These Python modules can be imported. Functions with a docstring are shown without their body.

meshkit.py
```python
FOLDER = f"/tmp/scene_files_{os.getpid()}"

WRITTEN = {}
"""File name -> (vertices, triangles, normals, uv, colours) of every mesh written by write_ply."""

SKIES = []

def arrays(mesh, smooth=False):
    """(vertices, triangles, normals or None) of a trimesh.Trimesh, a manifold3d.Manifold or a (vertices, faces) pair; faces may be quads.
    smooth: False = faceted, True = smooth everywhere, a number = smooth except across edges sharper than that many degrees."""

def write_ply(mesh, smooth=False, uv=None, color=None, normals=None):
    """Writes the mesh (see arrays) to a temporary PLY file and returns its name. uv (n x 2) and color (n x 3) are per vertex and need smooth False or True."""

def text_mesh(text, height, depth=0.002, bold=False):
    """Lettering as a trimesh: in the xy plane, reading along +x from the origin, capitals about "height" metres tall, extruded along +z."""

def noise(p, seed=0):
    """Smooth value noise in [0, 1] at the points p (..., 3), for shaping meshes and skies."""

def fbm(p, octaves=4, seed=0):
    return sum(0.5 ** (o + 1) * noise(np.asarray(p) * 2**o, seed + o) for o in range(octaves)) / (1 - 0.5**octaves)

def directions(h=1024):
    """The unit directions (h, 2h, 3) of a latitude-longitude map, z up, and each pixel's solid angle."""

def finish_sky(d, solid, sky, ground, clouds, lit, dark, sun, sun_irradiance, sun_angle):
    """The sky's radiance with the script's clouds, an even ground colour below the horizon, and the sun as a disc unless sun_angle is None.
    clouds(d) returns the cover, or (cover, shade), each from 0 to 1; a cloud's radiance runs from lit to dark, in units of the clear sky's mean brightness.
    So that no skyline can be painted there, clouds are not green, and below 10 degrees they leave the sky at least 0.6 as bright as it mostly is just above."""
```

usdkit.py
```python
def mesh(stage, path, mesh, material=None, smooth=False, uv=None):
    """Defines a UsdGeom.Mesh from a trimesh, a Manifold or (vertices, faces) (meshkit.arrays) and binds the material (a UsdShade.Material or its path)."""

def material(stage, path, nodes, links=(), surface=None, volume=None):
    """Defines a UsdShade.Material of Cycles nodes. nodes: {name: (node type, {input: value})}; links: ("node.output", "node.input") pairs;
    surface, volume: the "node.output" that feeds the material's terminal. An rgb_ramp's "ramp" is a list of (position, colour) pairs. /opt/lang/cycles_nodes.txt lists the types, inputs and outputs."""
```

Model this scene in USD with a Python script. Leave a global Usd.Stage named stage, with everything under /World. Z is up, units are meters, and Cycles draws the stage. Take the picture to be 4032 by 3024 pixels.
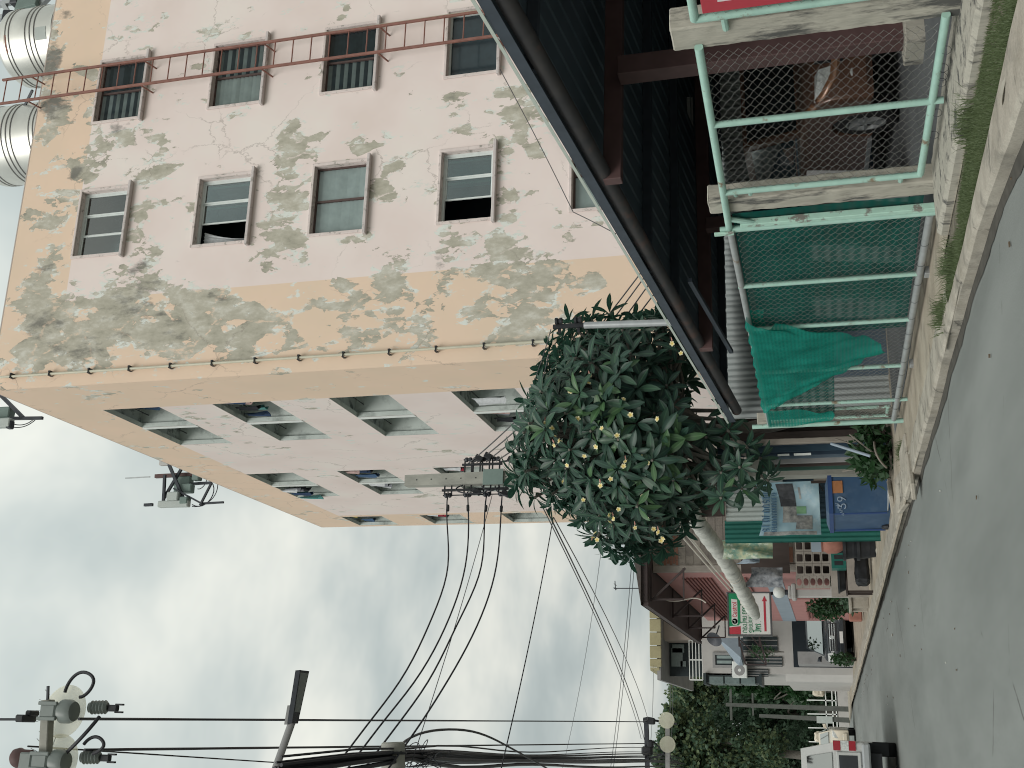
import math, random
import numpy as np, trimesh, usdkit, meshkit
from shapely.geometry import Polygon, box as sbox, Point
from shapely import affinity
from pxr import Usd, UsdGeom, UsdLux, UsdShade, Gf, Sdf, Vt

stage = Usd.Stage.CreateInMemory()
UsdGeom.SetStageUpAxis(stage, UsdGeom.Tokens.z)
UsdGeom.SetStageMetersPerUnit(stage, 1.0)
world = UsdGeom.Xform.Define(stage, '/World')
stage.SetDefaultPrim(world.GetPrim())
PI = math.pi

# ------------------------------------------------------------------ camera (a phone held sideways: the picture lies on its side)
F_PX, PITCH, ROLL, YAW, EYE = 4456.58, 0.2629, -0.05385, 0.3074, 1.15
def axes():
    cy, sy, cp, sp = math.cos(YAW), math.sin(YAW), math.cos(PITCH), math.sin(PITCH)
    f = np.array([sy * cp, cy * cp, sp]); r = np.array([cy, -sy, 0.0]); u = np.cross(r, f)
    c, s = math.cos(ROLL), math.sin(ROLL)
    return f, c * r + s * u, -s * r + c * u
FW, RT, UP = axes()
EYEP = np.array([0, 0, EYE])
cam = UsdGeom.Camera.Define(stage, '/World/camera')
mat = Gf.Matrix4d(*[float(v) for v in (*(-UP), 0, *RT, 0, *(-FW), 0, *EYEP, 1)])
cam.AddTransformOp().Set(mat)
cam.CreateHorizontalApertureAttr(36.0); cam.CreateVerticalApertureAttr(27.0)
cam.CreateFocalLengthAttr(36.0 * F_PX / 4032)
cam.CreateClippingRangeAttr(Gf.Vec2f(0.05, 3000))
cam.CreateExposureAttr(EXPO := 0.3)

# ------------------------------------------------------------------ sky and sun (bright overcast)
SUN_EL, SUN_AZ = math.radians(40), math.radians(214)     # direction towards the sun: behind the camera, over its left shoulder
sun_dir = np.array([math.sin(SUN_AZ) * math.cos(SUN_EL), math.cos(SUN_AZ) * math.cos(SUN_EL), math.sin(SUN_EL)])
sky_mat = usdkit.material(stage, '/World/Looks/overcast_sky', {
    'tc': ('texture_coordinate', {}),
    'sep': ('separate_xyz', {}),
    'zz': ('math', {'math_type': 'add', 'value2': 0.22}),
    'zc': ('math', {'math_type': 'maximum', 'value2': 0.12}),
    'px': ('math', {'math_type': 'divide'}), 'py': ('math', {'math_type': 'divide'}),
    'cmb': ('combine_xyz', {'z': 0.37}),
    'n1': ('noise_texture', {'scale': 2.6, 'detail': 5.0, 'roughness': 0.5, 'distortion': 0.15}),
    'n2': ('noise_texture', {'scale': 0.55, 'detail': 3.0, 'roughness': 0.5}),
    'mixn': ('math', {'math_type': 'multiply_add', 'value2': 0.62}),
    'half': ('math', {'math_type': 'multiply', 'value2': 0.38}),
    'rc': ('rgb_ramp', {'ramp': [(0.0, (3.0, 3.4, 3.36)), (0.4, (3.35, 3.78, 3.7)), (0.46, (3.85, 4.28, 4.16)), (0.5, (4.4, 4.76, 4.56)), (0.55, (5.4, 5.6, 5.22)), (0.61, (6.5, 6.55, 5.95)), (1.0, (7.2, 7.3, 6.7))]}),
    'zr': ('map_range', {'from_min': 0.0, 'from_max': 1.0, 'to_min': 0.84, 'to_max': 1.55, 'clamp': True}),
    'mul': ('mix_color', {'blend_type': 'multiply', 'fac': 1.0, 'use_clamp': False}),
    'zcol': ('combine_color', {}),
    'sky': ('sky_texture', {'sky_type': 'single_scattering', 'sun_disc': False, 'sun_elevation': SUN_EL, 'sun_rotation': SUN_AZ, 'aerosol_density': 2.0}),
    'cov': ('mix_color', {'blend_type': 'mix', 'fac': 0.96, 'use_clamp': False}),
    'bg': ('background_shader', {'strength': 0.1})},
    [('tc.generated', 'sep.vector'), ('sep.z', 'zz.value1'), ('zz.value', 'zc.value1'),
     ('sep.x', 'px.value1'), ('zc.value', 'px.value2'), ('sep.y', 'py.value1'), ('zc.value', 'py.value2'),
     ('px.value', 'cmb.x'), ('py.value', 'cmb.y'), ('cmb.vector', 'n1.vector'), ('cmb.vector', 'n2.vector'),
     ('n2.fac', 'half.value1'), ('n1.fac', 'mixn.value1'), ('half.value', 'mixn.value3'), ('mixn.value', 'rc.fac'),
     ('sep.z', 'zr.value'), ('zr.result', 'zcol.r'), ('zr.result', 'zcol.g'), ('zr.result', 'zcol.b'),
     ('rc.color', 'mul.a'), ('zcol.color', 'mul.b'), ('sky.color', 'cov.a'), ('mul.result', 'cov.b'), ('cov.result', 'bg.color')],
    surface='bg.background')
dome = UsdLux.DomeLight.Define(stage, '/World/sky')
dome.CreateIntensityAttr(1.0)
UsdShade.MaterialBindingAPI.Apply(dome.GetPrim()).Bind(sky_mat)
dome.GetPrim().SetCustomDataByKey('kind', 'structure'); dome.GetPrim().SetCustomDataByKey('label', 'bright grey overcast sky'); dome.GetPrim().SetCustomDataByKey('category', 'sky')
sun = UsdLux.DistantLight.Define(stage, '/World/sun')
sun.CreateIntensityAttr(0.4); sun.CreateAngleAttr(35.0); sun.CreateNormalizeAttr(True); sun.CreateColorAttr(Gf.Vec3f(1.0, 0.97, 0.92))
zx = -(-sun_dir); ax = np.cross([0, 0, 1.0], zx); ax /= np.linalg.norm(ax); ay = np.cross(zx, ax)
sun.AddTransformOp().Set(Gf.Matrix4d(*[float(v) for v in (*ax, 0, *ay, 0, *zx, 0, 0, 0, 60, 1)]))

# ------------------------------------------------------------------ helpers
def ray(x, y):
    x, y = x * 1.82278, y * 1.82278
    return FW + (3024 - y - 1512) / F_PX * RT - (x - 2016) / F_PX * UP
def hit(d, n, c):
    n = np.asarray(n, float); return EYEP + (c - n @ EYEP) / (n @ d) * d
def atY(x, y, Y): return hit(ray(x, y), (0, 1, 0), Y)
def atX(x, y, X): return hit(ray(x, y), (1, 0, 0), X)
def atZ(x, y, Z): return hit(ray(x, y), (0, 0, 1), Z)
FA = -0.04495
FD = np.array([math.sin(FA), math.cos(FA), 0]); FN = np.array([math.cos(FA), -math.sin(FA), 0])
def atN(x, y, n): return hit(ray(x, y), FN, n)
def FP(s, n, z): return s * FD + n * FN + np.array([0, 0, z])     # along the fence, away from the road, up
def gz(Y): return 0.01 * np.clip(np.asarray(Y, float) - 14, 0, 38)

counts = {}
def numbered(parent, name):
    k = (parent, name); c = counts.get(k, 0); counts[k] = c + 1
    return f'{parent}/{name}' if c == 0 else f'{parent}/{name}_{c:03d}'
def path_of(p): return '/World' if p is None else str(p.GetPath())
def tag(p, label=None, cat=None, group=None, kind=None):
    for k, v in (('label', label), ('category', cat), ('group', group), ('kind', kind)):
        if v: p.SetCustomDataByKey(k, v)
    return p
def thing(name, label, cat, loc=(0, 0, 0), rz=0.0, group=None, kind=None):
    x = UsdGeom.Xform.Define(stage, numbered('/World', name))
    if np.any(np.asarray(loc)): x.AddTranslateOp().Set(Gf.Vec3d(*map(float, loc)))
    if rz: x.AddRotateZOp().Set(math.degrees(rz))
    return tag(x.GetPrim(), label, cat, group, kind)
def obj(name, mesh, m, parent=None, smooth=False, uv=None, pv=None, label=None, cat=None, group=None, kind=None):
    if isinstance(mesh, list): mesh = cat_(mesh)
    g = usdkit.mesh(stage, numbered(path_of(parent), name), mesh, m, smooth=smooth, uv=uv)
    for k, v in (pv or {}).items():
        UsdGeom.PrimvarsAPI(g).CreatePrimvar(k, Sdf.ValueTypeNames.FloatArray, 'vertex').Set(Vt.FloatArray.FromNumpy(np.asarray(v, np.float32)))
    return tag(g.GetPrim(), label, cat, group, kind)
def copy(src, loc, rz, label, group=None):
    x = UsdGeom.Xform.Define(stage, numbered('/World', src.GetName()))
    x.AddTranslateOp().Set(Gf.Vec3d(*map(float, loc)))
    x.AddRotateZOp().Set(math.degrees(rz))
    p = x.GetPrim(); p.GetReferences().AddInternalReference(src.GetPath()); p.SetInstanceable(True)
    return tag(p, label, src.GetCustomDataByKey('category'), group or src.GetCustomDataByKey('group'))

def TM(v, f):
    f = np.asarray(f)
    if f.shape[1] == 4: f = np.vstack([f[:, [0, 1, 2]], f[:, [0, 2, 3]]])
    return trimesh.Trimesh(np.asarray(v, float), f, process=False)
def cat_(ms): return trimesh.util.concatenate([m for m in ms if m is not None])
BOXF = np.array([[0, 3, 2, 1], [4, 5, 6, 7], [0, 1, 5, 4], [1, 2, 6, 5], [2, 3, 7, 6], [3, 0, 4, 7]])
def bx(a, b, c=0.0):
    """box from corner a to corner b, edges chamfered by c"""
    a, b = np.minimum(a, b).astype(float), np.maximum(a, b).astype(float)
    if c <= 0:
        x0, y0, z0 = a; x1, y1, z1 = b
        return TM([(x0, y0, z0), (x1, y0, z0), (x1, y1, z0), (x0, y1, z0), (x0, y0, z1), (x1, y0, z1), (x1, y1, z1), (x0, y1, z1)], BOXF)
    c = min(c, 0.45 * (b - a).min()); pts = []
    for i in range(8):
        s = np.array([(i >> k) & 1 for k in range(3)]); p = np.where(s, b, a); d = np.where(s, -c, c)
        for k in range(3):
            q = p + d; q[k] = p[k]; pts.append(q)
    return trimesh.convex.convex_hull(np.array(pts))
def hull(pts): return trimesh.convex.convex_hull(np.asarray(pts, float))
def cbx(c, size, ch=0.0, rz=0.0, rx=0.0, ry=0.0):
    s = np.asarray(size, float) / 2; m = bx(-s, s, ch)
    if rx: m.apply_transform(trimesh.transformations.rotation_matrix(rx, (1, 0, 0)))
    if ry: m.apply_transform(trimesh.transformations.rotation_matrix(ry, (0, 1, 0)))
    if rz: m.apply_transform(trimesh.transformations.rotation_matrix(rz, (0, 0, 1)))
    m.apply_translation(c); return m
def frame_of(d):
    d = np.asarray(d, float); d = d / np.linalg.norm(d)
    h = np.array([0, 0, 1.0]) if abs(d[2]) < 0.95 else np.array([1.0, 0, 0])
    a = np.cross(h, d); a /= np.linalg.norm(a); return a, np.cross(d, a), d
def bar(p, q, w, h=None, ch=0.0):
    """rectangular bar: w sideways, h upward"""
    p, q = np.asarray(p, float), np.asarray(q, float); h = w if h is None else h
    a, b, d = frame_of(q - p); L = np.linalg.norm(q - p)
    m = bx((-w / 2, -h / 2, 0), (w / 2, h / 2, L), ch)
    T = np.eye(4); T[:3, 0], T[:3, 1], T[:3, 2], T[:3, 3] = a, b, d, p
    m.apply_transform(T); return m
def tube(pts, r, n=8, cap=True):
    p = np.asarray(pts, float); r = np.broadcast_to(r, (len(p),))
    t = np.gradient(p, axis=0); t /= np.linalg.norm(t, axis=1, keepdims=True) + 1e-12
    a0, _, _ = frame_of(t[0]); A = []
    for i in range(len(p)):
        a0 = a0 - (a0 @ t[i]) * t[i]; a0 /= np.linalg.norm(a0) + 1e-12; A.append(a0)
    A = np.array(A); B = np.cross(t, A); an = np.arange(n) * 2 * PI / n
    v = p[:, None] + r[:, None, None] * (np.cos(an)[None, :, None] * A[:, None] + np.sin(an)[None, :, None] * B[:, None])
    i, j = np.meshgrid(np.arange(len(p) - 1), np.arange(n), indexing='ij'); k = (j + 1) % n
    q = np.stack([i * n + j, i * n + k, (i + 1) * n + k, (i + 1) * n + j], -1).reshape(-1, 4)
    f = np.vstack([q[:, [0, 1, 2]], q[:, [0, 2, 3]]]); v = v.reshape(-1, 3)
    if cap:
        m = len(v); v = np.vstack([v, p[:1], p[-1:]]); jj = np.arange(n); e = (len(p) - 1) * n
        f = np.vstack([f, np.stack([np.full(n, m), (jj + 1) % n, jj], 1), np.stack([np.full(n, m + 1), e + jj, e + (jj + 1) % n], 1)])
    return TM(v, f)
def cyl(p, q, r, n=12, r2=None): return tube([p, q], [r, r if r2 is None else r2], n)
def lathe(prof, n=24, loc=(0, 0, 0), axis=None):
    prof = np.asarray(prof, float); an = np.arange(n) * 2 * PI / n
    v = np.stack([prof[:, None, 0] * np.cos(an), prof[:, None, 0] * np.sin(an), np.broadcast_to(prof[:, None, 1], (len(prof), n))], -1).reshape(-1, 3)
    i, j = np.meshgrid(np.arange(len(prof) - 1), np.arange(n), indexing='ij'); k = (j + 1) % n
    m = TM(v, np.stack([i * n + j, i * n + k, (i + 1) * n + k, (i + 1) * n + j], -1).reshape(-1, 4))
    if axis is not None:
        a, b, d = frame_of(axis); T = np.eye(4); T[:3, 0], T[:3, 1], T[:3, 2] = a, b, d; m.apply_transform(T)
    m.apply_translation(loc); return m
def ball(c, r, sub=2, sc=(1, 1, 1)):
    m = trimesh.creation.icosphere(subdivisions=sub, radius=1.0); m.apply_scale(np.asarray(sc) * r); m.apply_translation(c); return m
def grid(P):
    """P (m,n,3) -> sheet, and its uv"""
    m, n = P.shape[:2]; i, j = np.meshgrid(np.arange(m - 1), np.arange(n - 1), indexing='ij')
    q = np.stack([i * n + j, i * n + j + 1, (i + 1) * n + j + 1, (i + 1) * n + j], -1).reshape(-1, 4)
    return TM(P.reshape(-1, 3), q)
def slab(P, off):
    """closed sheet of thickness: P and P+off"""
    m, n = P.shape[:2]; A = grid(P); B = grid(P + off); f = [A.faces, B.faces[:, ::-1] + m * n]
    edge = [i * n for i in range(m)] + [(m - 1) * n + j for j in range(1, n)] + [i * n + n - 1 for i in range(m - 2, -1, -1)] + [j for j in range(n - 2, 0, -1)]
    e = np.array(edge); e2 = np.roll(e, -1)
    f.append(np.stack([e, e2, e2 + m * n], 1)); f.append(np.stack([e, e2 + m * n, e + m * n], 1))
    return TM(np.vstack([A.vertices, B.vertices]), np.vstack(f))
def extrude(poly, O, U, V, depth):
    """shapely polygon in the plane O + u*U + v*V, extruded along U x V"""
    ms = []
    for g in getattr(poly, 'geoms', [poly]):
        if g.is_empty: continue
        m = trimesh.creation.extrude_polygon(g, depth, engine='earcut')
        T = np.eye(4); T[:3, 0], T[:3, 1], T[:3, 2], T[:3, 3] = U, V, np.cross(U, V), O
        m.apply_transform(T); ms.append(m)
    return cat_(ms)
def text(s, h, O, U, V, depth=0.004, bold=True, center=True, squash=1.0):
    m = meshkit.text_mesh(s, h, depth, bold); m.apply_scale((squash, 1, 1)); b = m.bounds
    if center: m.apply_translation((-(b[0][0] + b[1][0]) / 2, -(b[0][1] + b[1][1]) / 2, 0))
    T = np.eye(4); T[:3, 0], T[:3, 1], T[:3, 2], T[:3, 3] = U, V, np.cross(U, V), O
    m.apply_transform(T); return m
def sag(p, q, s, n=16):
    t = np.linspace(0, 1, n)[:, None]; P = np.asarray(p, float) * (1 - t) + np.asarray(q, float) * t
    P[:, 2] -= s * 4 * (t * (1 - t))[:, 0]; return P
def spline(pts, n=24):
    from scipy.interpolate import CubicSpline
    p = np.asarray(pts, float); d = np.r_[0, np.cumsum(np.linalg.norm(np.diff(p, axis=0), axis=1))]
    return CubicSpline(d, p)(np.linspace(0, d[-1], n))
X_, Y_, Z_ = np.eye(3)

# ------------------------------------------------------------------ materials
def MT(name, col, rough=0.7, var=0.25, scale=6.0, col2=None, bump=0.0, bscale=40.0, metal=0.0, spec=0.4, stretch=(1, 1, 1), dirt=None, dirt_scale=1.5, dirt_lo=0.55, dirt_hi=0.72, coat=0.0):
    """painted or raw surface: base colour with uneven tone, optional second colour in blotches (dirt), fine relief"""
    col = np.array(col, float); c2 = np.array(col2, float) if col2 is not None else col * (1 - var)
    N = {'tc': ('texture_coordinate', {}), 'mp': ('mapping', {'scale': stretch}),
         'n': ('noise_texture', {'scale': scale, 'detail': 5.0, 'roughness': 0.6}),
         'r': ('rgb_ramp', {'ramp': [(0.3, tuple(c2)), (0.68, tuple(col))]}),
         'p': ('principled_bsdf', {'roughness': rough, 'metallic': metal, 'specular_ior_level': spec, 'coat_weight': coat})}
    L = [('tc.object', 'mp.vector'), ('mp.vector', 'n.vector'), ('n.fac', 'r.fac')]
    out = 'r.color'
    if dirt is not None:
        N['dn'] = ('noise_texture', {'scale': dirt_scale, 'detail': 8.0, 'roughness': 0.68})
        N['dr'] = ('map_range', {'from_min': dirt_lo, 'from_max': dirt_hi, 'clamp': True})
        N['dm'] = ('mix_color', {'b': tuple(dirt)})
        L += [('mp.vector', 'dn.vector'), ('dn.fac', 'dr.value'), ('dr.result', 'dm.fac'), (out, 'dm.a')]; out = 'dm.result'
    L.append((out, 'p.base_color'))
    if bump:
        N['bn'] = ('noise_texture', {'scale': bscale, 'detail': 4.0}); N['b'] = ('bump', {'strength': bump, 'distance': 0.01})
        L += [('mp.vector', 'bn.vector'), ('bn.fac', 'b.height'), ('b.normal', 'p.normal')]
    return usdkit.material(stage, '/World/Looks/' + name, N, L, surface='p.BSDF')

M = {}
M['asphalt'] = usdkit.material(stage, '/World/Looks/asphalt', {
    'tc': ('texture_coordinate', {}), 'mp': ('mapping', {'scale': (1, 0.2, 1)}),
    'a': ('noise_texture', {'scale': 0.9, 'detail': 6.0, 'roughness': 0.6}), 'ra': ('rgb_ramp', {'ramp': [(0.3, (0.16, 0.173, 0.165)), (0.5, (0.198, 0.212, 0.203)), (0.7, (0.232, 0.246, 0.236))]}),
    'b': ('noise_texture', {'scale': 95.0, 'detail': 5.0, 'roughness': 0.75}), 'rb': ('map_range', {'from_min': 0.25, 'from_max': 0.75, 'to_min': 0.8, 'to_max': 1.2}), 'cb': ('combine_color', {}), 'm': ('mix_color', {'blend_type': 'multiply', 'fac': 1.0}),
    's': ('noise_texture', {'scale': 0.8, 'detail': 7.0, 'roughness': 0.65}), 'rs': ('map_range', {'from_min': 0.55, 'from_max': 0.8, 'to_max': 0.55, 'clamp': True}), 'ms': ('mix_color', {'b': (0.1, 0.105, 0.1)}),
    'cv': ('mix_vector', {'fac': 0.2}), 'v': ('voronoi_texture', {'feature': 'distance_to_edge', 'scale': 0.35}), 'rv': ('map_range', {'from_min': 0.0, 'from_max': 0.006, 'to_min': 0.8, 'to_max': 0.0, 'clamp': True}), 'rn': ('map_range', {'from_min': 0.5, 'from_max': 0.56, 'clamp': True}), 'vm': ('math', {'math_type': 'multiply'}), 'mc': ('mix_color', {'b': (0.05, 0.048, 0.042)}),
    'bp': ('bump', {'strength': 0.5, 'distance': 0.006}), 'p': ('principled_bsdf', {'roughness': 0.85, 'specular_ior_level': 0.3})},
    [('tc.object', 'mp.vector'), ('mp.vector', 'a.vector'), ('a.fac', 'ra.fac'), ('tc.object', 'b.vector'), ('b.fac', 'rb.value'), ('rb.result', 'cb.r'), ('rb.result', 'cb.g'), ('rb.result', 'cb.b'), ('ra.color', 'm.a'), ('cb.color', 'm.b'),
     ('mp.vector', 's.vector'), ('s.fac', 'rs.value'), ('rs.result', 'ms.fac'), ('m.result', 'ms.a'), ('tc.object', 'cv.a'), ('s.color', 'cv.b'), ('cv.result', 'v.vector'), ('v.distance', 'rv.value'), ('s.fac', 'rn.value'), ('rv.result', 'vm.value1'), ('rn.result', 'vm.value2'), ('vm.value', 'mc.fac'), ('ms.result', 'mc.a'), ('mc.result', 'p.base_color'), ('b.fac', 'bp.height'), ('bp.normal', 'p.normal')], surface='p.BSDF')
M['pavement'] = usdkit.material(stage, '/World/Looks/old_concrete', {
    'tc': ('texture_coordinate', {}), 'mp': ('mapping', {'scale': (1, 1, 1)}),
    'a': ('noise_texture', {'scale': 1.6, 'detail': 6.0, 'roughness': 0.6}), 'ra': ('rgb_ramp', {'ramp': [(0.3, (0.27, 0.235, 0.185)), (0.5, (0.36, 0.315, 0.25)), (0.7, (0.43, 0.385, 0.315))]}),
    'b': ('noise_texture', {'scale': 45.0, 'detail': 5.0, 'roughness': 0.75}), 'rb': ('map_range', {'from_min': 0.25, 'from_max': 0.75, 'to_min': 0.8, 'to_max': 1.2}), 'cb': ('combine_color', {}), 'm': ('mix_color', {'blend_type': 'multiply', 'fac': 1.0}),
    's': ('noise_texture', {'scale': 2.6, 'detail': 7.0, 'roughness': 0.65}), 'rs': ('map_range', {'from_min': 0.5, 'from_max': 0.75, 'to_max': 0.75, 'clamp': True}), 'ms': ('mix_color', {'b': (0.16, 0.145, 0.12)}),
    'cv': ('mix_vector', {'fac': 0.2}), 'v': ('voronoi_texture', {'feature': 'distance_to_edge', 'scale': 0.9}), 'rv': ('map_range', {'from_min': 0.0, 'from_max': 0.014, 'to_min': 0.8, 'to_max': 0.0, 'clamp': True}), 'rn': ('map_range', {'from_min': 0.5, 'from_max': 0.56, 'clamp': True}), 'vm': ('math', {'math_type': 'multiply'}), 'mc': ('mix_color', {'b': (0.05, 0.048, 0.042)}),
    'bp': ('bump', {'strength': 0.5, 'distance': 0.006}), 'p': ('principled_bsdf', {'roughness': 0.85, 'specular_ior_level': 0.3})},
    [('tc.object', 'mp.vector'), ('mp.vector', 'a.vector'), ('a.fac', 'ra.fac'), ('tc.object', 'b.vector'), ('b.fac', 'rb.value'), ('rb.result', 'cb.r'), ('rb.result', 'cb.g'), ('rb.result', 'cb.b'), ('ra.color', 'm.a'), ('cb.color', 'm.b'),
     ('mp.vector', 's.vector'), ('s.fac', 'rs.value'), ('rs.result', 'ms.fac'), ('m.result', 'ms.a'), ('tc.object', 'cv.a'), ('s.color', 'cv.b'), ('cv.result', 'v.vector'), ('v.distance', 'rv.value'), ('s.fac', 'rn.value'), ('rv.result', 'vm.value1'), ('rn.result', 'vm.value2'), ('vm.value', 'mc.fac'), ('ms.result', 'mc.a'), ('mc.result', 'p.base_color'), ('b.fac', 'bp.height'), ('bp.normal', 'p.normal')], surface='p.BSDF')
M['kerb'] = usdkit.material(stage, '/World/Looks/kerb_concrete', {
    'tc': ('texture_coordinate', {}), 'mp': ('mapping', {'scale': (1, 1, 1)}),
    'a': ('noise_texture', {'scale': 3.0, 'detail': 6.0, 'roughness': 0.6}), 'ra': ('rgb_ramp', {'ramp': [(0.3, (0.29, 0.265, 0.22)), (0.5, (0.37, 0.34, 0.29)), (0.7, (0.44, 0.41, 0.35))]}),
    'b': ('noise_texture', {'scale': 60.0, 'detail': 5.0, 'roughness': 0.75}), 'rb': ('map_range', {'from_min': 0.25, 'from_max': 0.75, 'to_min': 0.8, 'to_max': 1.2}), 'cb': ('combine_color', {}), 'm': ('mix_color', {'blend_type': 'multiply', 'fac': 1.0}),
    's': ('noise_texture', {'scale': 4.0, 'detail': 7.0, 'roughness': 0.65}), 'rs': ('map_range', {'from_min': 0.5, 'from_max': 0.72, 'to_max': 0.8, 'clamp': True}), 'ms': ('mix_color', {'b': (0.13, 0.125, 0.11)}),
    'cv': ('mix_vector', {'fac': 0.2}), 'v': ('voronoi_texture', {'feature': 'distance_to_edge', 'scale': 1.3}), 'rv': ('map_range', {'from_min': 0.0, 'from_max': 0.016, 'to_min': 0.8, 'to_max': 0.0, 'clamp': True}), 'rn': ('map_range', {'from_min': 0.5, 'from_max': 0.56, 'clamp': True}), 'vm': ('math', {'math_type': 'multiply'}), 'mc': ('mix_color', {'b': (0.05, 0.048, 0.042)}),
    'bp': ('bump', {'strength': 0.5, 'distance': 0.006}), 'p': ('principled_bsdf', {'roughness': 0.85, 'specular_ior_level': 0.3})},
    [('tc.object', 'mp.vector'), ('mp.vector', 'a.vector'), ('a.fac', 'ra.fac'), ('tc.object', 'b.vector'), ('b.fac', 'rb.value'), ('rb.result', 'cb.r'), ('rb.result', 'cb.g'), ('rb.result', 'cb.b'), ('ra.color', 'm.a'), ('cb.color', 'm.b'),
     ('mp.vector', 's.vector'), ('s.fac', 'rs.value'), ('rs.result', 'ms.fac'), ('m.result', 'ms.a'), ('tc.object', 'cv.a'), ('s.color', 'cv.b'), ('cv.result', 'v.vector'), ('v.distance', 'rv.value'), ('s.fac', 'rn.value'), ('rv.result', 'vm.value1'), ('rn.result', 'vm.value2'), ('vm.value', 'mc.fac'), ('ms.result', 'mc.a'), ('mc.result', 'p.base_color'), ('b.fac', 'bp.height'), ('bp.normal', 'p.normal')], surface='p.BSDF')
M['soil'] = MT('dark_soil', (0.2, 0.18, 0.14), 0.95, 0.5, 8, bump=0.6)
M['earth'] = MT('dry_earth', (0.2, 0.18, 0.14), 0.95, 0.4, 0.5, bump=0.4)
M['post'] = MT('weathered_concrete', (0.5, 0.47, 0.4), 0.9, 0.25, 7, (0.3, 0.29, 0.25), 0.5, 45, stretch=(1, 1, 0.22), dirt=(0.085, 0.085, 0.08), dirt_scale=7.0, dirt_lo=0.5, dirt_hi=0.62)
M['pole'] = MT('pole_concrete', (0.36, 0.36, 0.32), 0.85, 0.25, 5, (0.25, 0.25, 0.225), 0.3, 50, stretch=(1, 1, 0.4))
M['mint'] = MT('mint_paint', (0.36, 0.55, 0.475), 0.45, 0.14, 9, (0.29, 0.46, 0.4), 0.1, 30, dirt=(0.2, 0.15, 0.1), dirt_scale=6, dirt_lo=0.6, dirt_hi=0.68)
M['mint_old'] = MT('flaking_mint_paint', (0.42, 0.64, 0.54), 0.6, 0.2, 9, bump=0.2, dirt=(0.2, 0.19, 0.17), dirt_scale=7, dirt_lo=0.52, dirt_hi=0.58)
M['rustpipe'] = MT('grey_pipe', (0.34, 0.36, 0.36), 0.55, 0.25, 8, metal=0.25, dirt=(0.2, 0.12, 0.07), dirt_scale=4, dirt_lo=0.6, dirt_hi=0.7)
M['rust'] = MT('brown_primer', (0.11, 0.062, 0.06), 0.65, 0.3, 5, bump=0.1)
M['rustlight'] = MT('red_oxide_ladder', (0.27, 0.125, 0.1), 0.6, 0.3, 6)
M['wire'] = MT('galvanised_wire', (0.36, 0.36, 0.34), 0.45, 0.35, 30, metal=0.45)
M['galv'] = MT('galvanised_steel', (0.45, 0.47, 0.48), 0.4, 0.2, 6, metal=0.6)
M['darksteel'] = MT('dark_steel', (0.05, 0.055, 0.065), 0.5, 0.3, 8, metal=0.3)
M['black'] = MT('black_rubber', (0.018, 0.02, 0.024), 0.55, 0.3, 20)
M['cable'] = MT('black_cable', (0.022, 0.023, 0.03), 0.5, 0.2, 20)
M['greycable'] = MT('faded_cable', (0.1, 0.1, 0.105), 0.55, 0.4, 7)
M['roofsheet'] = MT('dark_roof_sheet', (0.085, 0.118, 0.145), 0.5, 0.35, 1.2, spec=0.45, dirt=(0.065, 0.09, 0.112), dirt_scale=1.0)
M['roofedge'] = MT('roof_sheet_edge', (0.6, 0.66, 0.6), 0.5, 0.15, 5)
M['purlin'] = MT('dark_purlin', (0.055, 0.07, 0.09), 0.6, 0.3, 5)
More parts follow.
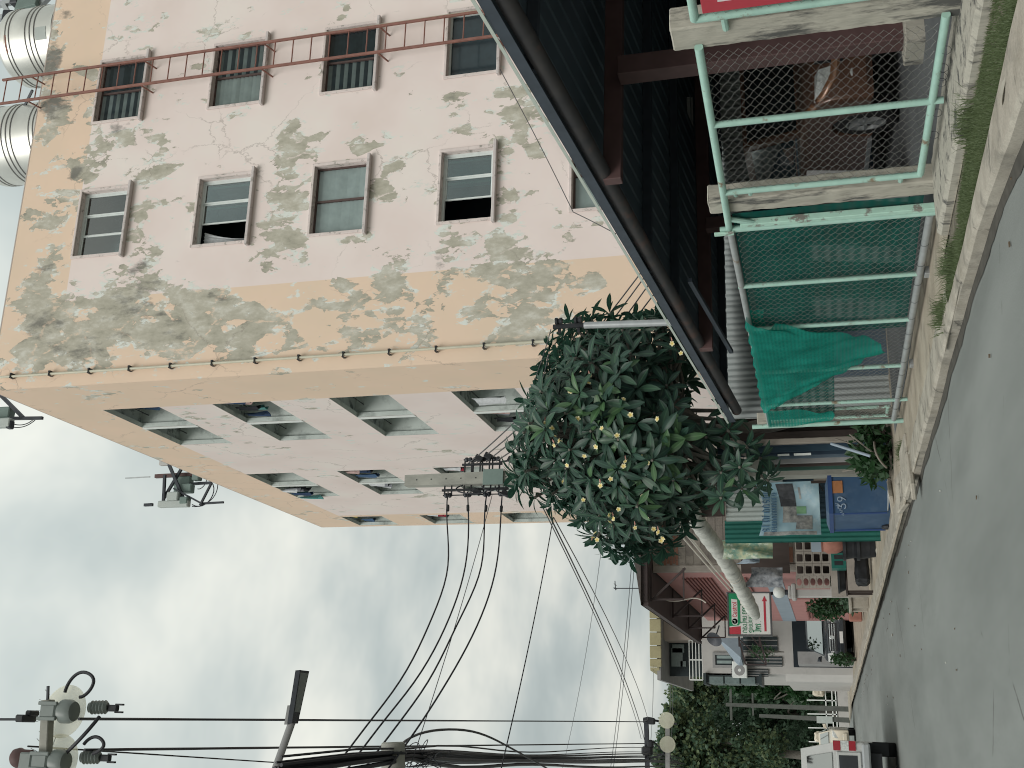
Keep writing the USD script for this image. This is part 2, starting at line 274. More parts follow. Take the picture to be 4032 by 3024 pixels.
M['rafterpipe'] = MT('rusty_rafter_pipe', (0.055, 0.05, 0.05), 0.6, 0.4, 5, (0.03, 0.03, 0.034), dirt=(0.1, 0.055, 0.045), dirt_scale=2.5, dirt_lo=0.55, dirt_hi=0.68)
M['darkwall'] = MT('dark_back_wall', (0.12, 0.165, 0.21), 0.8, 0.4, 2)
M['zinc'] = MT('zinc_sheet', (0.32, 0.35, 0.35), 0.5, 0.2, 3, metal=0.15, stretch=(1, 1, 0.3))
M['zincwhite'] = MT('pale_sheet', (0.45, 0.5, 0.48), 0.5, 0.18, 3, stretch=(1, 1, 0.3))
M['greensheet'] = MT('green_sheet', (0.012, 0.125, 0.1), 0.5, 0.2, 3)
M['bluesheet'] = MT('dark_blue_sheet', (0.028, 0.062, 0.095), 0.55, 0.25, 3)
M['darkblue'] = MT('deep_blue_sheet', (0.022, 0.045, 0.075), 0.6, 0.35, 3)
M['darkgreenboard'] = MT('dark_green_board', (0.035, 0.09, 0.07), 0.7, 0.3, 3)
M['wood'] = MT('weathered_wood', (0.24, 0.215, 0.185), 0.85, 0.35, 6, stretch=(1, 1, 0.12), bump=0.3, bscale=20)
M['darkwood'] = MT('dark_wood', (0.06, 0.045, 0.04), 0.85, 0.4, 6, stretch=(1, 1, 0.15), bump=0.3)
M['white'] = MT('white_paint', (0.72, 0.75, 0.73), 0.5, 0.1, 5)
M['alu'] = MT('white_aluminium', (0.66, 0.71, 0.7), 0.4, 0.12, 8)
M['brownframe'] = MT('brown_window_frame', (0.1, 0.065, 0.06), 0.6, 0.25, 8)
M['greywhite'] = MT('off_white_render', (0.46, 0.45, 0.435), 0.85, 0.12, 2, dirt=(0.3, 0.3, 0.29), dirt_scale=1.2, dirt_lo=0.6, dirt_hi=0.85)
M['grey'] = MT('grey_render', (0.3, 0.3, 0.3), 0.85, 0.25, 2)
M['dirtysurround'] = MT('mouldy_surround', (0.68, 0.6, 0.575), 0.85, 0.12, 6, dirt=(0.24, 0.225, 0.2), dirt_scale=7, dirt_lo=0.54, dirt_hi=0.68)
M['surround'] = MT('pale_surround', (0.58, 0.53, 0.52), 0.85, 0.15, 5, dirt=(0.3, 0.28, 0.26), dirt_scale=6, dirt_lo=0.55, dirt_hi=0.68)
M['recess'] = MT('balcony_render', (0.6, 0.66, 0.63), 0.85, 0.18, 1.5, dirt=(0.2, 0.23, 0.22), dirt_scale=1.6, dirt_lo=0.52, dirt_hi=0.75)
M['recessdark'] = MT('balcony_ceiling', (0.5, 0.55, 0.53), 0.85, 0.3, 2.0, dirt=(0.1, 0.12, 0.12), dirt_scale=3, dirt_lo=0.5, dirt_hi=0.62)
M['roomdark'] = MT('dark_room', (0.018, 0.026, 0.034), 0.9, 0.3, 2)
M['louvre'] = MT('louvre_glass', (0.16, 0.21, 0.21), 0.2, 0.3, 4, spec=0.6)
M['louvrepale'] = MT('pale_louvre_glass', (0.27, 0.34, 0.335), 0.25, 0.2, 4, spec=0.6)
M['louvredark'] = MT('dark_louvre_glass', (0.025, 0.042, 0.05), 0.15, 0.3, 4, spec=0.6)
M['teal'] = MT('teal_sash', (0.2, 0.5, 0.42), 0.5, 0.15, 5)
M['pvc'] = MT('yellowed_pvc_pipe', (0.55, 0.53, 0.42), 0.45, 0.15, 4)
M['stainless'] = usdkit.material(stage, '/World/Looks/stainless_steel', {
    'tc': ('texture_coordinate', {}), 'n': ('noise_texture', {'scale': 1.3, 'detail': 3.0}), 'r': ('rgb_ramp', {'ramp': [(0.3, (0.5, 0.5, 0.47)), (0.7, (0.66, 0.66, 0.62))]}),
    'p': ('principled_bsdf', {'metallic': 0.8, 'roughness': 0.46})}, [('tc.object', 'n.vector'), ('n.fac', 'r.fac'), ('r.color', 'p.base_color')], surface='p.BSDF')
M['groove'] = MT('tank_groove', (0.14, 0.14, 0.15), 0.5, 0.2, 4)
M['greybox'] = MT('radio_box_grey', (0.42, 0.46, 0.44), 0.5, 0.1, 4)
M['greendark'] = MT('grey_green_box', (0.17, 0.23, 0.21), 0.6, 0.15, 4)
M['insul'] = MT('insulator_grey', (0.2, 0.23, 0.22), 0.35, 0.15, 6)
M['disc'] = usdkit.material(stage, '/World/Looks/cream_plastic_disc', {
    'd': ('principled_bsdf', {'base_color': (0.8, 0.79, 0.68), 'roughness': 0.5}), 't': ('translucent_bsdf', {'color': (0.75, 0.73, 0.56)}), 'x': ('transparent_bsdf', {}),
    'm': ('mix_closure', {'fac': 0.5}), 'm2': ('mix_closure', {'fac': 0.55})},
    [('d.BSDF', 'm.closure1'), ('t.BSDF', 'm.closure2'), ('m.closure', 'm2.closure1'), ('x.BSDF', 'm2.closure2')], surface='m2.closure')
def GLASS(name, tint, gl=0.05):
    return usdkit.material(stage, '/World/Looks/' + name, {
        'f': ('fresnel', {'IOR': 1.5}), 'fa': ('math', {'math_type': 'multiply_add', 'value2': 1.0, 'value3': gl}), 't': ('transparent_bsdf', {'color': tint}),
        'g': ('glossy_bsdf', {'color': (0.92, 0.96, 0.95), 'roughness': 0.03}), 'm': ('mix_closure', {})},
        [('f.fac', 'fa.value1'), ('fa.value', 'm.fac'), ('t.BSDF', 'm.closure1'), ('g.BSDF', 'm.closure2')], surface='m.closure')
M['glass'] = GLASS('window_glass', (0.6, 0.68, 0.68), 0.13)
M['glassdark'] = GLASS('dark_window_glass', (0.25, 0.34, 0.34), 0.06)
M['carglass'] = GLASS('tinted_car_glass', (0.06, 0.08, 0.085), 0.36)
def NET(name, col, trans, fine=95.0):
    return usdkit.material(stage, '/World/Looks/' + name, {
        'tc': ('texture_coordinate', {}), 'w': ('wave_texture', {'scale': fine, 'distortion': 1.2, 'detail': 1.0, 'bands_direction': 'z'}),
        'n': ('noise_texture', {'scale': 3.5, 'detail': 4.0}),
        'r': ('rgb_ramp', {'ramp': [(0.3, tuple(np.array(col) * 0.6)), (0.7, tuple(col))]}),
        'd': ('diffuse_bsdf', {}), 't': ('translucent_bsdf', {}), 'x': ('transparent_bsdf', {}),
        'm': ('mix_closure', {'fac': 0.4}), 'mr': ('map_range', {'to_min': trans * 0.4, 'to_max': min(1, trans * 1.6)}), 'm2': ('mix_closure', {})},
        [('tc.object', 'w.vector'), ('tc.object', 'n.vector'), ('n.fac', 'r.fac'), ('r.color', 'd.color'), ('r.color', 't.color'), ('d.BSDF', 'm.closure1'), ('t.BSDF', 'm.closure2'),
         ('w.fac', 'mr.value'), ('mr.result', 'm2.fac'), ('m.closure', 'm2.closure1'), ('x.BSDF', 'm2.closure2')], surface='m2.closure')
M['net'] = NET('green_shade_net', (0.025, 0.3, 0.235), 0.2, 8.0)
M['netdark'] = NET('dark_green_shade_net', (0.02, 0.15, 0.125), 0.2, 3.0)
def LEAF(name, dark, light, gloss=0.35, tr=0.25, rib=True):
    N = {'oi': ('geometry', {}), 'r': ('rgb_ramp', {'ramp': [(0.0, dark), (0.6, tuple((np.array(dark) + np.array(light)) / 2)), (1.0, light)]}),
         'p': ('principled_bsdf', {'roughness': gloss, 'specular_ior_level': 0.5}), 't': ('translucent_bsdf', {}), 'm': ('mix_closure', {'fac': tr})}
    L = [('oi.random_per_island', 'r.fac'), ('p.BSDF', 'm.closure1'), ('t.BSDF', 'm.closure2'), ('r.color', 't.color')]
    if rib:
        N.update({'at': ('attribute', {'attribute': 'rib'}), 'mr': ('map_range', {'from_min': 0.75, 'from_max': 1.0, 'to_min': 0.0, 'to_max': 0.5, 'clamp': True}), 'mx': ('mix_color', {'b': tuple(np.array(light) * 2.1)})})
        L += [('at.fac', 'mr.value'), ('mr.result', 'mx.fac'), ('r.color', 'mx.a'), ('mx.result', 'p.base_color')]
    else: L.append(('r.color', 'p.base_color'))
    return usdkit.material(stage, '/World/Looks/' + name, N, L, surface='m.closure')
M['leaf'] = LEAF('frangipani_leaf', (0.024, 0.064, 0.045), (0.062, 0.132, 0.07), 0.42, 0.28)
M['leaf_a'] = LEAF('frangipani_leaf_dark', (0.027, 0.068, 0.049), (0.036, 0.084, 0.056), 0.42, 0.3)
M['leaf_b'] = LEAF('frangipani_leaf_mid', (0.04, 0.094, 0.058), (0.05, 0.112, 0.062), 0.42, 0.3)
M['leaf_c'] = LEAF('frangipani_leaf_young', (0.065, 0.145, 0.06), (0.08, 0.165, 0.066), 0.42, 0.3)
M['farleaf'] = LEAF('far_leaf', (0.06, 0.11, 0.065), (0.17, 0.25, 0.12), 0.6, 0.25, rib=False)
M['farleaf2'] = LEAF('far_leaf_olive', (0.11, 0.15, 0.07), (0.32, 0.36, 0.16), 0.6, 0.25, rib=False)
M['bushleaf'] = LEAF('bush_leaf', (0.02, 0.06, 0.02), (0.09, 0.19, 0.06), 0.5, 0.25, rib=False)
M['grassblade'] = LEAF('grass_blade', (0.1, 0.135, 0.06), (0.25, 0.29, 0.14), 0.6, 0.25, rib=False)
M['bark'] = MT('grey_bark', (0.16, 0.15, 0.13), 0.9, 0.35, 8, bump=0.5)
M['petal'] = usdkit.material(stage, '/World/Looks/frangipani_petal', {
    'at': ('attribute', {'attribute': 'rib'}), 'r': ('rgb_ramp', {'ramp': [(0.0, (0.85, 0.55, 0.08)), (0.45, (0.85, 0.72, 0.3)), (1.0, (0.85, 0.8, 0.6))]}),
    'p': ('principled_bsdf', {'roughness': 0.55}), 't': ('translucent_bsdf', {}), 'm': ('mix_closure', {'fac': 0.25})},
    [('at.fac', 'r.fac'), ('r.color', 'p.base_color'), ('r.color', 't.color'), ('p.BSDF', 'm.closure1'), ('t.BSDF', 'm.closure2')], surface='m.closure')
M['pinkpetal'] = MT('pink_bud', (0.7, 0.36, 0.3), 0.55, 0.15, 10)
M['tarproll'] = MT('pale_canvas', (0.56, 0.57, 0.53), 0.85, 0.25, 6, bump=0.5, bscale=30, dirt=(0.3, 0.3, 0.28), dirt_scale=5, dirt_lo=0.5, dirt_hi=0.7)
M['farpole'] = MT('dark_aged_concrete', (0.11, 0.118, 0.108), 0.9, 0.3, 3)
M['rope'] = MT('white_rope', (0.62, 0.58, 0.52), 0.8, 0.2, 20)
M['signwhite'] = MT('sign_white', (0.62, 0.62, 0.6), 0.45, 0.06, 3)
M['signgreen'] = MT('sign_green', (0.01, 0.23, 0.1), 0.45, 0.05, 3)
M['signred'] = MT('sign_red', (0.42, 0.035, 0.055), 0.45, 0.08, 3)
M['frameblack'] = MT('sign_frame', (0.08, 0.08, 0.085), 0.5, 0.1, 3)
M['binblue'] = MT('blue_plastic', (0.042, 0.092, 0.175), 0.5, 0.2, 4, dirt=(0.075, 0.125, 0.2), dirt_scale=3, dirt_lo=0.5, dirt_hi=0.75)
M['binblue2'] = MT('blue_plastic_side', (0.025, 0.065, 0.19), 0.5, 0.2, 4)
M['orange'] = MT('orange_sticker', (0.4, 0.17, 0.07), 0.6, 0.2, 10)
M['chalk'] = MT('chalk_marks', (0.3, 0.38, 0.48), 0.8, 0.2, 30)
M['banner'] = MT('pale_blue_vinyl', (0.36, 0.5, 0.55), 0.45, 0.15, 3, (0.25, 0.42, 0.52), dirt=(0.55, 0.6, 0.6), dirt_scale=2, dirt_lo=0.55, dirt_hi=0.7)
M['bannerdark'] = MT('banner_print_dark', (0.07, 0.075, 0.085), 0.5, 0.5, 14)
M['bannerphoto'] = MT('banner_print_photo', (0.42, 0.42, 0.4), 0.5, 0.3, 9, (0.12, 0.13, 0.14))
M['bannergreen'] = MT('banner_print_green', (0.22, 0.42, 0.24), 0.5, 0.2, 9)
M['bannerblue'] = MT('banner_print_blue', (0.05, 0.14, 0.27), 0.5, 0.2, 9)
M['camo'] = MT('patterned_cloth', (0.5, 0.5, 0.32), 0.8, 0.2, 9, (0.1, 0.27, 0.24), dirt=(0.55, 0.6, 0.5), dirt_scale=7, dirt_lo=0.55, dirt_hi=0.6)
M['darkbanner'] = MT('dark_printed_cloth', (0.3, 0.31, 0.33), 0.7, 0.2, 9, (0.05, 0.06, 0.075))
M['block'] = MT('grey_block', (0.2, 0.18, 0.16), 0.9, 0.3, 3, bump=0.4, dirt=(0.09, 0.08, 0.08), dirt_scale=2.5, dirt_lo=0.5, dirt_hi=0.7)
M['block_b'] = MT('pale_grey_block', (0.27, 0.245, 0.215), 0.9, 0.3, 3, bump=0.4, dirt=(0.12, 0.11, 0.1), dirt_scale=2.5)
M['brick'] = MT('red_brick', (0.27, 0.14, 0.1), 0.9, 0.3, 5, bump=0.4)
M['mortar'] = MT('grey_mortar', (0.33, 0.3, 0.27), 0.9, 0.25, 4, bump=0.4)
M['pink'] = MT('salmon_pink_paint', (0.42, 0.205, 0.195), 0.8, 0.12, 2)
M['pinkdark'] = MT('dusty_red_paint', (0.26, 0.1, 0.09), 0.8, 0.2, 2)
M['greyblue'] = MT('grey_blue_paint', (0.28, 0.34, 0.4), 0.8, 0.12, 2)
M['eave'] = MT('dark_eave', (0.055, 0.04, 0.04), 0.7, 0.3, 3)
M['corrdark'] = MT('old_roof_tile', (0.1, 0.085, 0.08), 0.8, 0.4, 4)
M['cream'] = MT('cream_render', (0.46, 0.4, 0.36), 0.85, 0.1, 2)
M['straw'] = MT('yellowed_parapet', (0.36, 0.33, 0.2), 0.85, 0.25, 2, dirt=(0.12, 0.1, 0.06), dirt_scale=2.2, dirt_lo=0.6, dirt_hi=0.7)
M['darkframe'] = MT('dark_window_frame', (0.03, 0.045, 0.05), 0.5, 0.2, 4)
M['terracotta'] = MT('terracotta', (0.36, 0.16, 0.12), 0.75, 0.25, 6)
M['carbrown'] = MT('brown_metallic_paint', (0.15, 0.08, 0.055), 0.3, 0.1, 4, coat=0.7, metal=0.25)
M['carbrown2'] = MT('copper_paint', (0.3, 0.15, 0.085), 0.3, 0.1, 4, coat=0.7, metal=0.25)
M['carblack'] = MT('black_car_paint', (0.02, 0.024, 0.03), 0.28, 0.1, 4, coat=0.8)
M['carwhite'] = MT('silver_white_car_paint', (0.46, 0.47, 0.46), 0.35, 0.06, 4, coat=0.5)
M['carbeige'] = MT('champagne_car_paint', (0.58, 0.52, 0.42), 0.35, 0.06, 4, coat=0.5)
M['chrome'] = MT('chrome', (0.75, 0.77, 0.78), 0.15, 0.05, 4, metal=0.9)
M['lamp'] = MT('headlight_lens', (0.7, 0.72, 0.7), 0.15, 0.5, 25, (0.35, 0.37, 0.36), spec=0.7)
M['redlamp'] = MT('tail_light_red', (0.3, 0.012, 0.025), 0.2, 0.1, 10, coat=0.5)
M['tyre'] = MT('tyre', (0.02, 0.02, 0.022), 0.85, 0.2, 20)
M['plate'] = MT('number_plate', (0.6, 0.61, 0.6), 0.5, 0.05, 5)
CL = [('navy', (0.025, 0.05, 0.11)), ('black', (0.018, 0.02, 0.026)), ('white', (0.6, 0.62, 0.64)), ('teal', (0.1, 0.28, 0.27)), ('red', (0.33, 0.04, 0.06)), ('rose', (0.5, 0.36, 0.34)), ('denim', (0.06, 0.12, 0.22)), ('grey', (0.25, 0.26, 0.29)), ('yellow', (0.55, 0.42, 0.12))]
for k, c in CL: M['cl_' + k] = MT('cloth_' + k, c, 0.9, 0.25, 12)

# ================================================================== GROUND
def strip(s0, s1, n0, n1, dz, ns=60, nn=2, bumpy=0.0, seed=0):
    S = np.linspace(s0, s1, ns); N = np.linspace(n0, n1, nn)
    P = S[:, None, None] * FD + N[None, :, None] * FN
    P[..., 2] = gz(P[..., 1]) + dz
    if bumpy: P[..., 2] += bumpy * (meshkit.fbm(P * [1.3, 1.3, 0], 4, seed) - 0.5)
    return grid(P)
big = []
xs = np.r_[-400, -60, np.linspace(-30, 30, 13), 60, 400]; ys = np.r_[-300, -50, -10, 14, np.linspace(20, 60, 9), 120, 700]
gx, gy = np.meshgrid(xs, ys, indexing='ij')
obj('ground', grid(np.stack([gx, gy, gz(gy) - 0.06], -1)), M['earth'], kind='structure', label='bare earth around the street', cat='ground')
obj('road', strip(-12, 135, -3.4, 3.84, 0.0, 160, 24, 0.012, 3), M['asphalt'], kind='structure', label='grey asphalt road', cat='road')
# pavement: apron under the fence, grass strip, outer concrete band with an uneven broken edge
def kerb_edge(S): return np.interp(S, [-6, 5.0, 6.2, 7.2, 8.75, 12.5, 18, 26, 62], [2.6, 3.27, 3.42, 3.52, 3.6, 3.68, 3.8, 3.84, 3.85])
def along(S, rows, seed, rough=0.012):
    out = []
    for off, z in rows:
        p = S[:, None] * FD + off[:, None] * FN; p[:, 2] = gz(p[:, 1]) + z + rough * (meshkit.fbm(p * 3.1, 3, seed) - 0.5); out.append(p)
    return grid(np.stack(out, 1))
S_ = np.linspace(-6, 48, 450); kw = kerb_edge(S_) + 0.07 * (meshkit.fbm(np.stack([S_ * 0.9, 0 * S_, 0 * S_], 1), 4, 5) - 0.5)
kin = np.where(S_ < 9.0, np.maximum(3.72, kw + .16), kw + .34)
obj('kerb', along(S_, ((kw - .005, -.02), (kw, .08), (kw + .025, .104), ((kw + kin) / 2, .108), (kin, .104)), 9), M['kerb'], kind='structure', label='uneven concrete kerb along the road', cat='kerb', smooth=30)
gw_ = .05 + .1 * meshkit.fbm(np.stack([S_ * 1.7, 0 * S_, 0 * S_], 1), 4, 15)
obj('gutter', along(S_, ((kw - gw_, .006), (kw + .01, .012)), 10, .004), MT('dark_gutter_dirt', (0.075, 0.07, 0.06), .9, .4, 9), kind='structure', label='dark dirty gutter at the foot of the kerb', cat='gutter')
obj('soil_strip', strip(-6, 9.6, 3.6, 4.3, 0.085, 120, 14, 0.04, 9), M['soil'], kind='structure', label='strip of dark soil beside the kerb', cat='soil')
obj('pavement', [strip(-6, 9.0, 4.22, 14.0, 0.088, 120, 20, 0.015, 11), strip(9.0, 62, 3.7, 14.0, 0.088, 220, 24, 0.02, 12)], M['pavement'], kind='structure', label='old worn concrete pavement under the fence and shacks', cat='pavement')
rl = np.random.default_rng(77); lit = []
for k in range(80):
    s_, n_ = rl.uniform(4, 45), rl.uniform(-3.2, 3.1) if k % 3 else float(kerb_edge(3.0)) + .3 - abs(rl.normal()) * .25
    p = s_ * FD + n_ * FN; L_, W_ = rl.uniform(.012, .05), rl.uniform(.008, .018); m = cbx((p[0], p[1], float(gz(p[1])) + .012), (L_, W_, .008), 0, rl.uniform(0, 3.1), rl.uniform(-.3, .3)); lit.append((m, k % 4))
obj('litter', [m for m, q in lit if q < 3], MT('dry_leaf_litter', (0.13, 0.1, 0.07), .9), kind='stuff', label='scattered dry leaf bits on the road', cat='litter')
obj('litter', [m for m, q in lit if q == 3], MT('pale_paper_litter', (0.5, 0.5, 0.46), .9), kind='stuff', label='scattered pale scraps on the road', cat='litter')
rng = np.random.default_rng(7)
# grass: blades in a tapering strip
def blades(n, fpos, hmin, hmax, w, rng, spread=0.5):
    v, f = [], []
    P = fpos(n); h = rng.uniform(hmin, hmax, n); a = rng.uniform(0, 2 * PI, n); lean = rng.uniform(0, spread, n); b = rng.uniform(0, 2 * PI, n)
    side = np.stack([np.cos(a), np.sin(a), 0 * a], 1) * w; tip = np.stack([np.cos(b) * lean * h, np.sin(b) * lean * h, h], 1)
    mid = P + tip * 0.5 * [0.6, 0.6, 1.15]
    V = np.stack([P - side, P + side, mid - side * 0.7, mid + side * 0.7, P + tip], 1).reshape(-1, 3)
    k = np.arange(n)[:, None] * 5
    F = np.concatenate([k + [0, 1, 3], k + [0, 3, 2], k + [2, 3, 4]]).reshape(-1, 3)
    return TM(V, F)
def gpos(n):
    s = rng.uniform(2.5, 9.5, n * 5); nn = rng.uniform(3.68, 4.24, n * 5)
    lo = np.interp(s, [2, 7, 8, 9.3], [3.74, 3.74, 3.76, 3.8]); hi = np.interp(s, [2, 7, 8, 9.5], [4.2, 4.16, 4.02, 3.86])
    pz = np.stack([s, nn, 0 * s], 1); f = meshkit.fbm(pz * [2.0, 5.0, 1], 3, 4)
    keep = (nn > lo) & (nn < hi) & (f + .5 * (4.0 - nn) > 0.36 + .4 * (rng.random(len(s)) - .5))
    s, nn = s[keep][:n], nn[keep][:n]; p = s[:, None] * FD + nn[:, None] * FN; p[:, 2] = 0.085
    if len(p) < n: p = np.vstack([p, p[:n - len(p)]])
    return p
obj('grass', blades(30000, gpos, 0.012, 0.045, 0.003, rng), M['grassblade'], kind='stuff', label='short green grass between the fence and the kerb', cat='grass')
rw = np.random.default_rng(91)
for k, (s_, n_, lb) in enumerate([(6.9, 4.2, 'small weed tuft at the foot of the ledge under the mesh panel'), (8.5, 3.92, 'weed tuft at the tapering end of the grass strip'), (9.35, 3.86, 'thin weed growing from the crack past the grass tip'), (15.2, 4.35, 'weed tuft on the pavement before the narrow gate')]):
    c_ = FP(s_, n_, .09); obj('weed', blades(260, lambda n: c_ + np.c_[rw.normal(size=(n, 2)) * [.05, .14], np.zeros(n)], .05, .14, .004, rw, .9), M['grassblade'], label=lb, cat='weed', kind='stuff')
# litter and broken slabs on the kerb side
def leaf_mesh(L, W, fold=0.25, droop=0.2, n=6):
    t = np.linspace(0, 1, n + 1); w = W * np.sin(PI * t ** 1.2) ** 0.8 * 0.5; w[0] = W * 0.04; w[-1] = 0
    z = -droop * L * t ** 2
    V = np.stack([np.stack([t * L, -w, z + fold * w], 1), np.stack([t * L, 0 * t, z], 1), np.stack([t * L, w, z + fold * w], 1)], 1)
    rib = np.tile([0.0, 1.0, 0.0], (n + 1, 1))
    return V, rib
V, _ = leaf_mesh(0.22, 0.075, 0.5, 0.0); dl = grid(V)
dl.apply_transform(trimesh.transformations.rotation_matrix(1.9, (0, 0, 1))); dl.apply_translation(atZ(2176, 160, 0.1))
obj('dry_leaf', dl, MT('dry_grey_leaf', (0.36, 0.34, 0.29), 0.8), label='large dry grey leaf lying on the grass strip near the kerb', cat='leaf')
sl = [((1956, 1008), (0.7, 0.5, 0.07), 0.3, 0.1), ((1966, 1030), (0.5, 0.3, 0.06), 0.5, -0.08), ((1948, 1062), (0.5, 0.42, 0.08), 0.1, 0.16), ((1930, 1082), (0.42, 0.5, 0.07), 0.7, -0.12)]
names = ['broken concrete slab tilted at the kerb, nearest of those before the blue bin', 'narrow broken concrete slab sloping into the gutter before the blue bin', 'broken concrete slab lying right under the blue bin', 'small broken concrete slab beyond the blue bin by the kerb']
for (q, size, rz, rx), nm in zip(sl, names):
    p = atZ(*q, 0.12); m = cbx((0, 0, 0), size, 0.015, rz, rx); m.apply_translation((p[0], p[1], gz(p[1]) + 0.1)); obj('broken_slab', m, M['kerb'], label=nm, cat='concrete slab')
for k, (q, s_) in enumerate([((1958, 1090), 0.05), ((1930, 1128), 0.055), ((1908, 1190), 0.07), ((1900, 1215), 0.06)]):
    p = atZ(*q, 0.06); p[2] = gz(p[1]) + 0.07
    m = ball((0, 0, 0), s_, 2, (1.2, 0.8, 0.55)); m.vertices += 0.3 * s_ * (meshkit.noise(m.vertices * 14 + k) - 0.5)[:, None]; m.apply_translation(p)
    obj('white_rubble', m, M['kerb'], label=['lump of white rubble on the kerb below the blue bin', 'lump of white rubble just left of the blue bin base', 'larger pale rubble lump on the kerb beyond the green sheet', 'pale rubble lump farthest along the kerb by the buckets'][k], cat='rubble')

# ================================================================== APARTMENT BUILDING
BX, BY, BT, ROOFZ = 7.53, 22.0, 20.5, 19.9
COLS = [(10.9, 12.64), (14.64, 16.38), (18.38, 20.12)]
ROWS = [(17.38, 18.72), (14.0, 15.4), (11.02, 12.35), (7.95, 9.18), (4.9, 6.12), (1.8, 3.05)]
BAYS = [(24.05, 25.82), (26.0, 27.78), (31.68, 33.43), (33.62, 35.34), (39.2, 41.0)]
BROW = [(17.15, 18.78), (14.08, 15.66), (10.98, 12.52), (7.88, 9.42), (4.78, 6.3), (1.7, 3.2)]
AX1, BY1 = 24.0, 41.28
def lines(a, b, step, cuts):
    v = sorted(set([a, b] + [c for c in cuts if a < c < b])); out = []
    for p, q in zip(v[:-1], v[1:]): out += list(np.linspace(p, q, max(1, int(round((q - p) / step))) + 1)[:-1])
    return np.array(out + [b])
def wall(us, vs, holes, fun):
    U, V = np.meshgrid(us, vs, indexing='ij'); P = fun(U, V); m = grid(P)
    cu, cv = (us[:-1] + us[1:]) / 2, (vs[:-1] + vs[1:]) / 2; CU, CV = np.meshgrid(cu, cv, indexing='ij')
    ok = np.ones(CU.shape, bool)
    for (a, b, c, d) in holes: ok &= ~((CU > a) & (CU < b) & (CV > c) & (CV < d))
    n = len(cu) * len(cv); idx = np.nonzero(ok.ravel())[0]
    return TM(m.vertices, np.vstack([m.faces[idx], m.faces[idx + n]])), U.ravel(), V.ravel()
# plaster damage on the camera-side wall: patches given where they sit on the wall
PATCH = [  # (row, column) on the picture in its 2212 px form, half sizes along and across, strength
    (75, 610, 30, 60, 1), (110, 690, 70, 45, 1.1), (150, 740, 110, 60, 1.2), (240, 690, 90, 70, 1.2), (300, 610, 50, 60, 1.1), (330, 540, 45, 50, 1), (300, 480, 30, 50, .9), (400, 640, 70, 40, .9), (380, 720, 90, 60, 1.25),
    (470, 690, 90, 60, 1.2), (560, 700, 60, 60, 1.2), (610, 730, 45, 50, 1.1), (520, 760, 90, 30, 1.1), (60, 770, 40, 40, 1), (120, 560, 30, 40, .9), (115, 480, 35, 35, .9), (60, 470, 35, 22, .9), (85, 540, 20, 20, .7),
    (330, 380, 60, 30, .85), (330, 330, 30, 25, .8), (600, 470, 60, 90, 1.05), (620, 380, 45, 70, 1), (640, 300, 40, 40, .95), (640, 262, 20, 20, .8), (570, 560, 30, 40, .95), (590, 420, 40, 60, 1), (655, 560, 15, 30, .7),
    (850, 350, 40, 28, 1), (830, 400, 25, 40, .95), (800, 320, 40, 14, .8), (790, 510, 40, 22, .9), (815, 540, 30, 20, .8), (965, 520, 35, 50, 1.05), (955, 590, 30, 40, 1), (985, 480, 40, 20, .9),
    (840, 620, 40, 60, 1.1), (850, 700, 30, 70, 1.15), (800, 660, 60, 22, 1), (750, 740, 70, 26, 1.05), (700, 660, 60, 14, .8), (900, 720, 40, 50, 1), (880, 650, 20, 20, .8), (780, 640, 25, 20, .8),
    (1080, 560, 60, 50, 1.05), (1110, 640, 60, 60, 1.2), (1150, 700, 70, 50, 1.2), (1060, 650, 40, 50, 1), (1180, 600, 40, 60, 1.1), (1100, 720, 60, 40, 1.1), (1130, 560, 25, 40, 1.0), (1230, 700, 50, 30, 1), (1290, 605, 40, 16, .95), (1100, 430, 25, 30, .85), (1110, 470, 40, 16, .8), (1230, 510, 20, 26, .8), (1090, 350, 30, 50, .8),
    (1140, 225, 40, 40, 1.0), (1110, 260, 40, 30, .95), (1120, 300, 22, 26, .85), (1150, 330, 20, 30, .8), (770, 260, 14, 22, .75), (760, 130, 25, 12, .7), (740, 38, 20, 12, .75),
    (120, 60, 18, 40, .95), (110, 130, 30, 40, 1.05), (105, 170, 20, 25, .9), (155, 40, 12, 14, .8), (125, 205, 50, 25, .95), (120, 235, 40, 22, 1.0), (105, 285, 22, 26, .95), (125, 265, 22, 18, .8), (165, 370, 14, 22, .9), (110, 300, 20, 22, .9),
    (360, 85, 24, 12, .75), (335, 60, 20, 14, .75), (370, 130, 35, 14, .7), (270, 300, 26, 26, .8), (225, 330, 30, 30, .85), (205, 345, 30, 30, .9), (340, 300, 30, 14, .75), (270, 345, 20, 20, .75), (470, 190, 16, 14, .65), (500, 110, 10, 10, .5), (980, 210, 30, 8, .55), (1000, 225, 14, 10, .5)]
MOLD = [(110, 130, 30, 40, 1), (120, 230, 45, 30, 1), (150, 30, 14, 20, .8), (250, 120, 40, 30, .55), (240, 290, 40, 60, .6), (220, 60, 60, 60, .5), (380, 720, 60, 50, .6), (300, 640, 120, 90, .7), (90, 700, 60, 50, .7), (200, 760, 100, 40, .7), (470, 640, 50, 40, .7), (165, 370, 20, 25, .9), (560, 380, 30, 40, .7), (555, 430, 25, 40, .6), (950, 560, 25, 40, .7), (800, 670, 20, 40, .4), (275, 420, 20, 25, .7), (1130, 660, 30, 40, .4), (75, 600, 20, 30, .6), (110, 570, 20, 30, .6)]
def blobs(X, Z, L):
    out = np.zeros_like(X)
    for a, b, ra, rb, w in L:
        p = atY(a, b, BY); k = np.linalg.norm(p - EYEP) / 2445
        q = ((X - p[0]) / (rb * k)) ** 2 + ((Z - p[2]) / (ra * k)) ** 2
        out = np.maximum(out, w * np.exp(-0.9 * q)) + 0.25 * w * np.exp(-0.9 * q)
    return out
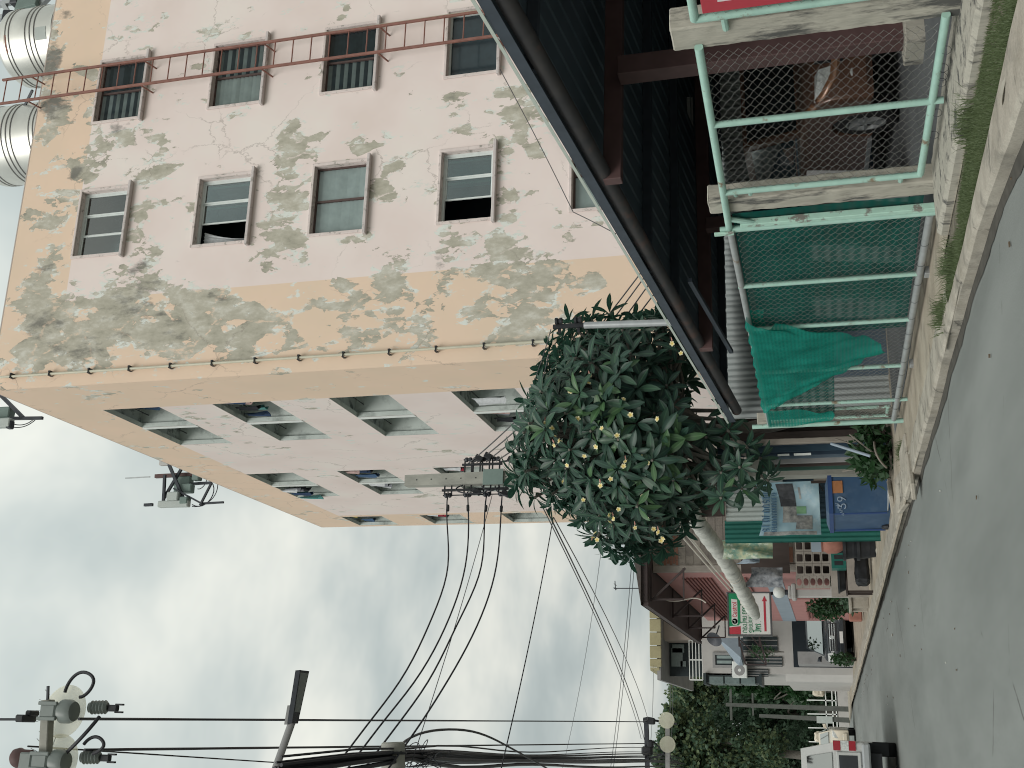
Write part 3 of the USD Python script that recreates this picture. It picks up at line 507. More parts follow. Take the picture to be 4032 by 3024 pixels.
def wall_paint(name, orange_u, axis, rough_peel=0.95):
    """painted render: pink field, orange bands, flaked to white primer and grey-green cement, black mould"""
    N = {'g': ('geometry', {}), 's': ('separate_xyz', {}), 'peel': ('attribute', {'attribute': 'peel'}), 'mold': ('attribute', {'attribute': 'mold'}), 'org': ('attribute', {'attribute': 'orange'}),
         'mp': ('mapping', {'scale': (1, 1, 0.55)}),
         'n1': ('noise_texture', {'scale': 1.7, 'detail': 9.0, 'roughness': 0.62}), 'n2': ('noise_texture', {'scale': 3.1, 'detail': 8.0, 'roughness': 0.68}), 'n3': ('noise_texture', {'scale': 0.55, 'detail': 4.0}),
         'mp2': ('mapping', {'scale': (3, 3, 1.3)}), 'n4': ('noise_texture', {'scale': 1.6, 'detail': 7.0, 'roughness': 0.7}),
         't': ('math', {'math_type': 'multiply_add', 'value2': 1.5, 'value3': -0.75}), 'n5': ('noise_texture', {'scale': 6.5, 'detail': 6.0, 'roughness': 0.7}), 'mp5': ('mapping', {'scale': (1, 1, 0.4)}), 't5': ('math', {'math_type': 'multiply_add', 'value2': 0.9, 'value3': -0.45}), 't6': ('math', {'math_type': 'add'}), 'fv': ('mix_vector', {'fac': 0.13}), 'fl': ('voronoi_texture', {'scale': 2.6}), 'fs': ('separate_color', {}), 'f1': ('math', {'math_type': 'multiply_add', 'value2': 0.62, 'value3': -0.31}), 'fl2': ('voronoi_texture', {'scale': 7.5}), 'fs2': ('separate_color', {}), 'f2': ('math', {'math_type': 'multiply_add', 'value2': 0.36, 'value3': -0.18}), 'fa': ('math', {'math_type': 'add'}), 'fb': ('math', {'math_type': 'add'}), 'vn': ('map_range', {'from_min': 0.47, 'from_max': 0.56, 'clamp': True}), 'vmul': ('math', {'math_type': 'multiply'}), 't2': ('math', {'math_type': 'add'}),
         'te': ('math', {'math_type': 'multiply_add', 'value2': 0.5}),
         'cem': ('map_range', {'from_min': 0.545, 'from_max': 0.56, 'clamp': True}), 'ring': ('map_range', {'from_min': 0.36, 'from_max': 0.42, 'clamp': True}),
         'rn': ('map_range', {'from_min': 0.48, 'from_max': 0.56, 'clamp': True}), 'ringm': ('math', {'math_type': 'multiply'}),
         'pinkc': ('rgb_ramp', {'ramp': [(0.3, (0.72, 0.62, 0.585)), (0.5, (0.76, 0.665, 0.635)), (0.7, (0.77, 0.705, 0.665))]}),
         'orac': ('rgb_ramp', {'ramp': [(0.3, (0.7, 0.56, 0.435)), (0.7, (0.77, 0.59, 0.46))]}),
         'cemc': ('rgb_ramp', {'ramp': [(0.3, (0.27, 0.265, 0.225)), (0.4, (0.38, 0.365, 0.3)), (0.52, (0.46, 0.44, 0.37)), (0.66, (0.6, 0.59, 0.53))]}),
         'whc': ('rgb_ramp', {'ramp': [(0.3, (0.45, 0.47, 0.43)), (0.6, (0.68, 0.71, 0.67))]}),
         'a': ('mix_color', {}), 'b': ('mix_color', {}), 'c': ('mix_color', {}), 'd': ('mix_color', {'b': (0.13, 0.13, 0.12)}),
         'mm': ('math', {'math_type': 'multiply_add', 'value2': 1.2, 'value3': -0.6}), 'mm2': ('math', {'math_type': 'add'}), 'mr': ('map_range', {'from_min': 0.45, 'from_max': 0.7, 'to_max': 0.75, 'clamp': True}),
         'voc': ('voronoi_texture', {'feature': 'distance_to_edge', 'scale': 1.1}), 'vmp': ('mapping', {'scale': (1, 1, 0.7)}), 'vm': ('mix_vector', {'fac': 0.3}), 'vr': ('map_range', {'from_min': 0.008, 'from_max': 0.022, 'to_min': 0.8, 'to_max': 0.0, 'clamp': True}),
         'e': ('mix_color', {}), 'h': ('math', {'math_type': 'multiply_add', 'value2': -1.0, 'value3': 1.0}), 'bp': ('bump', {'strength': 0.55, 'distance': 0.012}), 'hb': ('math', {'math_type': 'multiply_add', 'value2': 0.18}),
         'p': ('principled_bsdf', {'roughness': 0.88, 'specular_ior_level': 0.25}),
         'ck': ('voronoi_texture', {'feature': 'distance_to_edge', 'scale': 0.8}), 'ckv': ('mix_vector', {'fac': 0.35}), 'ckr': ('map_range', {'from_min': 0.0, 'from_max': 0.009, 'to_min': 0.5, 'to_max': 0.0, 'clamp': True}), 'ckn': ('map_range', {'from_min': 0.5, 'from_max': 0.58, 'clamp': True}), 'ckm': ('math', {'math_type': 'multiply'}), 'ckx': ('mix_color', {'b': (0.22, 0.19, 0.17)})}
    L = [('g.position', 'mp.vector'), ('g.position', 'mp2.vector'), ('mp.vector', 'n1.vector'), ('mp.vector', 'n2.vector'), ('g.position', 'n3.vector'), ('mp2.vector', 'n4.vector'),
         ('g.position', 'mp5.vector'), ('mp5.vector', 'n5.vector'), ('n5.fac', 't5.value1'), ('n1.fac', 't.value1'), ('t.value', 't6.value1'), ('t5.value', 't6.value2'), ('mp.vector', 'fv.a'), ('n2.color', 'fv.b'), ('fv.result', 'fl.vector'), ('fl.color', 'fs.color'), ('fs.r', 'f1.value1'), ('fv.result', 'fl2.vector'), ('fl2.color', 'fs2.color'), ('fs2.r', 'f2.value1'), ('f1.value', 'fa.value1'), ('f2.value', 'fa.value2'), ('fa.value', 'fb.value1'), ('t6.value', 'fb.value2'), ('fb.value', 't2.value1'), ('n5.fac', 'vn.value'), ('vn.result', 'vmul.value2'), ('vr.result', 'vmul.value1'), ('peel.fac', 't2.value2'), ('t2.value', 'cem.value'), ('t2.value', 'ring.value'), ('n2.fac', 'rn.value'), ('ring.result', 'ringm.value1'), ('rn.result', 'ringm.value2'),
         ('n3.fac', 'pinkc.fac'), ('n3.fac', 'orac.fac'), ('n2.fac', 'cemc.fac'), ('n2.fac', 'whc.fac'),
         ('org.fac', 'a.fac'), ('pinkc.color', 'a.a'), ('orac.color', 'a.b'), ('cem.result', 'b.fac'), ('a.result', 'b.a'), ('cemc.color', 'b.b'), ('ringm.value', 'c.fac'), ('whc.color', 'c.b'),
         ('n4.fac', 'mm.value1'), ('mm.value', 'mm2.value1'), ('mold.fac', 'mm2.value2'), ('mm2.value', 'mr.value'), ('mr.result', 'd.fac'),
         ('g.position', 'vmp.vector'), ('vmp.vector', 'vm.a'), ('n2.color', 'vm.b'), ('vm.result', 'voc.vector'), ('voc.distance', 'vr.value')]
    # order: paint -> white primer ring -> cement -> painted cracks left over -> mould
    L = [l for l in L if l[1] not in ('b.a', 'b.b', 'b.fac')]
    L += [('a.result', 'c.a'), ('c.result', 'b.a'), ('cemc.color', 'b.b'), ('cem.result', 'b.fac'), ('vmul.value', 'e.fac'), ('b.result', 'e.a'), ('a.result', 'e.b'), ('e.result', 'd.a'), ('g.position', 'ckv.a'), ('n2.color', 'ckv.b'), ('ckv.result', 'ck.vector'), ('ck.distance', 'ckr.value'), ('n3.fac', 'ckn.value'), ('ckr.result', 'ckm.value1'), ('ckn.result', 'ckm.value2'), ('ckm.value', 'ckx.fac'), ('d.result', 'ckx.a'), ('ckx.result', 'p.base_color'),
          ('cem.result', 'h.value1'), ('n1.fac', 'hb.value1'), ('h.value', 'hb.value3'), ('hb.value', 'bp.height'), ('bp.normal', 'p.normal')]
    L = [l for l in L if l[0] not in ('te.value',)]
    N.pop('te'); N.pop('s')
    return usdkit.material(stage, '/World/Looks/' + name, N, L, surface='p.BSDF')
M['facade'] = wall_paint('flaking_painted_render', None, 0)
apt = thing('apartment_building', 'tall pink and orange apartment block with flaking paint and recessed balconies', 'building')
holesA = [(a, b, c, d) for a, b in COLS for c, d in ROWS]
us = lines(BX, AX1, 0.09, [9.715, 9.725] + [k for c in COLS for k in c]); vs = lines(-0.2, BT, 0.09, [18.765, 18.775] + [k for r in ROWS for k in r])
mA, U, V = wall(us, vs, holesA, lambda u, v: np.stack([u, np.full_like(u, BY), v], -1))
rs_ = np.random.default_rng(31)
cen = np.array([[*atY(a, b, BY)[[0, 2]], max(ra, rb) * .0105] for a, b, ra, rb, w in PATCH])
def marks(n, seed):
    r = np.random.default_rng(seed); out = np.zeros_like(U)
    for _ in range(n):
        if r.random() < .62:
            c = cen[r.integers(0, len(cen))]; x, z = c[0] + r.normal() * (c[2] * 1.5 + .25), c[1] + r.normal() * (c[2] * 1.5 + .25)
        elif r.random() < .5: x, z = r.uniform(BX + .4, 22), r.uniform(16, 20.4)
        else: x, z = r.uniform(BX + .4, 22), r.uniform(5, 20)
        wx, wz, w = r.uniform(.05, .16), r.uniform(.06, .34), r.uniform(.35, .62)
        k = (np.abs(U - x) < .6) & (np.abs(V - z) < 1.2)
        out[k] = np.maximum(out[k], w * np.exp(-((U[k] - x) / wx) ** 2 - ((V[k] - z) / wz) ** 2))
    return out
nzA = meshkit.fbm(np.stack([U * 0.35, V * 0.12, 0 * U], 1), 3, 8)
peelA = np.clip(blobs(U, V, PATCH), 0, 1.15) * 0.57 + 0.12 * np.clip((nzA - .5) * 6, 0, 1) + np.where((V > 18.77), 0.06, 0) - 0.05
peelA = peelA - np.where((U < 9.9) & (V < 13.5), .09, 0) - np.where(U > 10.4, .03, 0); peelA = np.maximum(peelA, 0) + marks(420, 5) * .8; peelA[U < BX + 0.28] = np.minimum(peelA[U < BX + 0.28], 0.1)
moldA = np.clip(blobs(U, V, MOLD), 0, 1.1) * 0.48 + np.where(V > BT - 0.5, 0.14, 0) + marks(150, 8) * .6 * (V > 12) + .12 * (peelA > .4)
# splash lines round the windows are dirtier
for a, b, c, d in holesA[:8]:
    dd = np.maximum(np.maximum(a - U, U - b), np.maximum(c - V, V - d)); peelA += 0.17 * np.exp(-np.clip(dd, 0, 9) / 0.25)
oraA = ((U < 9.72) | (V > 18.77)).astype(float)
obj('front_wall', mA, M['facade'], apt, pv={'peel': peelA, 'mold': moldA, 'orange': oraA})
holesB = [(a, b, c, d) for a, b in BAYS for c, d in BROW]
us = lines(BY, BY1, 0.2, [38.9, 38.91, 24.05, 24.04] + [k for c in BAYS for k in c]); vs = lines(-0.2, BT, 0.2, [18.78, 18.79] + [k for r in BROW for k in r])
mB, U, V = wall(us, vs, holesB, lambda u, v: np.stack([np.full_like(u, BX), u, v], -1)); mB.invert()
peelB = 0.02 + 0.1 * (meshkit.fbm(np.stack([U * .5, V * .25, 0 * U], 1), 3, 12) > .55) + 0.5 * np.exp(-((U - 29.2) / 1.2) ** 2 - ((V - 16.6) / 0.6) ** 2) * 0.55 + 0.38 * np.exp(-((U - 24.8) / 1.0) ** 2 - ((V - 16.5) / 0.35) ** 2) + 0.3 * np.exp(-((U - 24.9) / .8) ** 2 - ((V - 13.4) / .3) ** 2)
moldB = np.where(V > 18.9, 0.1 + 0.2 * np.clip(V - 19.0, 0, 1.5), 0.03) + 0.1 * np.exp(-((U - 29.5) / 3) ** 2 - ((V - 16.4) / 1) ** 2)
oraB = ((U < 24.045) | (V > 18.785) | (U > 38.905)).astype(float)
obj('side_wall', mB, M['facade'], apt, pv={'peel': peelB, 'mold': moldB, 'orange': oraB})
obj('rear_wall', [bx((BX + 0.02, BY1 - 0.2, 0), (AX1, BY1 + 0.05, BT - 0.02)), bx((AX1 - 0.2, BY + 0.02, 0), (AX1 + 0.02, BY1, BT - 0.02))], M['cream'], apt)
obj('parapet', [bx((BX + 0.002, BY + 0.002, BT - 0.004), (AX1, BY + 0.22, BT + 0.05), 0.012), bx((BX + 0.002, BY + 0.22, BT - 0.004), (BX + 0.22, BY1, BT + 0.05), 0.012),
                bx((BX + 0.2, BY + 0.2, ROOFZ), (BX + 0.215, BY1, BT - 0.006)), bx((BX + 0.215, BY + 0.2, ROOFZ), (AX1 - 0.2, BY + 0.215, BT - 0.006))], M['cream'], apt)
obj('roof_slab', bx((BX + 0.1, BY + 0.1, ROOFZ - 0.2), (AX1 - 0.1, BY1 - 0.1, ROOFZ)), M['grey'], apt)
# ---- windows of the camera-side wall
def pane(a, b, c, d, y, m, parent, t=0.006): return obj('pane', bx((a, y, c), (b, y + t, d)), m, parent)
for ci, (a, b) in enumerate(COLS):
    for ri, (c, d) in enumerate(ROWS):
        if ri == 5 or (ci == 2 and ri > 2): vis = False
        else: vis = True
        w = UsdGeom.Xform.Define(stage, numbered(str(apt.GetPath()), 'window')).GetPrim()
        yy = BY + 0.16
        obj('reveal', [bx((a - .02, BY + .004, c - .02), (a, BY + .3, d + .02)), bx((b, BY + .004, c - .02), (b + .02, BY + .3, d + .02)), bx((a, BY + .004, d), (b, BY + .3, d + .02)), bx((a, BY + .004, c - .02), (b, BY + .3, c))], M['dirtysurround'], w)
        pr = 0.07
        obj('surround', [bx((a - .075, BY - pr * .6, c - .02), (a - .001, BY - .003, d + .07), .01), bx((b + .001, BY - pr * .6, c - .02), (b + .075, BY - .003, d + .07), .01), bx((a - .001, BY - pr * .6, d + .001), (b + .001, BY - .003, d + .07), .01)], M['dirtysurround'], w)
        obj('sill', bx((a - .15, BY - .13, c - .1), (b + .15, BY - .002, c - .021), .012), M['surround'], w)
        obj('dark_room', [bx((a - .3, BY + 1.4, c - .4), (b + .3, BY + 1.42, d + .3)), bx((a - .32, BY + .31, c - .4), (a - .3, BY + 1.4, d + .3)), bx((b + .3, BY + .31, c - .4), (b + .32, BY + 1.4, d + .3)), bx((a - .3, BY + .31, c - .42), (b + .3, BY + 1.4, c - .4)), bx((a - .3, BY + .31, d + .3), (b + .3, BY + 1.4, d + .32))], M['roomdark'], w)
        if not vis: pane(a, b, c, d, yy, M['glassdark'], w); continue
        sash = ci == 0 and ri in (0, 1, 3)
        if sash:
            fr, f2 = M['alu'], .055
            obj('frame', [bx((a, yy - .03, c), (a + f2, yy + .05, d)), bx((b - f2, yy - .03, c), (b, yy + .05, d)), bx((a + f2, yy - .03, d - f2), (b - f2, yy + .05, d)), bx((a + f2, yy - .03, c), (b - f2, yy + .05, c + f2))], fr, w)
            wd = (b - a - 2 * f2) / 3
            for k in range(3):
                x0, x1 = a + f2 + k * wd, a + f2 + (k + 1) * wd
                if ri != 0 and k == 0: continue                                     # this panel stands open
                y2 = yy + (.012 if k == 1 else -.012)
                obj('sash', [bx((x0, y2, c + f2), (x0 + .035, y2 + .03, d - f2)), bx((x1 - .035, y2, c + f2), (x1, y2 + .03, d - f2)), bx((x0 + .035, y2, c + f2), (x1 - .035, y2 + .03, c + f2 + .035)), bx((x0 + .035, y2, d - f2 - .035), (x1 - .035, y2 + .03, d - f2))], fr, w)
                pane(x0 + .035, x1 - .035, c + f2 + .035, d - f2 - .035, y2 + .012, M['glass'], w)
                if ri: obj('inner_sash', bx((x1 - .12, y2 + .06, c + f2 + .04), (x1 - .075, y2 + .085, d - f2 - .04)), M['teal'], w)
            if ri in (0, 3):
                P = np.stack([np.stack([np.linspace(b - .75 if ri else a + .1, b - .08 if ri else a + .6, 16), yy + .16 + .025 * np.sin(np.linspace(0, 30, 16) + t), np.full(16, t)], -1) for t in np.linspace(c + .08, d - .08, 8)], 0)
                obj('curtain', grid(P), M['cl_teal' if ri else 'cl_grey'], w, smooth=True)
            if ri == 1:
                u = np.linspace(0, 1, 12)
                P = np.stack([np.stack([a + .1 + (.1 + .3 * ((t - c) / (d - c)) ** 2) * u + .015 * np.sin(u * 25), yy + .12 + .03 * np.cos(u * 25), np.full_like(u, t)], -1) for t in np.linspace(c + .1, d - .1, 14)], 0)
                obj('curtain', grid(P), M['cl_white'], w, smooth=True)
        else:
            fr = M['brownframe'] if not (ri == 3 and ci == 1) else M['alu']; f2 = .045; xm = (a + b) / 2
            obj('frame', [bx((a, yy - .03, c), (a + f2, yy + .05, d)), bx((b - f2, yy - .03, c), (b, yy + .05, d)), bx((a + f2, yy - .03, d - f2), (b - f2, yy + .05, d)), bx((a + f2, yy - .03, c), (b - f2, yy + .05, c + .03))] + ([] if ri == 3 and ci == 1 else [bx((xm - .025, yy - .04, c + .03), (xm + .025, yy + .06, d - f2))]), fr, w)
            if ri == 3 and ci == 1:
                pane(a + f2, b - f2, c + .03, d - f2, yy + .01, M['louvredark'], w); continue
            rr = random.Random(ri * 7 + ci)
            for h, (x0, x1) in enumerate(((a + f2, xm - .025), (xm + .025, b - f2))):
                nb = 12; hh = (d - f2 - c - .03) / nb
                for k in range(nb):
                    if ci == 1 and h == 1 and ri != 1: mm = M['louvredark']
                    elif ci == 1: mm = M['louvre'] if k % 2 else M['louvredark']
                    else: mm = M['louvrepale']
                    if ci == 1 and h == 0 and ri == 1: mm = M['louvrepale']
                    tilt = 0.35 if not (ci == 0) else 0.12
                    obj('louvre_blade', cbx(((x0 + x1) / 2, yy + .01, c + .03 + (k + .5) * hh), (x1 - x0 - .004, .006, hh * 1.04), 0, 0, tilt + rr.uniform(-.06, .06)), mm, w)
# ---- balconies on the road side
for bi, (a, b) in enumerate(BAYS):
    for ri, (c, d) in enumerate(BROW):
        g = UsdGeom.Xform.Define(stage, numbered(str(apt.GetPath()), 'balcony')).GetPrim()
        x0, x1, e = BX + .003, BX + 1.5, 0.055
        fl = c - 0.95
        obj('recess', [bx((x1, a - e, fl), (x1 + .05, b + e, d + .1)), bx((x0 + .12, a - e - .02, fl), (x1, a - e, d + .1)), bx((x0 + .12, b + e, fl), (x1, b + e + .02, d + .1)), bx((x0 + .12, a - e, fl - .05), (x1, b + e, fl)),
                       bx((x0, a - .015, c - .015), (x0 + .12, a, d + .015)), bx((x0, b, c - .015), (x0 + .12, b + .015, d + .015)), bx((x0, a, c - .015), (x0 + .12, b, c)), bx((x0, a, d), (x0 + .12, b, d + .015))], M['recess'], g)
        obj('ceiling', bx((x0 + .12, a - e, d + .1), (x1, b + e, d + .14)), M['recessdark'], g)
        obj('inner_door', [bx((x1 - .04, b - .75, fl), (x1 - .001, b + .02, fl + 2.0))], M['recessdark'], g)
        obj('clothes_pole', [cyl((x0 + .35, a - e, d - .12), (x0 + .35, b + e, d - .12), .014, 6), cyl((x0 + .35, a + .6, d - .12), (x1 - .02, a + .62, d - .5), .013, 6)], M['darksteel'], g)
        if bi in (0, 2): obj('divider', bx((BX - .012, b + .004, c), (BX - .004, b + .176, d)), M['white'], g)
# ---- rain pipe on the corner
pts = [(7.83, BY - .09, 20.2), (7.86, BY - .09, 6.45)]
pipe = thing('drain_pipe', 'long thin yellowed pipe clamped down the corner of the apartment block', 'pipe')
obj('pipe', tube(pts, .032, 8), M['pvc'], pipe, smooth=40)
for k, z in enumerate(np.linspace(19.9, 6.9, 13)):
    obj('clamp', [bx((7.785, BY - .13, z - .03), (7.8, BY - .003, z + .03)), bx((7.87, BY - .13, z - .025), (7.91, BY - .003, z + .025)), bx((7.80, BY - .14, z - .012), (7.87, BY - .125, z + .012))], M['black'], pipe)
# ---- ladder
lad = thing('ladder', 'long red oxide steel ladder fixed up the front of the apartment block', 'ladder')
for x in (15.27, 15.98): obj('rail', bx((x - .03, BY - .46, 7.0), (x + .03, BY - .40, 21.4), .006), M['rustlight'], lad)
for z in np.arange(7.2, 21.45, 0.485): obj('rung', cyl((15.27, BY - .43, z), (15.98, BY - .43, z), .016, 6), M['rustlight'], lad)
for z in (20.55, 17.2, 13.85, 10.8, 7.9):
    for x in (15.27, 15.98): obj('bracket', bar((x, BY - .42, z), (x, BY - .003, z - .12), .03), M['rustlight'], lad)
obj('conduit', tube([(16.03, BY - .38, 20.4), (16.04, BY - .38, 14), (16.06, BY - .38, 6.8)], .022, 6), M['pvc'], lad)
# ---- laundry
CK = dict(CL)
def laundry(a, b, c, d, items, label, x=BX - .05):
    t = thing('laundry', label, 'laundry', group='laundry on the balconies'); n = len(items)
    for k, (cn, L) in enumerate(items):
        y0 = a + (b - a) * (k + .08) / n; y1 = a + (b - a) * (k + .95) / n
        uu, vv = np.linspace(0, 1, 7), np.linspace(0, 1, 6); Ug, Vg = np.meshgrid(uu, vv, indexing='ij')
        P = np.stack([x + .05 * np.sin(Ug * 9 + k) * (0.3 + Vg) + .09 * k % .2, y0 + (y1 - y0) * (Ug * (1 - .12 * Vg) + .06 * Vg) + .02 * np.sin(7 * Vg + k), d - .1 - L * Vg * (1 + .1 * np.sin(Ug * 6 + 2 * k)) - .04 * np.sin(Ug * PI)], -1)
        obj(['shirt', 'towel', 'trousers'][k % 3], slab(P, np.array([.012, 0, 0])), M['cl_' + cn], t, smooth=40)
lx = BX + .3
laundry(24.6, 25.7, 17.15, 18.78, [('navy', .55), ('navy', .6), ('denim', .5)], 'navy clothes on the top floor balcony nearest the building corner', lx)
laundry(24.2, 25.75, 14.08, 15.66, [('navy', .6), ('white', .35), ('rose', .5), ('black', .6), ('teal', .65), ('navy', .6)], 'crowded dark and pale clothes, second floor from the top, nearest the corner', BX + .1)
laundry(33.8, 35.4, 17.25, 18.74, [('white', .5), ('grey', .55), ('black', .7), ('navy', .7), ('teal', .45), ('teal', .8)], 'black and teal clothes bulging from the top balcony in the middle bay', BX - .1)
laundry(32.0, 33.4, 14.08, 15.66, [('rose', .4), ('navy', .6), ('black', .6), ('denim', .7), ('black', .6)], 'dark clothes on the middle bay balcony left of the pole top', BX + .05)
laundry(33.8, 35.2, 14.08, 15.66, [('white', .5), ('grey', .5), ('white', .35)], 'white sheets on the middle bay balcony beside the pole top', BX + .05)
laundry(39.4, 41.0, 17.25, 18.7, [('yellow', .25), ('navy', .5), ('black', .55), ('denim', .5)], 'dark clothes with a yellow one on the farthest top balcony', BX + .1)
laundry(39.5, 40.9, 14.12, 15.66, [('white', .4), ('red', .5), ('black', .5)], 'red, black and white clothes on the farthest balcony one floor down', BX + .1)
laundry(26.2, 27.6, 7.9, 9.42, [('red', .5), ('rose', .5), ('grey', .45), ('black', .5)], 'red and grey clothes on the balcony just above the flowering tree', BX + .15)
laundry(32.2, 33.3, 10.98, 12.52, [('white', .5), ('red', .45), ('black', .4)], 'white and red clothes on the balcony behind the concrete pole', BX + .1)
laundry(24.6, 25.3, 7.9, 9.2, [('white', .7)], 'single white cloth hanging low on the corner balcony above the tree', BX - .02)

# ================================================================== FENCE
NF = 4.65
def vtube(s, z0, z1, r, n=NF): return tube([FP(s, n, z0), FP(s, n, z1)], r, 10)
def stube(s0, s1, z0, z1, r, n=NF): return tube([FP(s0, n, z0), FP(s1, n, z1)], r, 10)
def fbox(s0, s1, n0, n1, z0, z1, c=0.0):
    """box aligned with the fence"""
    m = cbx((0, 0, 0), (abs(n1 - n0), abs(s1 - s0), abs(z1 - z0)), c, -FA); m.apply_translation(FP((s0 + s1) / 2, (n0 + n1) / 2, (z0 + z1) / 2)); return m
def chipped(m, amt, seed, step=0.05):
    m = m.subdivide_to_size(step, max_iter=12); n = m.vertex_normals
    m.vertices += n * (amt * (meshkit.fbm(m.vertices * 9, 3, seed) - 0.5))[:, None]; return m
cp1 = obj('concrete_post', chipped(fbox(6.19, 6.43, NF + .02, NF + .2, 0.05, 1.96, .012), .02, 2), M['post'], label='thick weathered concrete fence post below the red sign', cat='fence post', group='concrete fence posts', smooth=30)
obj('concrete_post', chipped(fbox(8.56, 8.78, NF + .03, NF + .2, 0.0, 1.96, .012), .02, 5), M['post'], label='weathered concrete fence post between the bare mesh panel and the gate', cat='fence post', group='concrete fence posts', smooth=30)
obj('concrete_post', chipped(fbox(15.3, 15.5, NF + .2, NF + .36, 0.0, 1.98, .01), .015, 6), M['post'], label='far concrete post with an orange label beyond the last narrow gate', cat='fence post', group='concrete fence posts', smooth=30)
tag(obj('post_label', fbox(15.285, 15.298, NF + .22, NF + .33, 1.25, 1.42), M['orange'], None), 'small orange label stuck on the far concrete post', 'label')
obj('fence_ledge', chipped(fbox(2.0, 8.66, NF - .42, NF + .24, 0.02, 0.17, .03), .016, 7, .07), M['post'], label='low concrete ledge under the bare chain link panels', cat='ledge', smooth=30)
def chain(s0, s1, z0, z1, n=NF, p=0.053, r=0.002, amp=0.006):
    """woven chain link: zigzag wires hooked into each other"""
    ms = []; q = p * 0.62; k = int((z1 - z0) / q)
    zs = z0 + np.arange(k + 1) * q
    for i in range(int((s1 - s0) / p) + 1):
        s = s0 + i * p; sgn = np.where(np.arange(k + 1) % 2 == 0, 0.5, -0.5) * p * 1.06
        ss = np.clip(s + sgn, s0, s1); sgn = sgn * (1 if i % 2 else -1); ss = np.clip(s + sgn, s0, s1); nn = n + amp * np.where(np.arange(k + 1) % 2 == 0, 1, -1) * (1 if i % 2 else 1)
        pts = ss[:, None] * FD + nn[:, None] * FN; pts[:, 2] += zs
        ms.append(tube(pts, r, 3, False))
    return cat_(ms)
fence = thing('chain_link_panel', 'bare rusty-wired chain link fence panel in front of the brown car', 'fence panel', group='chain link panels along the street')
for s0, s1, nm in ((6.45, 8.5, fence),):
    obj('top_rail', stube(6.38, 9.1, 1.79, 1.82, .03), M['mint'], nm, smooth=40)
    obj('bottom_rail', stube(6.37, 8.36, .25, .28, .028), M['mint'], nm, smooth=40)
    obj('upright', vtube(7.34, .19, 1.79, .026), M['mint'], nm, smooth=40)
    obj('upright', vtube(8.37, .27, 1.8, .026), M['mint'], nm, smooth=40)
    obj('wire_mesh', chain(6.46, 8.36, .29, 1.78), M['wire'], nm, kind='stuff')
    obj('stub', [tube([FP(8.37, NF, 1.6), FP(8.5, NF + .04, 1.6)], .02, 8), tube([FP(8.37, NF, .42), FP(8.52, NF + .04, .42)], .02, 8), tube([FP(8.37, NF, 1.72), FP(8.5, NF + .04, 1.72)], .02, 8)], M['mint'], nm)
    wt = [tube([FP(s, NF, .22) + .034 * (math.cos(a) * FN + math.sin(a) * Z_) for a in np.linspace(0, 6.5, 9)], .0022, 3) for s in (6.75, 6.95, 7.05, 7.12, 7.5, 7.8)]
    obj('wire_tie', wt, M['darksteel'], nm)
near = thing('chain_link_panel', 'chain link panel with the red sign at the picture edge', 'fence panel', group='chain link panels along the street')
obj('upright', vtube(6.06, .3, 1.78, .028, NF - .02), M['mint'], near, smooth=40)
obj('top_rail', stube(3.0, 6.06, 1.74, 1.78, .03, NF - .02), M['mint'], near, smooth=40)
obj('stub', tube([FP(6.06, NF - .02, 1.6), FP(6.25, NF + .02, 1.6)], .022, 8), M['mint'], near)
obj('wire_mesh', chain(4.2, 6.03, .3, 1.74, NF - .02), M['wire'], near, kind='stuff')
rs = thing('red_sign', 'red sign with a white border line tied to the near fence panel', 'sign')
obj('panel', fbox(4.4, 5.96, NF - .065, NF - .055, .9, 1.72, .003), M['signred'], rs)
obj('border_line', [fbox(4.4, 5.86, NF - .069, NF - .0655, 1.60, 1.618), fbox(5.842, 5.86, NF - .069, NF - .0655, 1.0, 1.6)], M['signwhite'], rs)
# ---- the gate with green net
gate = thing('sliding_gate', 'mint green sliding gate of chain link backed with dark green net', 'gate')
GT = [(9.03, -.05), (10.25, .16), (11.36, .17), (12.72, .18), (13.94, .09), (14.8, .06)]
obj('top_rail', stube(9.08, 14.75, 1.815, 1.79, .03), M['rustpipe'], gate, smooth=40)
obj('bottom_pipe', stube(9.06, 14.73, .16, .215, .034), M['rustpipe'], gate, smooth=40)
for k, (s, z) in enumerate(GT): obj('upright', vtube(s, max(z, 0.05), 1.84 if k else 1.9, .03 if k in (0, 5) else .024), M['mint'], gate, smooth=40)
obj('upright', fbox(8.93, 8.99, NF - .02, NF + .04, .12, 1.72, .005), M['mint_old'], gate)
obj('brace', tube([FP(8.86, NF + .01, 1.8), FP(9.02, NF - .0, 1.45)], .024, 8), M['mint'], gate, smooth=40)
obj('latch_plate', fbox(9.0, 9.05, NF - .05, NF - .03, 1.78, 1.95, .004), M['mint_old'], gate)
obj('wire_mesh', chain(9.1, 14.7, .2, 1.78, NF - .005, 0.056, .0022), M['wire'], gate, kind='stuff')
for s in (10.25, 12.7): obj('wheel_bracket', fbox(s - .05, s + .05, NF - .03, NF + .05, .05, .13, .005), M['galv'], gate)
wt = [tube([FP(s, NF, .165 + .011 * (s - 9) * .9) + .04 * (math.cos(a) * FN + math.sin(a) * Z_) for a in np.linspace(0, 6.5, 9)], .0024, 3) for s in np.arange(9.6, 14.6, .42)]
obj('wire_tie', wt, M['darksteel'], gate)
def netsheet(s0, s1, z0, z1, n, wav=.015, ns=40, nz=24, seed=0):
    S, Zg = np.meshgrid(np.linspace(s0, s1, ns), np.linspace(z0, z1, nz), indexing='ij')
    off = n + wav * (meshkit.fbm(np.stack([S * 2.5, Zg * 1.2, 0 * S], -1), 3, seed) - .5) * 2
    P = S[..., None] * FD + off[..., None] * FN; P[..., 2] += Zg; return grid(P)
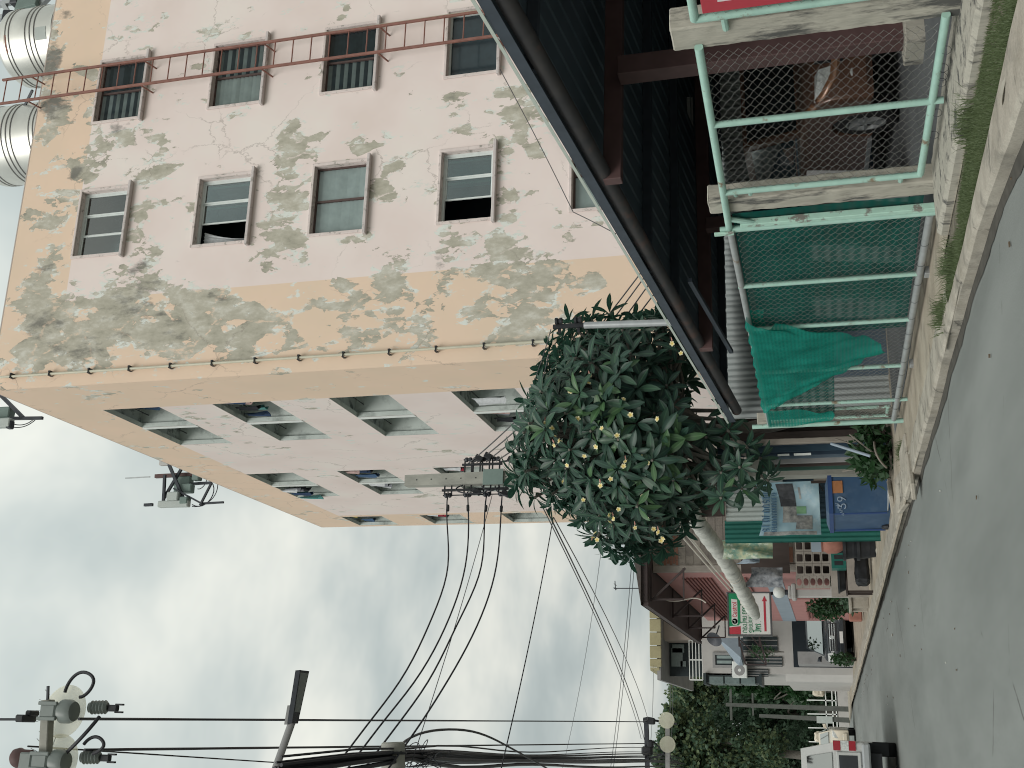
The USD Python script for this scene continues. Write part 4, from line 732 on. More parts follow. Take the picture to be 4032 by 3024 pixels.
dn = obj('shade_net', netsheet(8.82, 11.7, .22, 1.78, NF + .05, seed=3), M['netdark'], label='dark green shade net stretched behind the gate mesh', cat='net', smooth=True)
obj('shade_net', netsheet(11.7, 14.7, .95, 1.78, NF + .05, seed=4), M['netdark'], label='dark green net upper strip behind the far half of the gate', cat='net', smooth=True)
# bright net draped over the top rail
def drape():
    ns, nz = 60, 44; S = np.linspace(10.98, 13.98, ns); P = np.zeros((ns, nz, 3))
    low = np.interp(S, [10.98, 11.3, 11.7, 12.0, 12.3, 12.8, 13.3, 13.7, 13.98], [1.55, .85, .5, .42, .55, .85, 1.15, 1.4, 1.6])
    for i, s in enumerate(S):
        t = np.linspace(-.12, 1, nz); z = np.where(t < 0, 1.84 + t * 1.6, 1.84 - (1.84 - low[i]) * t); ti = np.clip(t, 0, 1)
        cx = 12.1; ss = s + (cx - s) * .22 * ti ** 1.2 + .03 * np.sin(12 * ti + s * 5)
        fold = .028 * np.sin(9 * (s - 11) + 5.5 * ti) * ti + .02 * np.sin(23 * s + 9 * ti) * ti ** .5 + .05 * (meshkit.fbm(np.stack([np.full(nz, s * 3), ti * 4, 0 * ti], 1), 3, 2) - .5)
        nn = np.where(t < 0, NF + .045, NF - .055 - .1 * np.sin(PI * np.clip(ti, 0, 1)) * .6 - fold)
        P[i] = ss[:, None] * FD + nn[:, None] * FN; P[i, :, 2] += z + .012 * np.sin(17 * s)
    return grid(P)
obj('draped_net', drape(), M['net'], label='bright green shade net draped over the top of the gate and sagging down', cat='net', smooth=True)
def drape2():
    ns, nz = 26, 26; P = np.zeros((ns, nz, 3))
    for i, s in enumerate(np.linspace(14.0, 14.72, ns)):
        ti = np.linspace(0, 1, nz); lo = .95 + .35 * abs(s - 14.3)
        P[i] = (s + (14.35 - s) * .35 * ti)[:, None] * FD + (NF - .05 - .04 * np.sin(14 * s + 7 * ti) * ti)[:, None] * FN; P[i, :, 2] += 1.8 - (1.8 - lo) * ti
    return grid(P)
obj('draped_net', drape2(), M['net'], label='smaller bunch of green net hanging at the far end of the gate', cat='net', smooth=True)
ng = thing('narrow_gate', 'narrow mint mesh gate leaf just past the sliding gate', 'gate')
for s in (14.86, 15.24): obj('upright', vtube(s, .25, 1.78, .022, NF + .22), M['mint_old'], ng, smooth=40)
for z in (.27, 1.77): obj('rail', stube(14.86, 15.24, z, z, .022, NF + .22), M['mint_old'], ng, smooth=40)
obj('wire_mesh', chain(14.88, 15.22, .28, 1.76, NF + .22, .06, .0025), M['wire'], ng, kind='stuff')
obj('end_post', vtube(14.82, .02, 2.02, .03), M['mint'], ng, smooth=40)

# ================================================================== CARPORT
RN = 5.3
def rz(s): return 3.36 - .0885 * (s - 6.39)
cpt = thing('carport', 'dark carport roof of profiled sheet on rusty steel posts behind the fence', 'carport')
S0, S1, N1 = 2.5, 16.56, 12.5
prof = [(0, 0), (.03, .0), (.045, .016), (.09, .016), (.105, 0)]
u = []; k = 0.0
while k < N1 - RN:
    u += [(k + a, b) for a, b in prof]; k += .25
u = np.array(u); ss = np.linspace(S0, S1, 6)
P = np.stack([np.stack([s * FD + (RN + a) * FN + np.array([0, 0, rz(s) + b]) for a, b in u]) for s in ss])
sh = slab(P, np.array([0, 0, .004]))
obj('roof_sheet', sh, M['roofsheet'], cpt)
obj('edge_flashing', slab(np.stack([np.stack([FP(s, RN - .035, rz(s) + .03), FP(s, RN - .03, rz(s) + .004)]) for s in ss]), .004 * FN), M['roofedge'], cpt)
obj('fascia', slab(np.stack([np.stack([FP(s, RN - .02, rz(s) - .004), FP(s, RN - .015, rz(s) - .1)]) for s in ss]), .012 * FN), M['purlin'], cpt)
obj('rake_pipe', tube([FP(s, RN + .1, rz(s) - .15) for s in (S0, 8, 12, S1 - .2)], .075, 14), M['rafterpipe'], cpt, smooth=40)
for s in (3.5, 5.5, 7.4, 11.25, 12.65, 14.4, 15.9):
    a, b = FP(s, RN + .06, rz(s) - .05), FP(s, N1 - .1, rz(s) - .05); obj('purlin', bar(a, b, .06, .1, .004), M['purlin'], cpt)
def beam(s, n0, n1, zoff, w, h, m=None): return obj('beam', bar(FP(s, n0, rz(s) - zoff), FP(s, n1, rz(s) - zoff), w, h, .006), m or M['rust'], cpt)
beam(9.17, RN + .02, N1 - .2, .23, .12, .17); beam(4.8, RN + .02, N1 - .2, .23, .12, .17); beam(13.6, RN + .02, N1 - .2, .23, .12, .17)
def column(x, Y, top, w=.2, base=.24, full=True):
    obj('column', bx((x - w / 2, Y - w / 2, base), (x + w / 2, Y + w / 2, top), .008), M['rust'], cpt)
    if full: obj('pedestal', chipped(bx((x - .2, Y - .2, -.1), (x + .2, Y + .2, base + .02), .015), .01, int(Y)), M['post'], cpt, smooth=30)
column(5.98, 9.25, rz(9.3) - .3, .2); 
c2 = atY(1545, 505, 13.4); column(c2[0] + .15, 13.45, rz(13.6) - .3, .16)
column(10.5, 9.25, rz(9.3) - .3, .2); column(10.2, 13.45, rz(13.6) - .3, .16); column(9.5, 4.6, rz(4.8) - .3, .2)
obj('brace', bar(atN(1490, 605, RN + .25), atN(1580, 760, RN + .25), .05, .05), M['purlin'], cpt)
obj('brace', bar(atN(1510, 330, RN + 3.0), atN(1560, 480, RN + 3.0), .05, .05), M['purlin'], cpt)
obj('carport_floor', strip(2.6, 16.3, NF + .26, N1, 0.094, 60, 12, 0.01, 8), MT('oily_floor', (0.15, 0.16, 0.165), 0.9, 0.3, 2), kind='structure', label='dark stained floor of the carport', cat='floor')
# walls that close the shed
bw = thing('shed_wall', 'dark inner wall closing the back of the carport', 'wall')
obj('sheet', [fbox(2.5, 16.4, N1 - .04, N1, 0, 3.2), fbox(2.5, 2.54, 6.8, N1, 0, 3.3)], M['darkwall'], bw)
gw = thing('sheet_wall', 'grey corrugated sheet wall at the far end of the carport', 'wall')
def corr(p, q, z0, z1, pitch=.076, amp=.01, m=None, th=.0015, steps=8):
    """vertical corrugated sheet from p to q (plan)"""
    p, q = np.asarray(p, float)[:2], np.asarray(q, float)[:2]; L = np.linalg.norm(q - p); n = int(L / pitch * steps); t = np.linspace(0, L, n)
    d = (q - p) / L; nr = np.array([-d[1], d[0]]); w = amp * np.sin(2 * PI * t / pitch)
    xy = p + t[:, None] * d + w[:, None] * nr
    P = np.stack([np.c_[xy, np.full(n, z0)], np.c_[xy, np.full(n, z1)]], 1)
    return slab(P, np.r_[nr * th, 0])
a, b = atY(1600, 905, 17.0), atY(1600, 480, 17.0)
for k, (t0, t1, zt) in enumerate(((0, .18, 2.55), (.18, .38, 2.5), (.38, .56, 2.56), (.56, .8, 2.52), (.8, 1.6, 2.55))):
    obj('sheet', corr(a + (b - a) * t0 + Y_ * .012 * (k % 2), a + (b - a) * (t1 + .01) + Y_ * .012 * (k % 2), 0, zt, .1, .011), M['zinc'], gw)
for k in range(6): obj('sheet', corr(np.array([9.45 + .5 * k, 17.0 + .012 * (k % 2), 0]), np.array([9.97 + .5 * k, 17.0 + .012 * (k % 2), 0]), 0, 2.55, .1, .011), M['greybox'], gw)
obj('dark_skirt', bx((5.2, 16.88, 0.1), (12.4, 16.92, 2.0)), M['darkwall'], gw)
ds = thing('stacked_boards', 'stack of dark boards leaning inside behind the far half of the gate', 'boards')
for k in range(7): obj('board', chipped(cbx(FP(11.2 + .55 * k, NF + 1.5 + .05 * (k % 2), .62), (.06, .56, 1.05 + .06 * (k % 3)), .004, -FA, 0, .12), .01, k, .2), M['darkwood' if k % 3 else 'grey'], ds)

fl = thing('fluorescent_lamp', 'unlit fluorescent tube lamp under the carport roof', 'lamp')
a, b = atN(1487, 212, 9.0), atN(1490, 312, 9.0)
obj('housing', bar(a, b, .05, .05, .006), M['grey'], fl); obj('tube', cyl(a - Z_ * .045, b - Z_ * .045, .014, 8), M['grey'], fl)
# service mast on the carport
ms = thing('service_mast', 'galvanised mast with a black insulator rack on the carport roof edge', 'mast')
mx, my = 5.38, 14.9
pm = [atY(1480, 696, my), atY(1262, 703, my)]
obj('mast_pipe', tube([pm[0] - Z_ * .1, pm[1]], .05, 12), M['galv'], ms, smooth=40)
top = pm[1]
obj('rack', [bx(top + (-.03, -.04, 0), top + (.03, .0, .45)), bx(top + (-.1, -.02, .06), top + (.1, 0, .1)), bx(top + (-.1, -.02, .34), top + (.1, 0, .38))], M['black'], ms)
for z in (.08, .36): obj('insulator', lathe([(.0, -.05), (.05, -.05), (.05, -.02), (.03, 0), (.05, .02), (.05, .05), (0, .05)], 10, top + (.07, -.06, z)), M['black'], ms, smooth=40)
obj('bracket', bar(pm[0] + Z_ * .05, pm[0] + np.array([.35, 0, .02]), .05), M['rust'], ms)

# ================================================================== CARS
def taper_box(z0, z1, x0a, x1a, x0b, x1b, w0, w1, nseg=0):
    """greenhouse: bottom x0a..x1a width w0, top x0b..x1b width w1"""
    return hull([(x, s * w / 2, z) for z, xa, xb, w in ((z0, x0a, x1a, w0), (z1, x0b, x1b, w1)) for x in (xa, xb) for s in (-1, 1)])
def wheel(parent, x, y, r, w, side):
    g = UsdGeom.Xform.Define(stage, numbered(str(parent.GetPath()), 'wheel')).GetPrim()
    obj('tyre', lathe([(r * .62, -w / 2), (r * .93, -w / 2), (r, -w * .33), (r, w * .33), (r * .93, w / 2), (r * .62, w / 2)], 28, (x, y, r), (0, 1, 0)), M['tyre'], g, smooth=35)
    y2 = y + side * (w / 2 - .03)
    sp = [lathe([(.0, -.01), (r * .14, -.01), (r * .14, .02), (0, .02)], 12, (x, y2, r), (0, side, 0)), lathe([(r * .56, -.02), (r * .64, -.02), (r * .64, .025), (r * .58, .025), (r * .56, -.02)], 28, (x, y2, r), (0, side, 0))]
    for k in range(6):
        a = k * PI / 3; sp.append(bar((x + .1 * r * math.cos(a), y2, r + .1 * r * math.sin(a)), (x + .6 * r * math.cos(a), y2, r + .6 * r * math.sin(a)), .05, .03))
    obj('rim', sp, M['galv'], g)
    obj('hub_plate', lathe([(0, 0), (r * .6, 0), (r * .6, -.02)], 20, (x, y - side * .02, r), (0, side, 0)), M['black'], g)
def smooth_body(profile, W, edge=.07, tuck=.1, zmid=.62):
    """side outline (x, z) swept across the width with rounded shoulders"""
    pts = np.array(Polygon(profile).buffer(.0).exterior.coords)[:-1]
    c = np.array([pts[:, 0].mean(), pts[:, 1].mean()]); ys = [-W / 2, -W / 2 + edge * .35, -W / 2 + edge, W / 2 - edge, W / 2 - edge * .35, W / 2]; ins = [edge, edge * .3, 0, 0, edge * .3, edge]
    rings = []
    for y, i in zip(ys, ins):
        pg = Polygon(pts).buffer(-i, join_style=1) if False else None
        q = c + (pts - c) * (1 - i / np.abs(pts - c).max(0) * 0.9)
        rings.append(np.c_[q[:, 0], np.full(len(q), y), q[:, 1]])
    n = len(pts); V = np.vstack(rings); F = []
    for k in range(len(ys) - 1):
        for j in range(n): F.append((k * n + j, k * n + (j + 1) % n, (k + 1) * n + (j + 1) % n, (k + 1) * n + j))
    body = TM(V, F)
    capf = trimesh.creation.triangulate_polygon(Polygon(np.c_[rings[0][:, 0], rings[0][:, 2]]), engine='earcut')
    def cap(y, flip):
        v, f = capf; m = TM(np.c_[v[:, 0], np.full(len(v), y), v[:, 1]], f if not flip else f[:, ::-1]); return m
    m = cat_([body, cap(ys[0], False), cap(ys[-1], True)]); m.merge_vertices(); m.fix_normals(); return m
def arch(x, r, z0, n=8): return [(x + r * math.cos(a), z0 + r * math.sin(a)) for a in np.linspace(0, PI, n)]
def suv(name, label, loc, rot, paint, L=4.6, W=1.82, H=1.72, grille=True, group=None, hood=1.02, lightshape='wide', copper=False):
    """front towards +x"""
    t = thing(name, label, 'car', loc, rot, group); r = .36; hx = L / 2; fx, bxx = hx - .85, -hx + .9
    prof = [(-hx + .05, .32), (bxx - .42, .28)] + arch(bxx, .4, .36)[::-1] + [(bxx + .42, .26), (fx - .42, .26)] + arch(fx, .4, .36)[::-1] + [(fx + .42, .28), (hx - .04, .3), (hx, .5), (hx - .02, .74), (hx - .12, hood - .12), (hx - .35, hood - .02), (hx - 1.15, hood + .06), (-hx + .12, hood + .1), (-hx, .8), (-hx, .5)]
    obj('body', smooth_body(prof, W), paint, t, smooth=35)
    obj('cabin', taper_box(hood + .0, H, -hx + .12, hx - 1.1, -hx + .45, hx - 1.9, W - .12, W - .42), paint, t)
    ws = taper_box(hood + .07, H - .07, hx - 1.3, hx - 1.18, hx - 1.9, hx - 1.81, W - .26, W - .5); ws.apply_translation((.03, 0, .01)); obj('windscreen', ws, M['carglass'], t)
    for s in (-1, 1):
        g = hull([(x, s * (y), z) for x, y, z in ((-hx + .35, W / 2 - .07, hood + .12), (hx - 1.35, W / 2 - .07, hood + .12), (-hx + .55, W / 2 - .175, H - .1), (hx - 1.95, W / 2 - .175, H - .1), (0, W / 2 - .1, hood + .12), (0, W / 2 - .24, H - .1))])
        obj('side_window', g, M['carglass'], t)
        obj('window_trim', bar((-hx + .3, s * (W / 2 - .04), hood + .09), (hx - 1.25, s * (W / 2 - .04), hood + .09), .02, .025), M['chrome'], t)
        obj('headlight', hull([(hx - .0, s * .52, .72), (hx + .0, s * .55, .86), (hx - .1, s * (W / 2 - .02), .76), (hx - .12, s * (W / 2 - .05), .92), (hx - .42, s * (W / 2 + .004), .86), (hx - .5, s * (W / 2 - .0), .96), (hx - .2, s * .6, .94)]), M['lamp'], t)
        obj('fog_lamp', lathe([(0, 0), (.07, 0), (.08, -.03)], 12, (hx + .012, s * .62, .46), (1, 0, 0)), M['lamp'], t)
        obj('mirror', hull([(hx - 1.45, s * (W / 2 - .03), hood + .12), (hx - 1.5, s * (W / 2 + .2), hood + .14), (hx - 1.38, s * (W / 2 + .18), hood + .18), (hx - 1.5, s * (W / 2 + .18), hood + .3), (hx - 1.4, s * (W / 2 + .02), hood + .26)]), paint if not copper else M['chrome'], t)
        obj('door_handle', bx((-.35, s * (W / 2 - .005), .92), (-.15, s * (W / 2 + .03), .96), .006), M['chrome'], t)
        obj('taillight', hull([(-hx - .005, s * (W / 2 - .25), .8), (-hx - .005, s * (W / 2 - .05), .8), (-hx + .1, s * (W / 2 + .005), .82), (-hx - .0, s * (W / 2 - .22), 1.05), (-hx + .14, s * (W / 2 - .02), 1.06)]), M['redlamp'], t)
        obj('side_step', bar((-hx + 1.4, s * (W / 2 - .02), .3), (hx - 1.35, s * (W / 2 - .02), .3), .1, .05), M['galv'], t)
        for x in (fx, bxx): wheel(t, x, s * (W / 2 - .12), r, .24, s)
    if grille:
        obj('grille', [bx((hx - .02, -.48, .6), (hx + .012, .48, .9))], M['black'], t)
        for z in (.68, .76, .84): obj('grille_bar', bx((hx + .002, -.46, z - .014), (hx + .028, .46, z + .014), .004), M['chrome'], t)
        obj('emblem', lathe([(0, .04), (.07, .04), (.085, .0)], 14, (hx + .012, 0, .77), (1, 0, 0)), M['chrome'], t)
    obj('bumper', bx((hx - .12, -W / 2 + .12, .34), (hx + .03, W / 2 - .12, .52), .03), paint, t)
    if not copper: obj('number_plate', bx((hx + .031, -.2, .40), (hx + .04, .2, .51)), M['plate'], t)
    if copper:
        obj('fender_trim', tube([(hx - .3, -W / 2 - .0, .98), (hx - .08, -W / 2 + .1, .82), (hx - .02, -W / 2 + .28, .7), (hx + .01, -W / 2 + .6, .66)], .05, 8), M['carbrown2'], t, smooth=40)
    return t
suv('parked_car', 'brown metallic car with copper fender under the carport, behind the bare mesh panel', (7.88, 13.4, 0.1), math.radians(-100), M['carbrown'], 4.7, 1.84, 1.8, True, None, 1.05, copper=True)
suv('parked_car', 'black car with chrome grille parked nose out before the houses', (float(atY(1800, 1375, 41.6)[0]) + .5, 43.85, float(gz(42)) + .06), math.radians(-103), M['carblack'], 4.6, 1.82, 1.68)
suv('parked_car', 'champagne beige car far down the road beyond the white pickup', (-.42, 52.4, float(gz(50))), math.radians(-92), M['carbeige'], 4.4, 1.74, 1.5, False)
def pickup():
    t = thing('pickup_truck', 'white pickup truck with dark canopy windows and red tail light at the picture edge', 'truck', (-.93, 24.5, float(gz(22))), PI / 2)
    L, W, r = 5.0, 1.8, .38; hx = L / 2; fx, rx = hx - .9, -hx + 1.1
    prof = [(-hx + .02, .52), (rx - .45, .5)] + arch(rx, .44, .42)[::-1] + [(rx + .45, .42), (fx - .45, .42)] + arch(fx, .44, .42)[::-1] + [(fx + .45, .42), (hx, .45), (hx, .85), (hx - .3, 1.02), (hx - 1.2, 1.1), (-hx, 1.12), (-hx - .02, .8)]
    obj('body', smooth_body(prof, W, .06), M['carwhite'], t, smooth=35)
    obj('cabin', taper_box(1.08, 1.68, -.5, hx - 1.1, -.45, hx - 1.75, W - .1, W - .4), M['carwhite'], t)
    obj('canopy', taper_box(1.09, 1.7, -hx + .01, -.45, -hx + .16, -.5, W - .04, W - .3), M['carwhite'], t)
    obj('rear_window', hull([(-hx + .0, y, z) for y, z in ((-.7, 1.16), (.7, 1.16))] + [(-hx + .11, y, 1.6) for y in (-.62, .62)] + [(-hx + .06, y, 1.16) for y in (-.7, .7)]), M['carglass'], t)
    for s in (-1, 1):
        obj('canopy_window', hull([(-hx + .25, s * (W / 2 - .045), 1.2), (-.6, s * (W / 2 - .045), 1.2), (-hx + .35, s * (W / 2 - .115), 1.58), (-.65, s * (W / 2 - .115), 1.58), (-1, s * (W / 2 - .15), 1.3)]), M['carglass'], t)
        obj('cab_window', hull([(-.4, s * (W / 2 - .06), 1.16), (hx - 1.4, s * (W / 2 - .06), 1.16), (-.35, s * (W / 2 - .165), 1.58), (hx - 1.8, s * (W / 2 - .165), 1.58), (0, s * (W / 2 - .2), 1.3)]), M['carglass'], t)
        tl = UsdGeom.Xform.Define(stage, numbered(str(t.GetPath()), 'taillight')).GetPrim()
        for z0, z1, m in ((1.0, 1.13, 'redlamp'), (.86, 1.0, 'lamp'), (.74, .86, 'redlamp')):
            obj('lens', hull([(-hx - .035, s * (W / 2 - .16), z0 + .004), (-hx - .035, s * (W / 2 - .16), z1), (-hx - .02, s * (W / 2 + .004), z0 + .004), (-hx - .02, s * (W / 2 + .004), z1), (-hx + .16, s * (W / 2 + .012), z0 + .02), (-hx + .12, s * (W / 2 + .012), z1)]), M[m], tl)
        for x in (fx, rx): wheel(t, x, s * (W / 2 - .13), r, .25, s)
        obj('mud_flap', bx((rx - .5, s * (W / 2 - .24), .16), (rx - .48, s * (W / 2 - .02), .5)), M['black'], t)
    obj('tailgate', bx((-hx - .035, -W / 2 + .18, .66), (-hx - .0, W / 2 - .18, 1.08), .012), M['carwhite'], t)
    obj('tailgate_glass_panel', bx((-hx - .04, -W / 2 + .24, .72), (-hx - .034, W / 2 - .24, 1.04), .002), M['carblack'], t)
    obj('rear_bumper', bx((-hx - .12, -W / 2 + .02, .5), (-hx + .05, W / 2 - .02, .64), .03), M['galv'], t)
    obj('number_plate', bx((-hx - .135, -.22, .5), (-hx - .122, .22, .62)), M['plate'], t)
    obj('underbody', bx((-hx + .1, -W / 2 + .2, .3), (hx - .2, W / 2 - .2, .52)), M['black'], t)
pickup()

# ================================================================== SHACK AND CLUTTER
def gp(x, y, z=.1):
    p = atZ(x, y, z)
    for _ in range(4): p = atZ(x, y, float(gz(p[1])) + z)
    return p
# strip of boards and dark sheets past the gates, facing the street
brd = thing('board_screen', 'screen of dark blue sheets and grey boards between the far post and the concrete pole', 'fence')
for k, (y0, y1, xt, mm) in enumerate([(930, 944, 1545, 'darkwood'), (944, 958, 1548, 'darkblue'), (958, 971, 1550, 'bluesheet'), (971, 979, 1560, 'darkblue'), (979, 986, 1640, 'darkwall'), (986, 997, 1640, 'grey'), (997, 1004, 1640, 'darkwood'), (1004, 1012, 1640, 'darkgreenboard'), (898, 930, 1545, 'darkwood')]):
    Yb = 18.1 + .035 * k; a_, b_ = atY(1800, y1, Yb), atY(1800, y0, Yb); zt = atY(xt, (y0 + y1) / 2, Yb)[2]
    obj('board', chipped(bx((a_[0] - .01, Yb, 0), (b_[0] + .01, Yb + .03, zt), .004), .01, k, .2), M[mm], brd)
wp = thing('timber_post', 'pale weathered timber post standing beside the blue screen', 'post')
p0 = atY(1860, 948, 17.6); obj('post', chipped(bx((p0[0] - .04, p0[1] - .05, -.05), (p0[0] + .04, p0[1] + .05, 2.25), .008), .012, 3), M['wood'], wp, smooth=30)
sck = thing('shack', 'corrugated sheet shack with pale, dark blue and green sheets', 'shack')
YS = 21.9
def shq(x, y): return atY(x, y, YS)
def sheet(y0, y1, xt, xb, m, dy=0.0, pitch=.09, amp=.012):
    a, b = atY(1700, y0, YS + dy), atY(1700, y1, YS + dy); zt = atY(xt, (y0 + y1) / 2, YS + dy)[2]; zb = max(atY(xb, (y0 + y1) / 2, YS + dy)[2], float(gz(YS)))
    obj('sheet', corr(a, b, zb, zt, pitch, amp), M[m], sck)
sheet(1172, 1122, 1566, 1905, 'greensheet', 0.0)
sheet(1124, 1062, 1568, 1760, 'zincwhite', -.02)
sheet(1064, 988, 1568, 1690, 'zinc', -.03)
sheet(1140, 1000, 1680, 1905, 'bluesheet', .03)
sheet(1003, 978, 1640, 1900, 'darkgreenboard', .02, .4, .002)
aa, bb = shq(1562, 1175), shq(1562, 978)
obj('dark_panel', bx((shq(1510, 1118)[0], YS - .07, shq(1565, 1050)[2]), (shq(1510, 1020)[0], YS - .05, shq(1503, 1050)[2])), M['darkwood'], sck)
obj('frame_bar', [bar(atY(1745, 1008, YS - .3), atY(1778, 1060, YS - .3), .03), bar(atY(1773, 1008, YS - .3), atY(1758, 1062, YS - .3), .03), bar(atY(1758, 1045, YS - .3), atY(1795, 1036, YS - .3), .025)], M['darksteel'], sck)
# wooden slats left of the bin
pal = thing('timber_paling', 'row of dark upright timber slats behind the blue bin', 'slats')
for k in range(6):
    q = atY(1880, 1012 + k * 5.2, 20.9); obj('slat', chipped(bx((q[0] - .022, 20.88, .1), (q[0] + .022, 20.91, 1.25 + .05 * (k % 3)), .003), .006, k), M['darkwood' if k % 2 else 'wood'], pal)
# notices hanging on the boards
for k, (x0, x1, y0, y1, Y) in enumerate([(1673, 1720, 1000, 1007, 19.6), (1640, 1668, 994, 1008, 19.7), (1655, 1676, 1016, 1026, 19.7), (1715, 1752, 978, 984, 17.9), (1680, 1705, 980, 985, 17.9)]):
    a, b = atY(x0, y1, Y), atY(x1, y0, Y)
    obj('notice_board', bx((a[0], Y, b[2]), (b[0], Y + .012, a[2]), .002), M['white'], label=['long narrow white notice strip fixed upright on the concrete pole', 'square white notice high on the pole among the leaves', 'small white paper hanging beside the pole under the leaves', 'lower white tag on the dark blue sheets', 'upper white tag on the dark blue sheets'][k], cat='notice')
# blue bin
bY = 18.6
def make_bin():
    t = thing('waste_bin', 'big blue waste bin with an orange sticker and chalk number', 'bin')
    a, b = atY(1928, 1029, bY), atY(1914, 1106, bY); z0 = float(gz(bY)) + .09; zt = atY(1794, 1070, bY)[2]
    xr, xl = a[0] + .02, b[0] - .0; dpt = .95
    sk = np.array([-.14, 1, 0]) * dpt        # its long side runs away from the camera
    def q(u, v, z, ins=0): return np.array([xl + (xr - xl) * u, bY, z]) + sk * v
    body = hull([q(u * .94 + .03, v * .94 + .03, z0) for u in (0, 1) for v in (0, 1)] + [q(u, v, zt) for u in (0, 1) for v in (0, 1)])
    obj('body', body, M['binblue'], t)
    obj('rim', hull([q(u * 1.06 - .03, v * 1.06 - .03, z) for u in (0, 1) for v in (0, 1) for z in (zt - .03, zt + .035)]), M['binblue2'], t)
    obj('lid', hull([q(u, v, zt + .036) for u in (0, 1) for v in (0, 1)] + [q(u * .7 + .15, v * .7 + .15, zt + .08) for u in (0, 1) for v in (0, 1)]), M['binblue'], t)
    s = atY(1806, 1052, bY - .012); obj('sticker', bx((s[0] - .1, bY - .012, s[2] - .1), (s[0] + .1, bY - .006, s[2] + .09)), M['orange'], t)
    c = atY(1818, 1086, bY - .008); obj('chalk_number', text('39', .13, c, X_, Z_, .003, False), M['chalk'], t)
    c = atY(1822, 1100, bY - .008)
    pts = [c + np.array([.012 * k - .1, 0, .03 * math.sin(k * 1.9) + .006 * k]) for k in range(18)]; obj('chalk_scribble', tube(pts, .004, 4), M['chalk'], t)
    obj('side_rib', [hull([q(-.02, v, z) for v in (.02, .06) for z in (z0 + .05, zt - .04)] + [q(.01, v, z) for v in (.02, .06) for z in (z0 + .05, zt - .04)]), hull([q(-.02, v, z) for v in (.92, .97) for z in (z0 + .05, zt - .04)] + [q(.01, v, z) for v in (.92, .97) for z in (z0 + .05, zt - .04)])], M['binblue2'], t)
    obj('foot', [hull([q(u, v, z) for u in (.06, .2) for v in (.06, .2) for z in (z0 - .09, z0)]), hull([q(u, v, z) for u in (.8, .94) for v in (.06, .2) for z in (z0 - .09, z0)])], M['black'], t)
    obj('wheel', lathe([(0, -.03), (.09, -.03), (.1, 0), (.09, .03), (0, .03)], 16, q(.0, .8, z0 + .02), (1, 0, 0)), M['black'], t)
make_bin()
hs = spline([(4.35, 18.45, .17), (4.1, 18.3, .16), (3.75, 18.35, .16), (3.55, 18.5, .17), (3.5, 18.9, .18)], 24); obj('grey_hose', tube(hs, .012, 6), M['galv'], label='grey hose lying on the ground round the foot of the blue bin', cat='hose', smooth=40)
# cut branches pile
def leafy(n, center, size, L, W, rng, up=.3):
    """loose leaf-shaped faces through an ellipsoid"""
    d = rng.normal(size=(n, 3)); d /= np.linalg.norm(d, axis=1, keepdims=True); c = np.asarray(center) + d * (rng.uniform(.25, 1, (n, 1)) ** .6) * np.asarray(size)
    return leaf_cloud(c, L, W, rng, up)
def leaf_cloud(c, L, W, rng, up=.2, out=None):
    n = len(c); a = rng.normal(size=(n, 3)); a[:, 2] += up
    if out is not None: a += out
    a /= np.linalg.norm(a, axis=1, keepdims=True); b = np.cross(a, rng.normal(size=(n, 3))); b /= np.linalg.norm(b, axis=1, keepdims=True); k = np.cross(a, b)
    l = (L * rng.uniform(.6, 1.25, n))[:, None]; w = (W * rng.uniform(.7, 1.2, n))[:, None]
    V = np.stack([c, c + a * l * .45 + b * w + k * w * .3, c + a * l, c + a * l * .45 - b * w + k * w * .3], 1).reshape(-1, 3); i = np.arange(n)[:, None] * 4
    return TM(V, np.concatenate([i + [0, 1, 2], i + [0, 2, 3]]).reshape(-1, 3))
rg = np.random.default_rng(21)
pile = thing('branch_pile', 'heap of cut leafy branches and debris between the far post and the blue bin', 'branches')
pc = atY(1885, 972, 17.3) - np.array([.1, .2, .28])
obj('leaves', cat_([leafy(420, pc + np.array([.1, .2, .28]), (.55, .5, .3), .16, .05, rg), leafy(220, atY(1890, 1000, 17.8), (.3, .4, .2), .16, .05, rg)]), M['bushleaf'], pile, kind='stuff')
obj('branch', [tube([atY(1895, 1005, 17.4), atY(1820, 1018, 18.0)], [.015, .01], 5), tube([atY(1890, 975, 17.0), atY(1805, 948, 17.2)], .012, 5), tube([atY(1895, 985, 16.9), atY(1835, 938, 17.0)], .012, 5), tube(spline([atY(1888, 955, 16.8), atY(1895, 985, 16.7), atY(1915, 1010, 16.9)], 10), .016, 5)], M['wood'], pile)
obj('blue_pipe', tube([atY(1795, 958, 16.9), atY(1880, 985, 16.7)], .022, 8), M['greyblue'], label='pale blue plastic pipe leaning into the branch heap', cat='pipe')
pl = (4.25, 17.6); obj('plank', chipped(cbx((pl[0], pl[1], gz(pl[1]) + .12), (.9, .16, .03), .004, .9, .05), .008, 4), M['wood'], label='grey plank lying before the branch heap and the bin', cat='plank')
pl = (3.95, 18.1); obj('plank', chipped(cbx((pl[0], pl[1], gz(pl[1]) + .12), (.8, .12, .03), .004, .4, 0), .008, 5), M['wood'], label='second grey plank lying flat right under the blue bin', cat='plank')
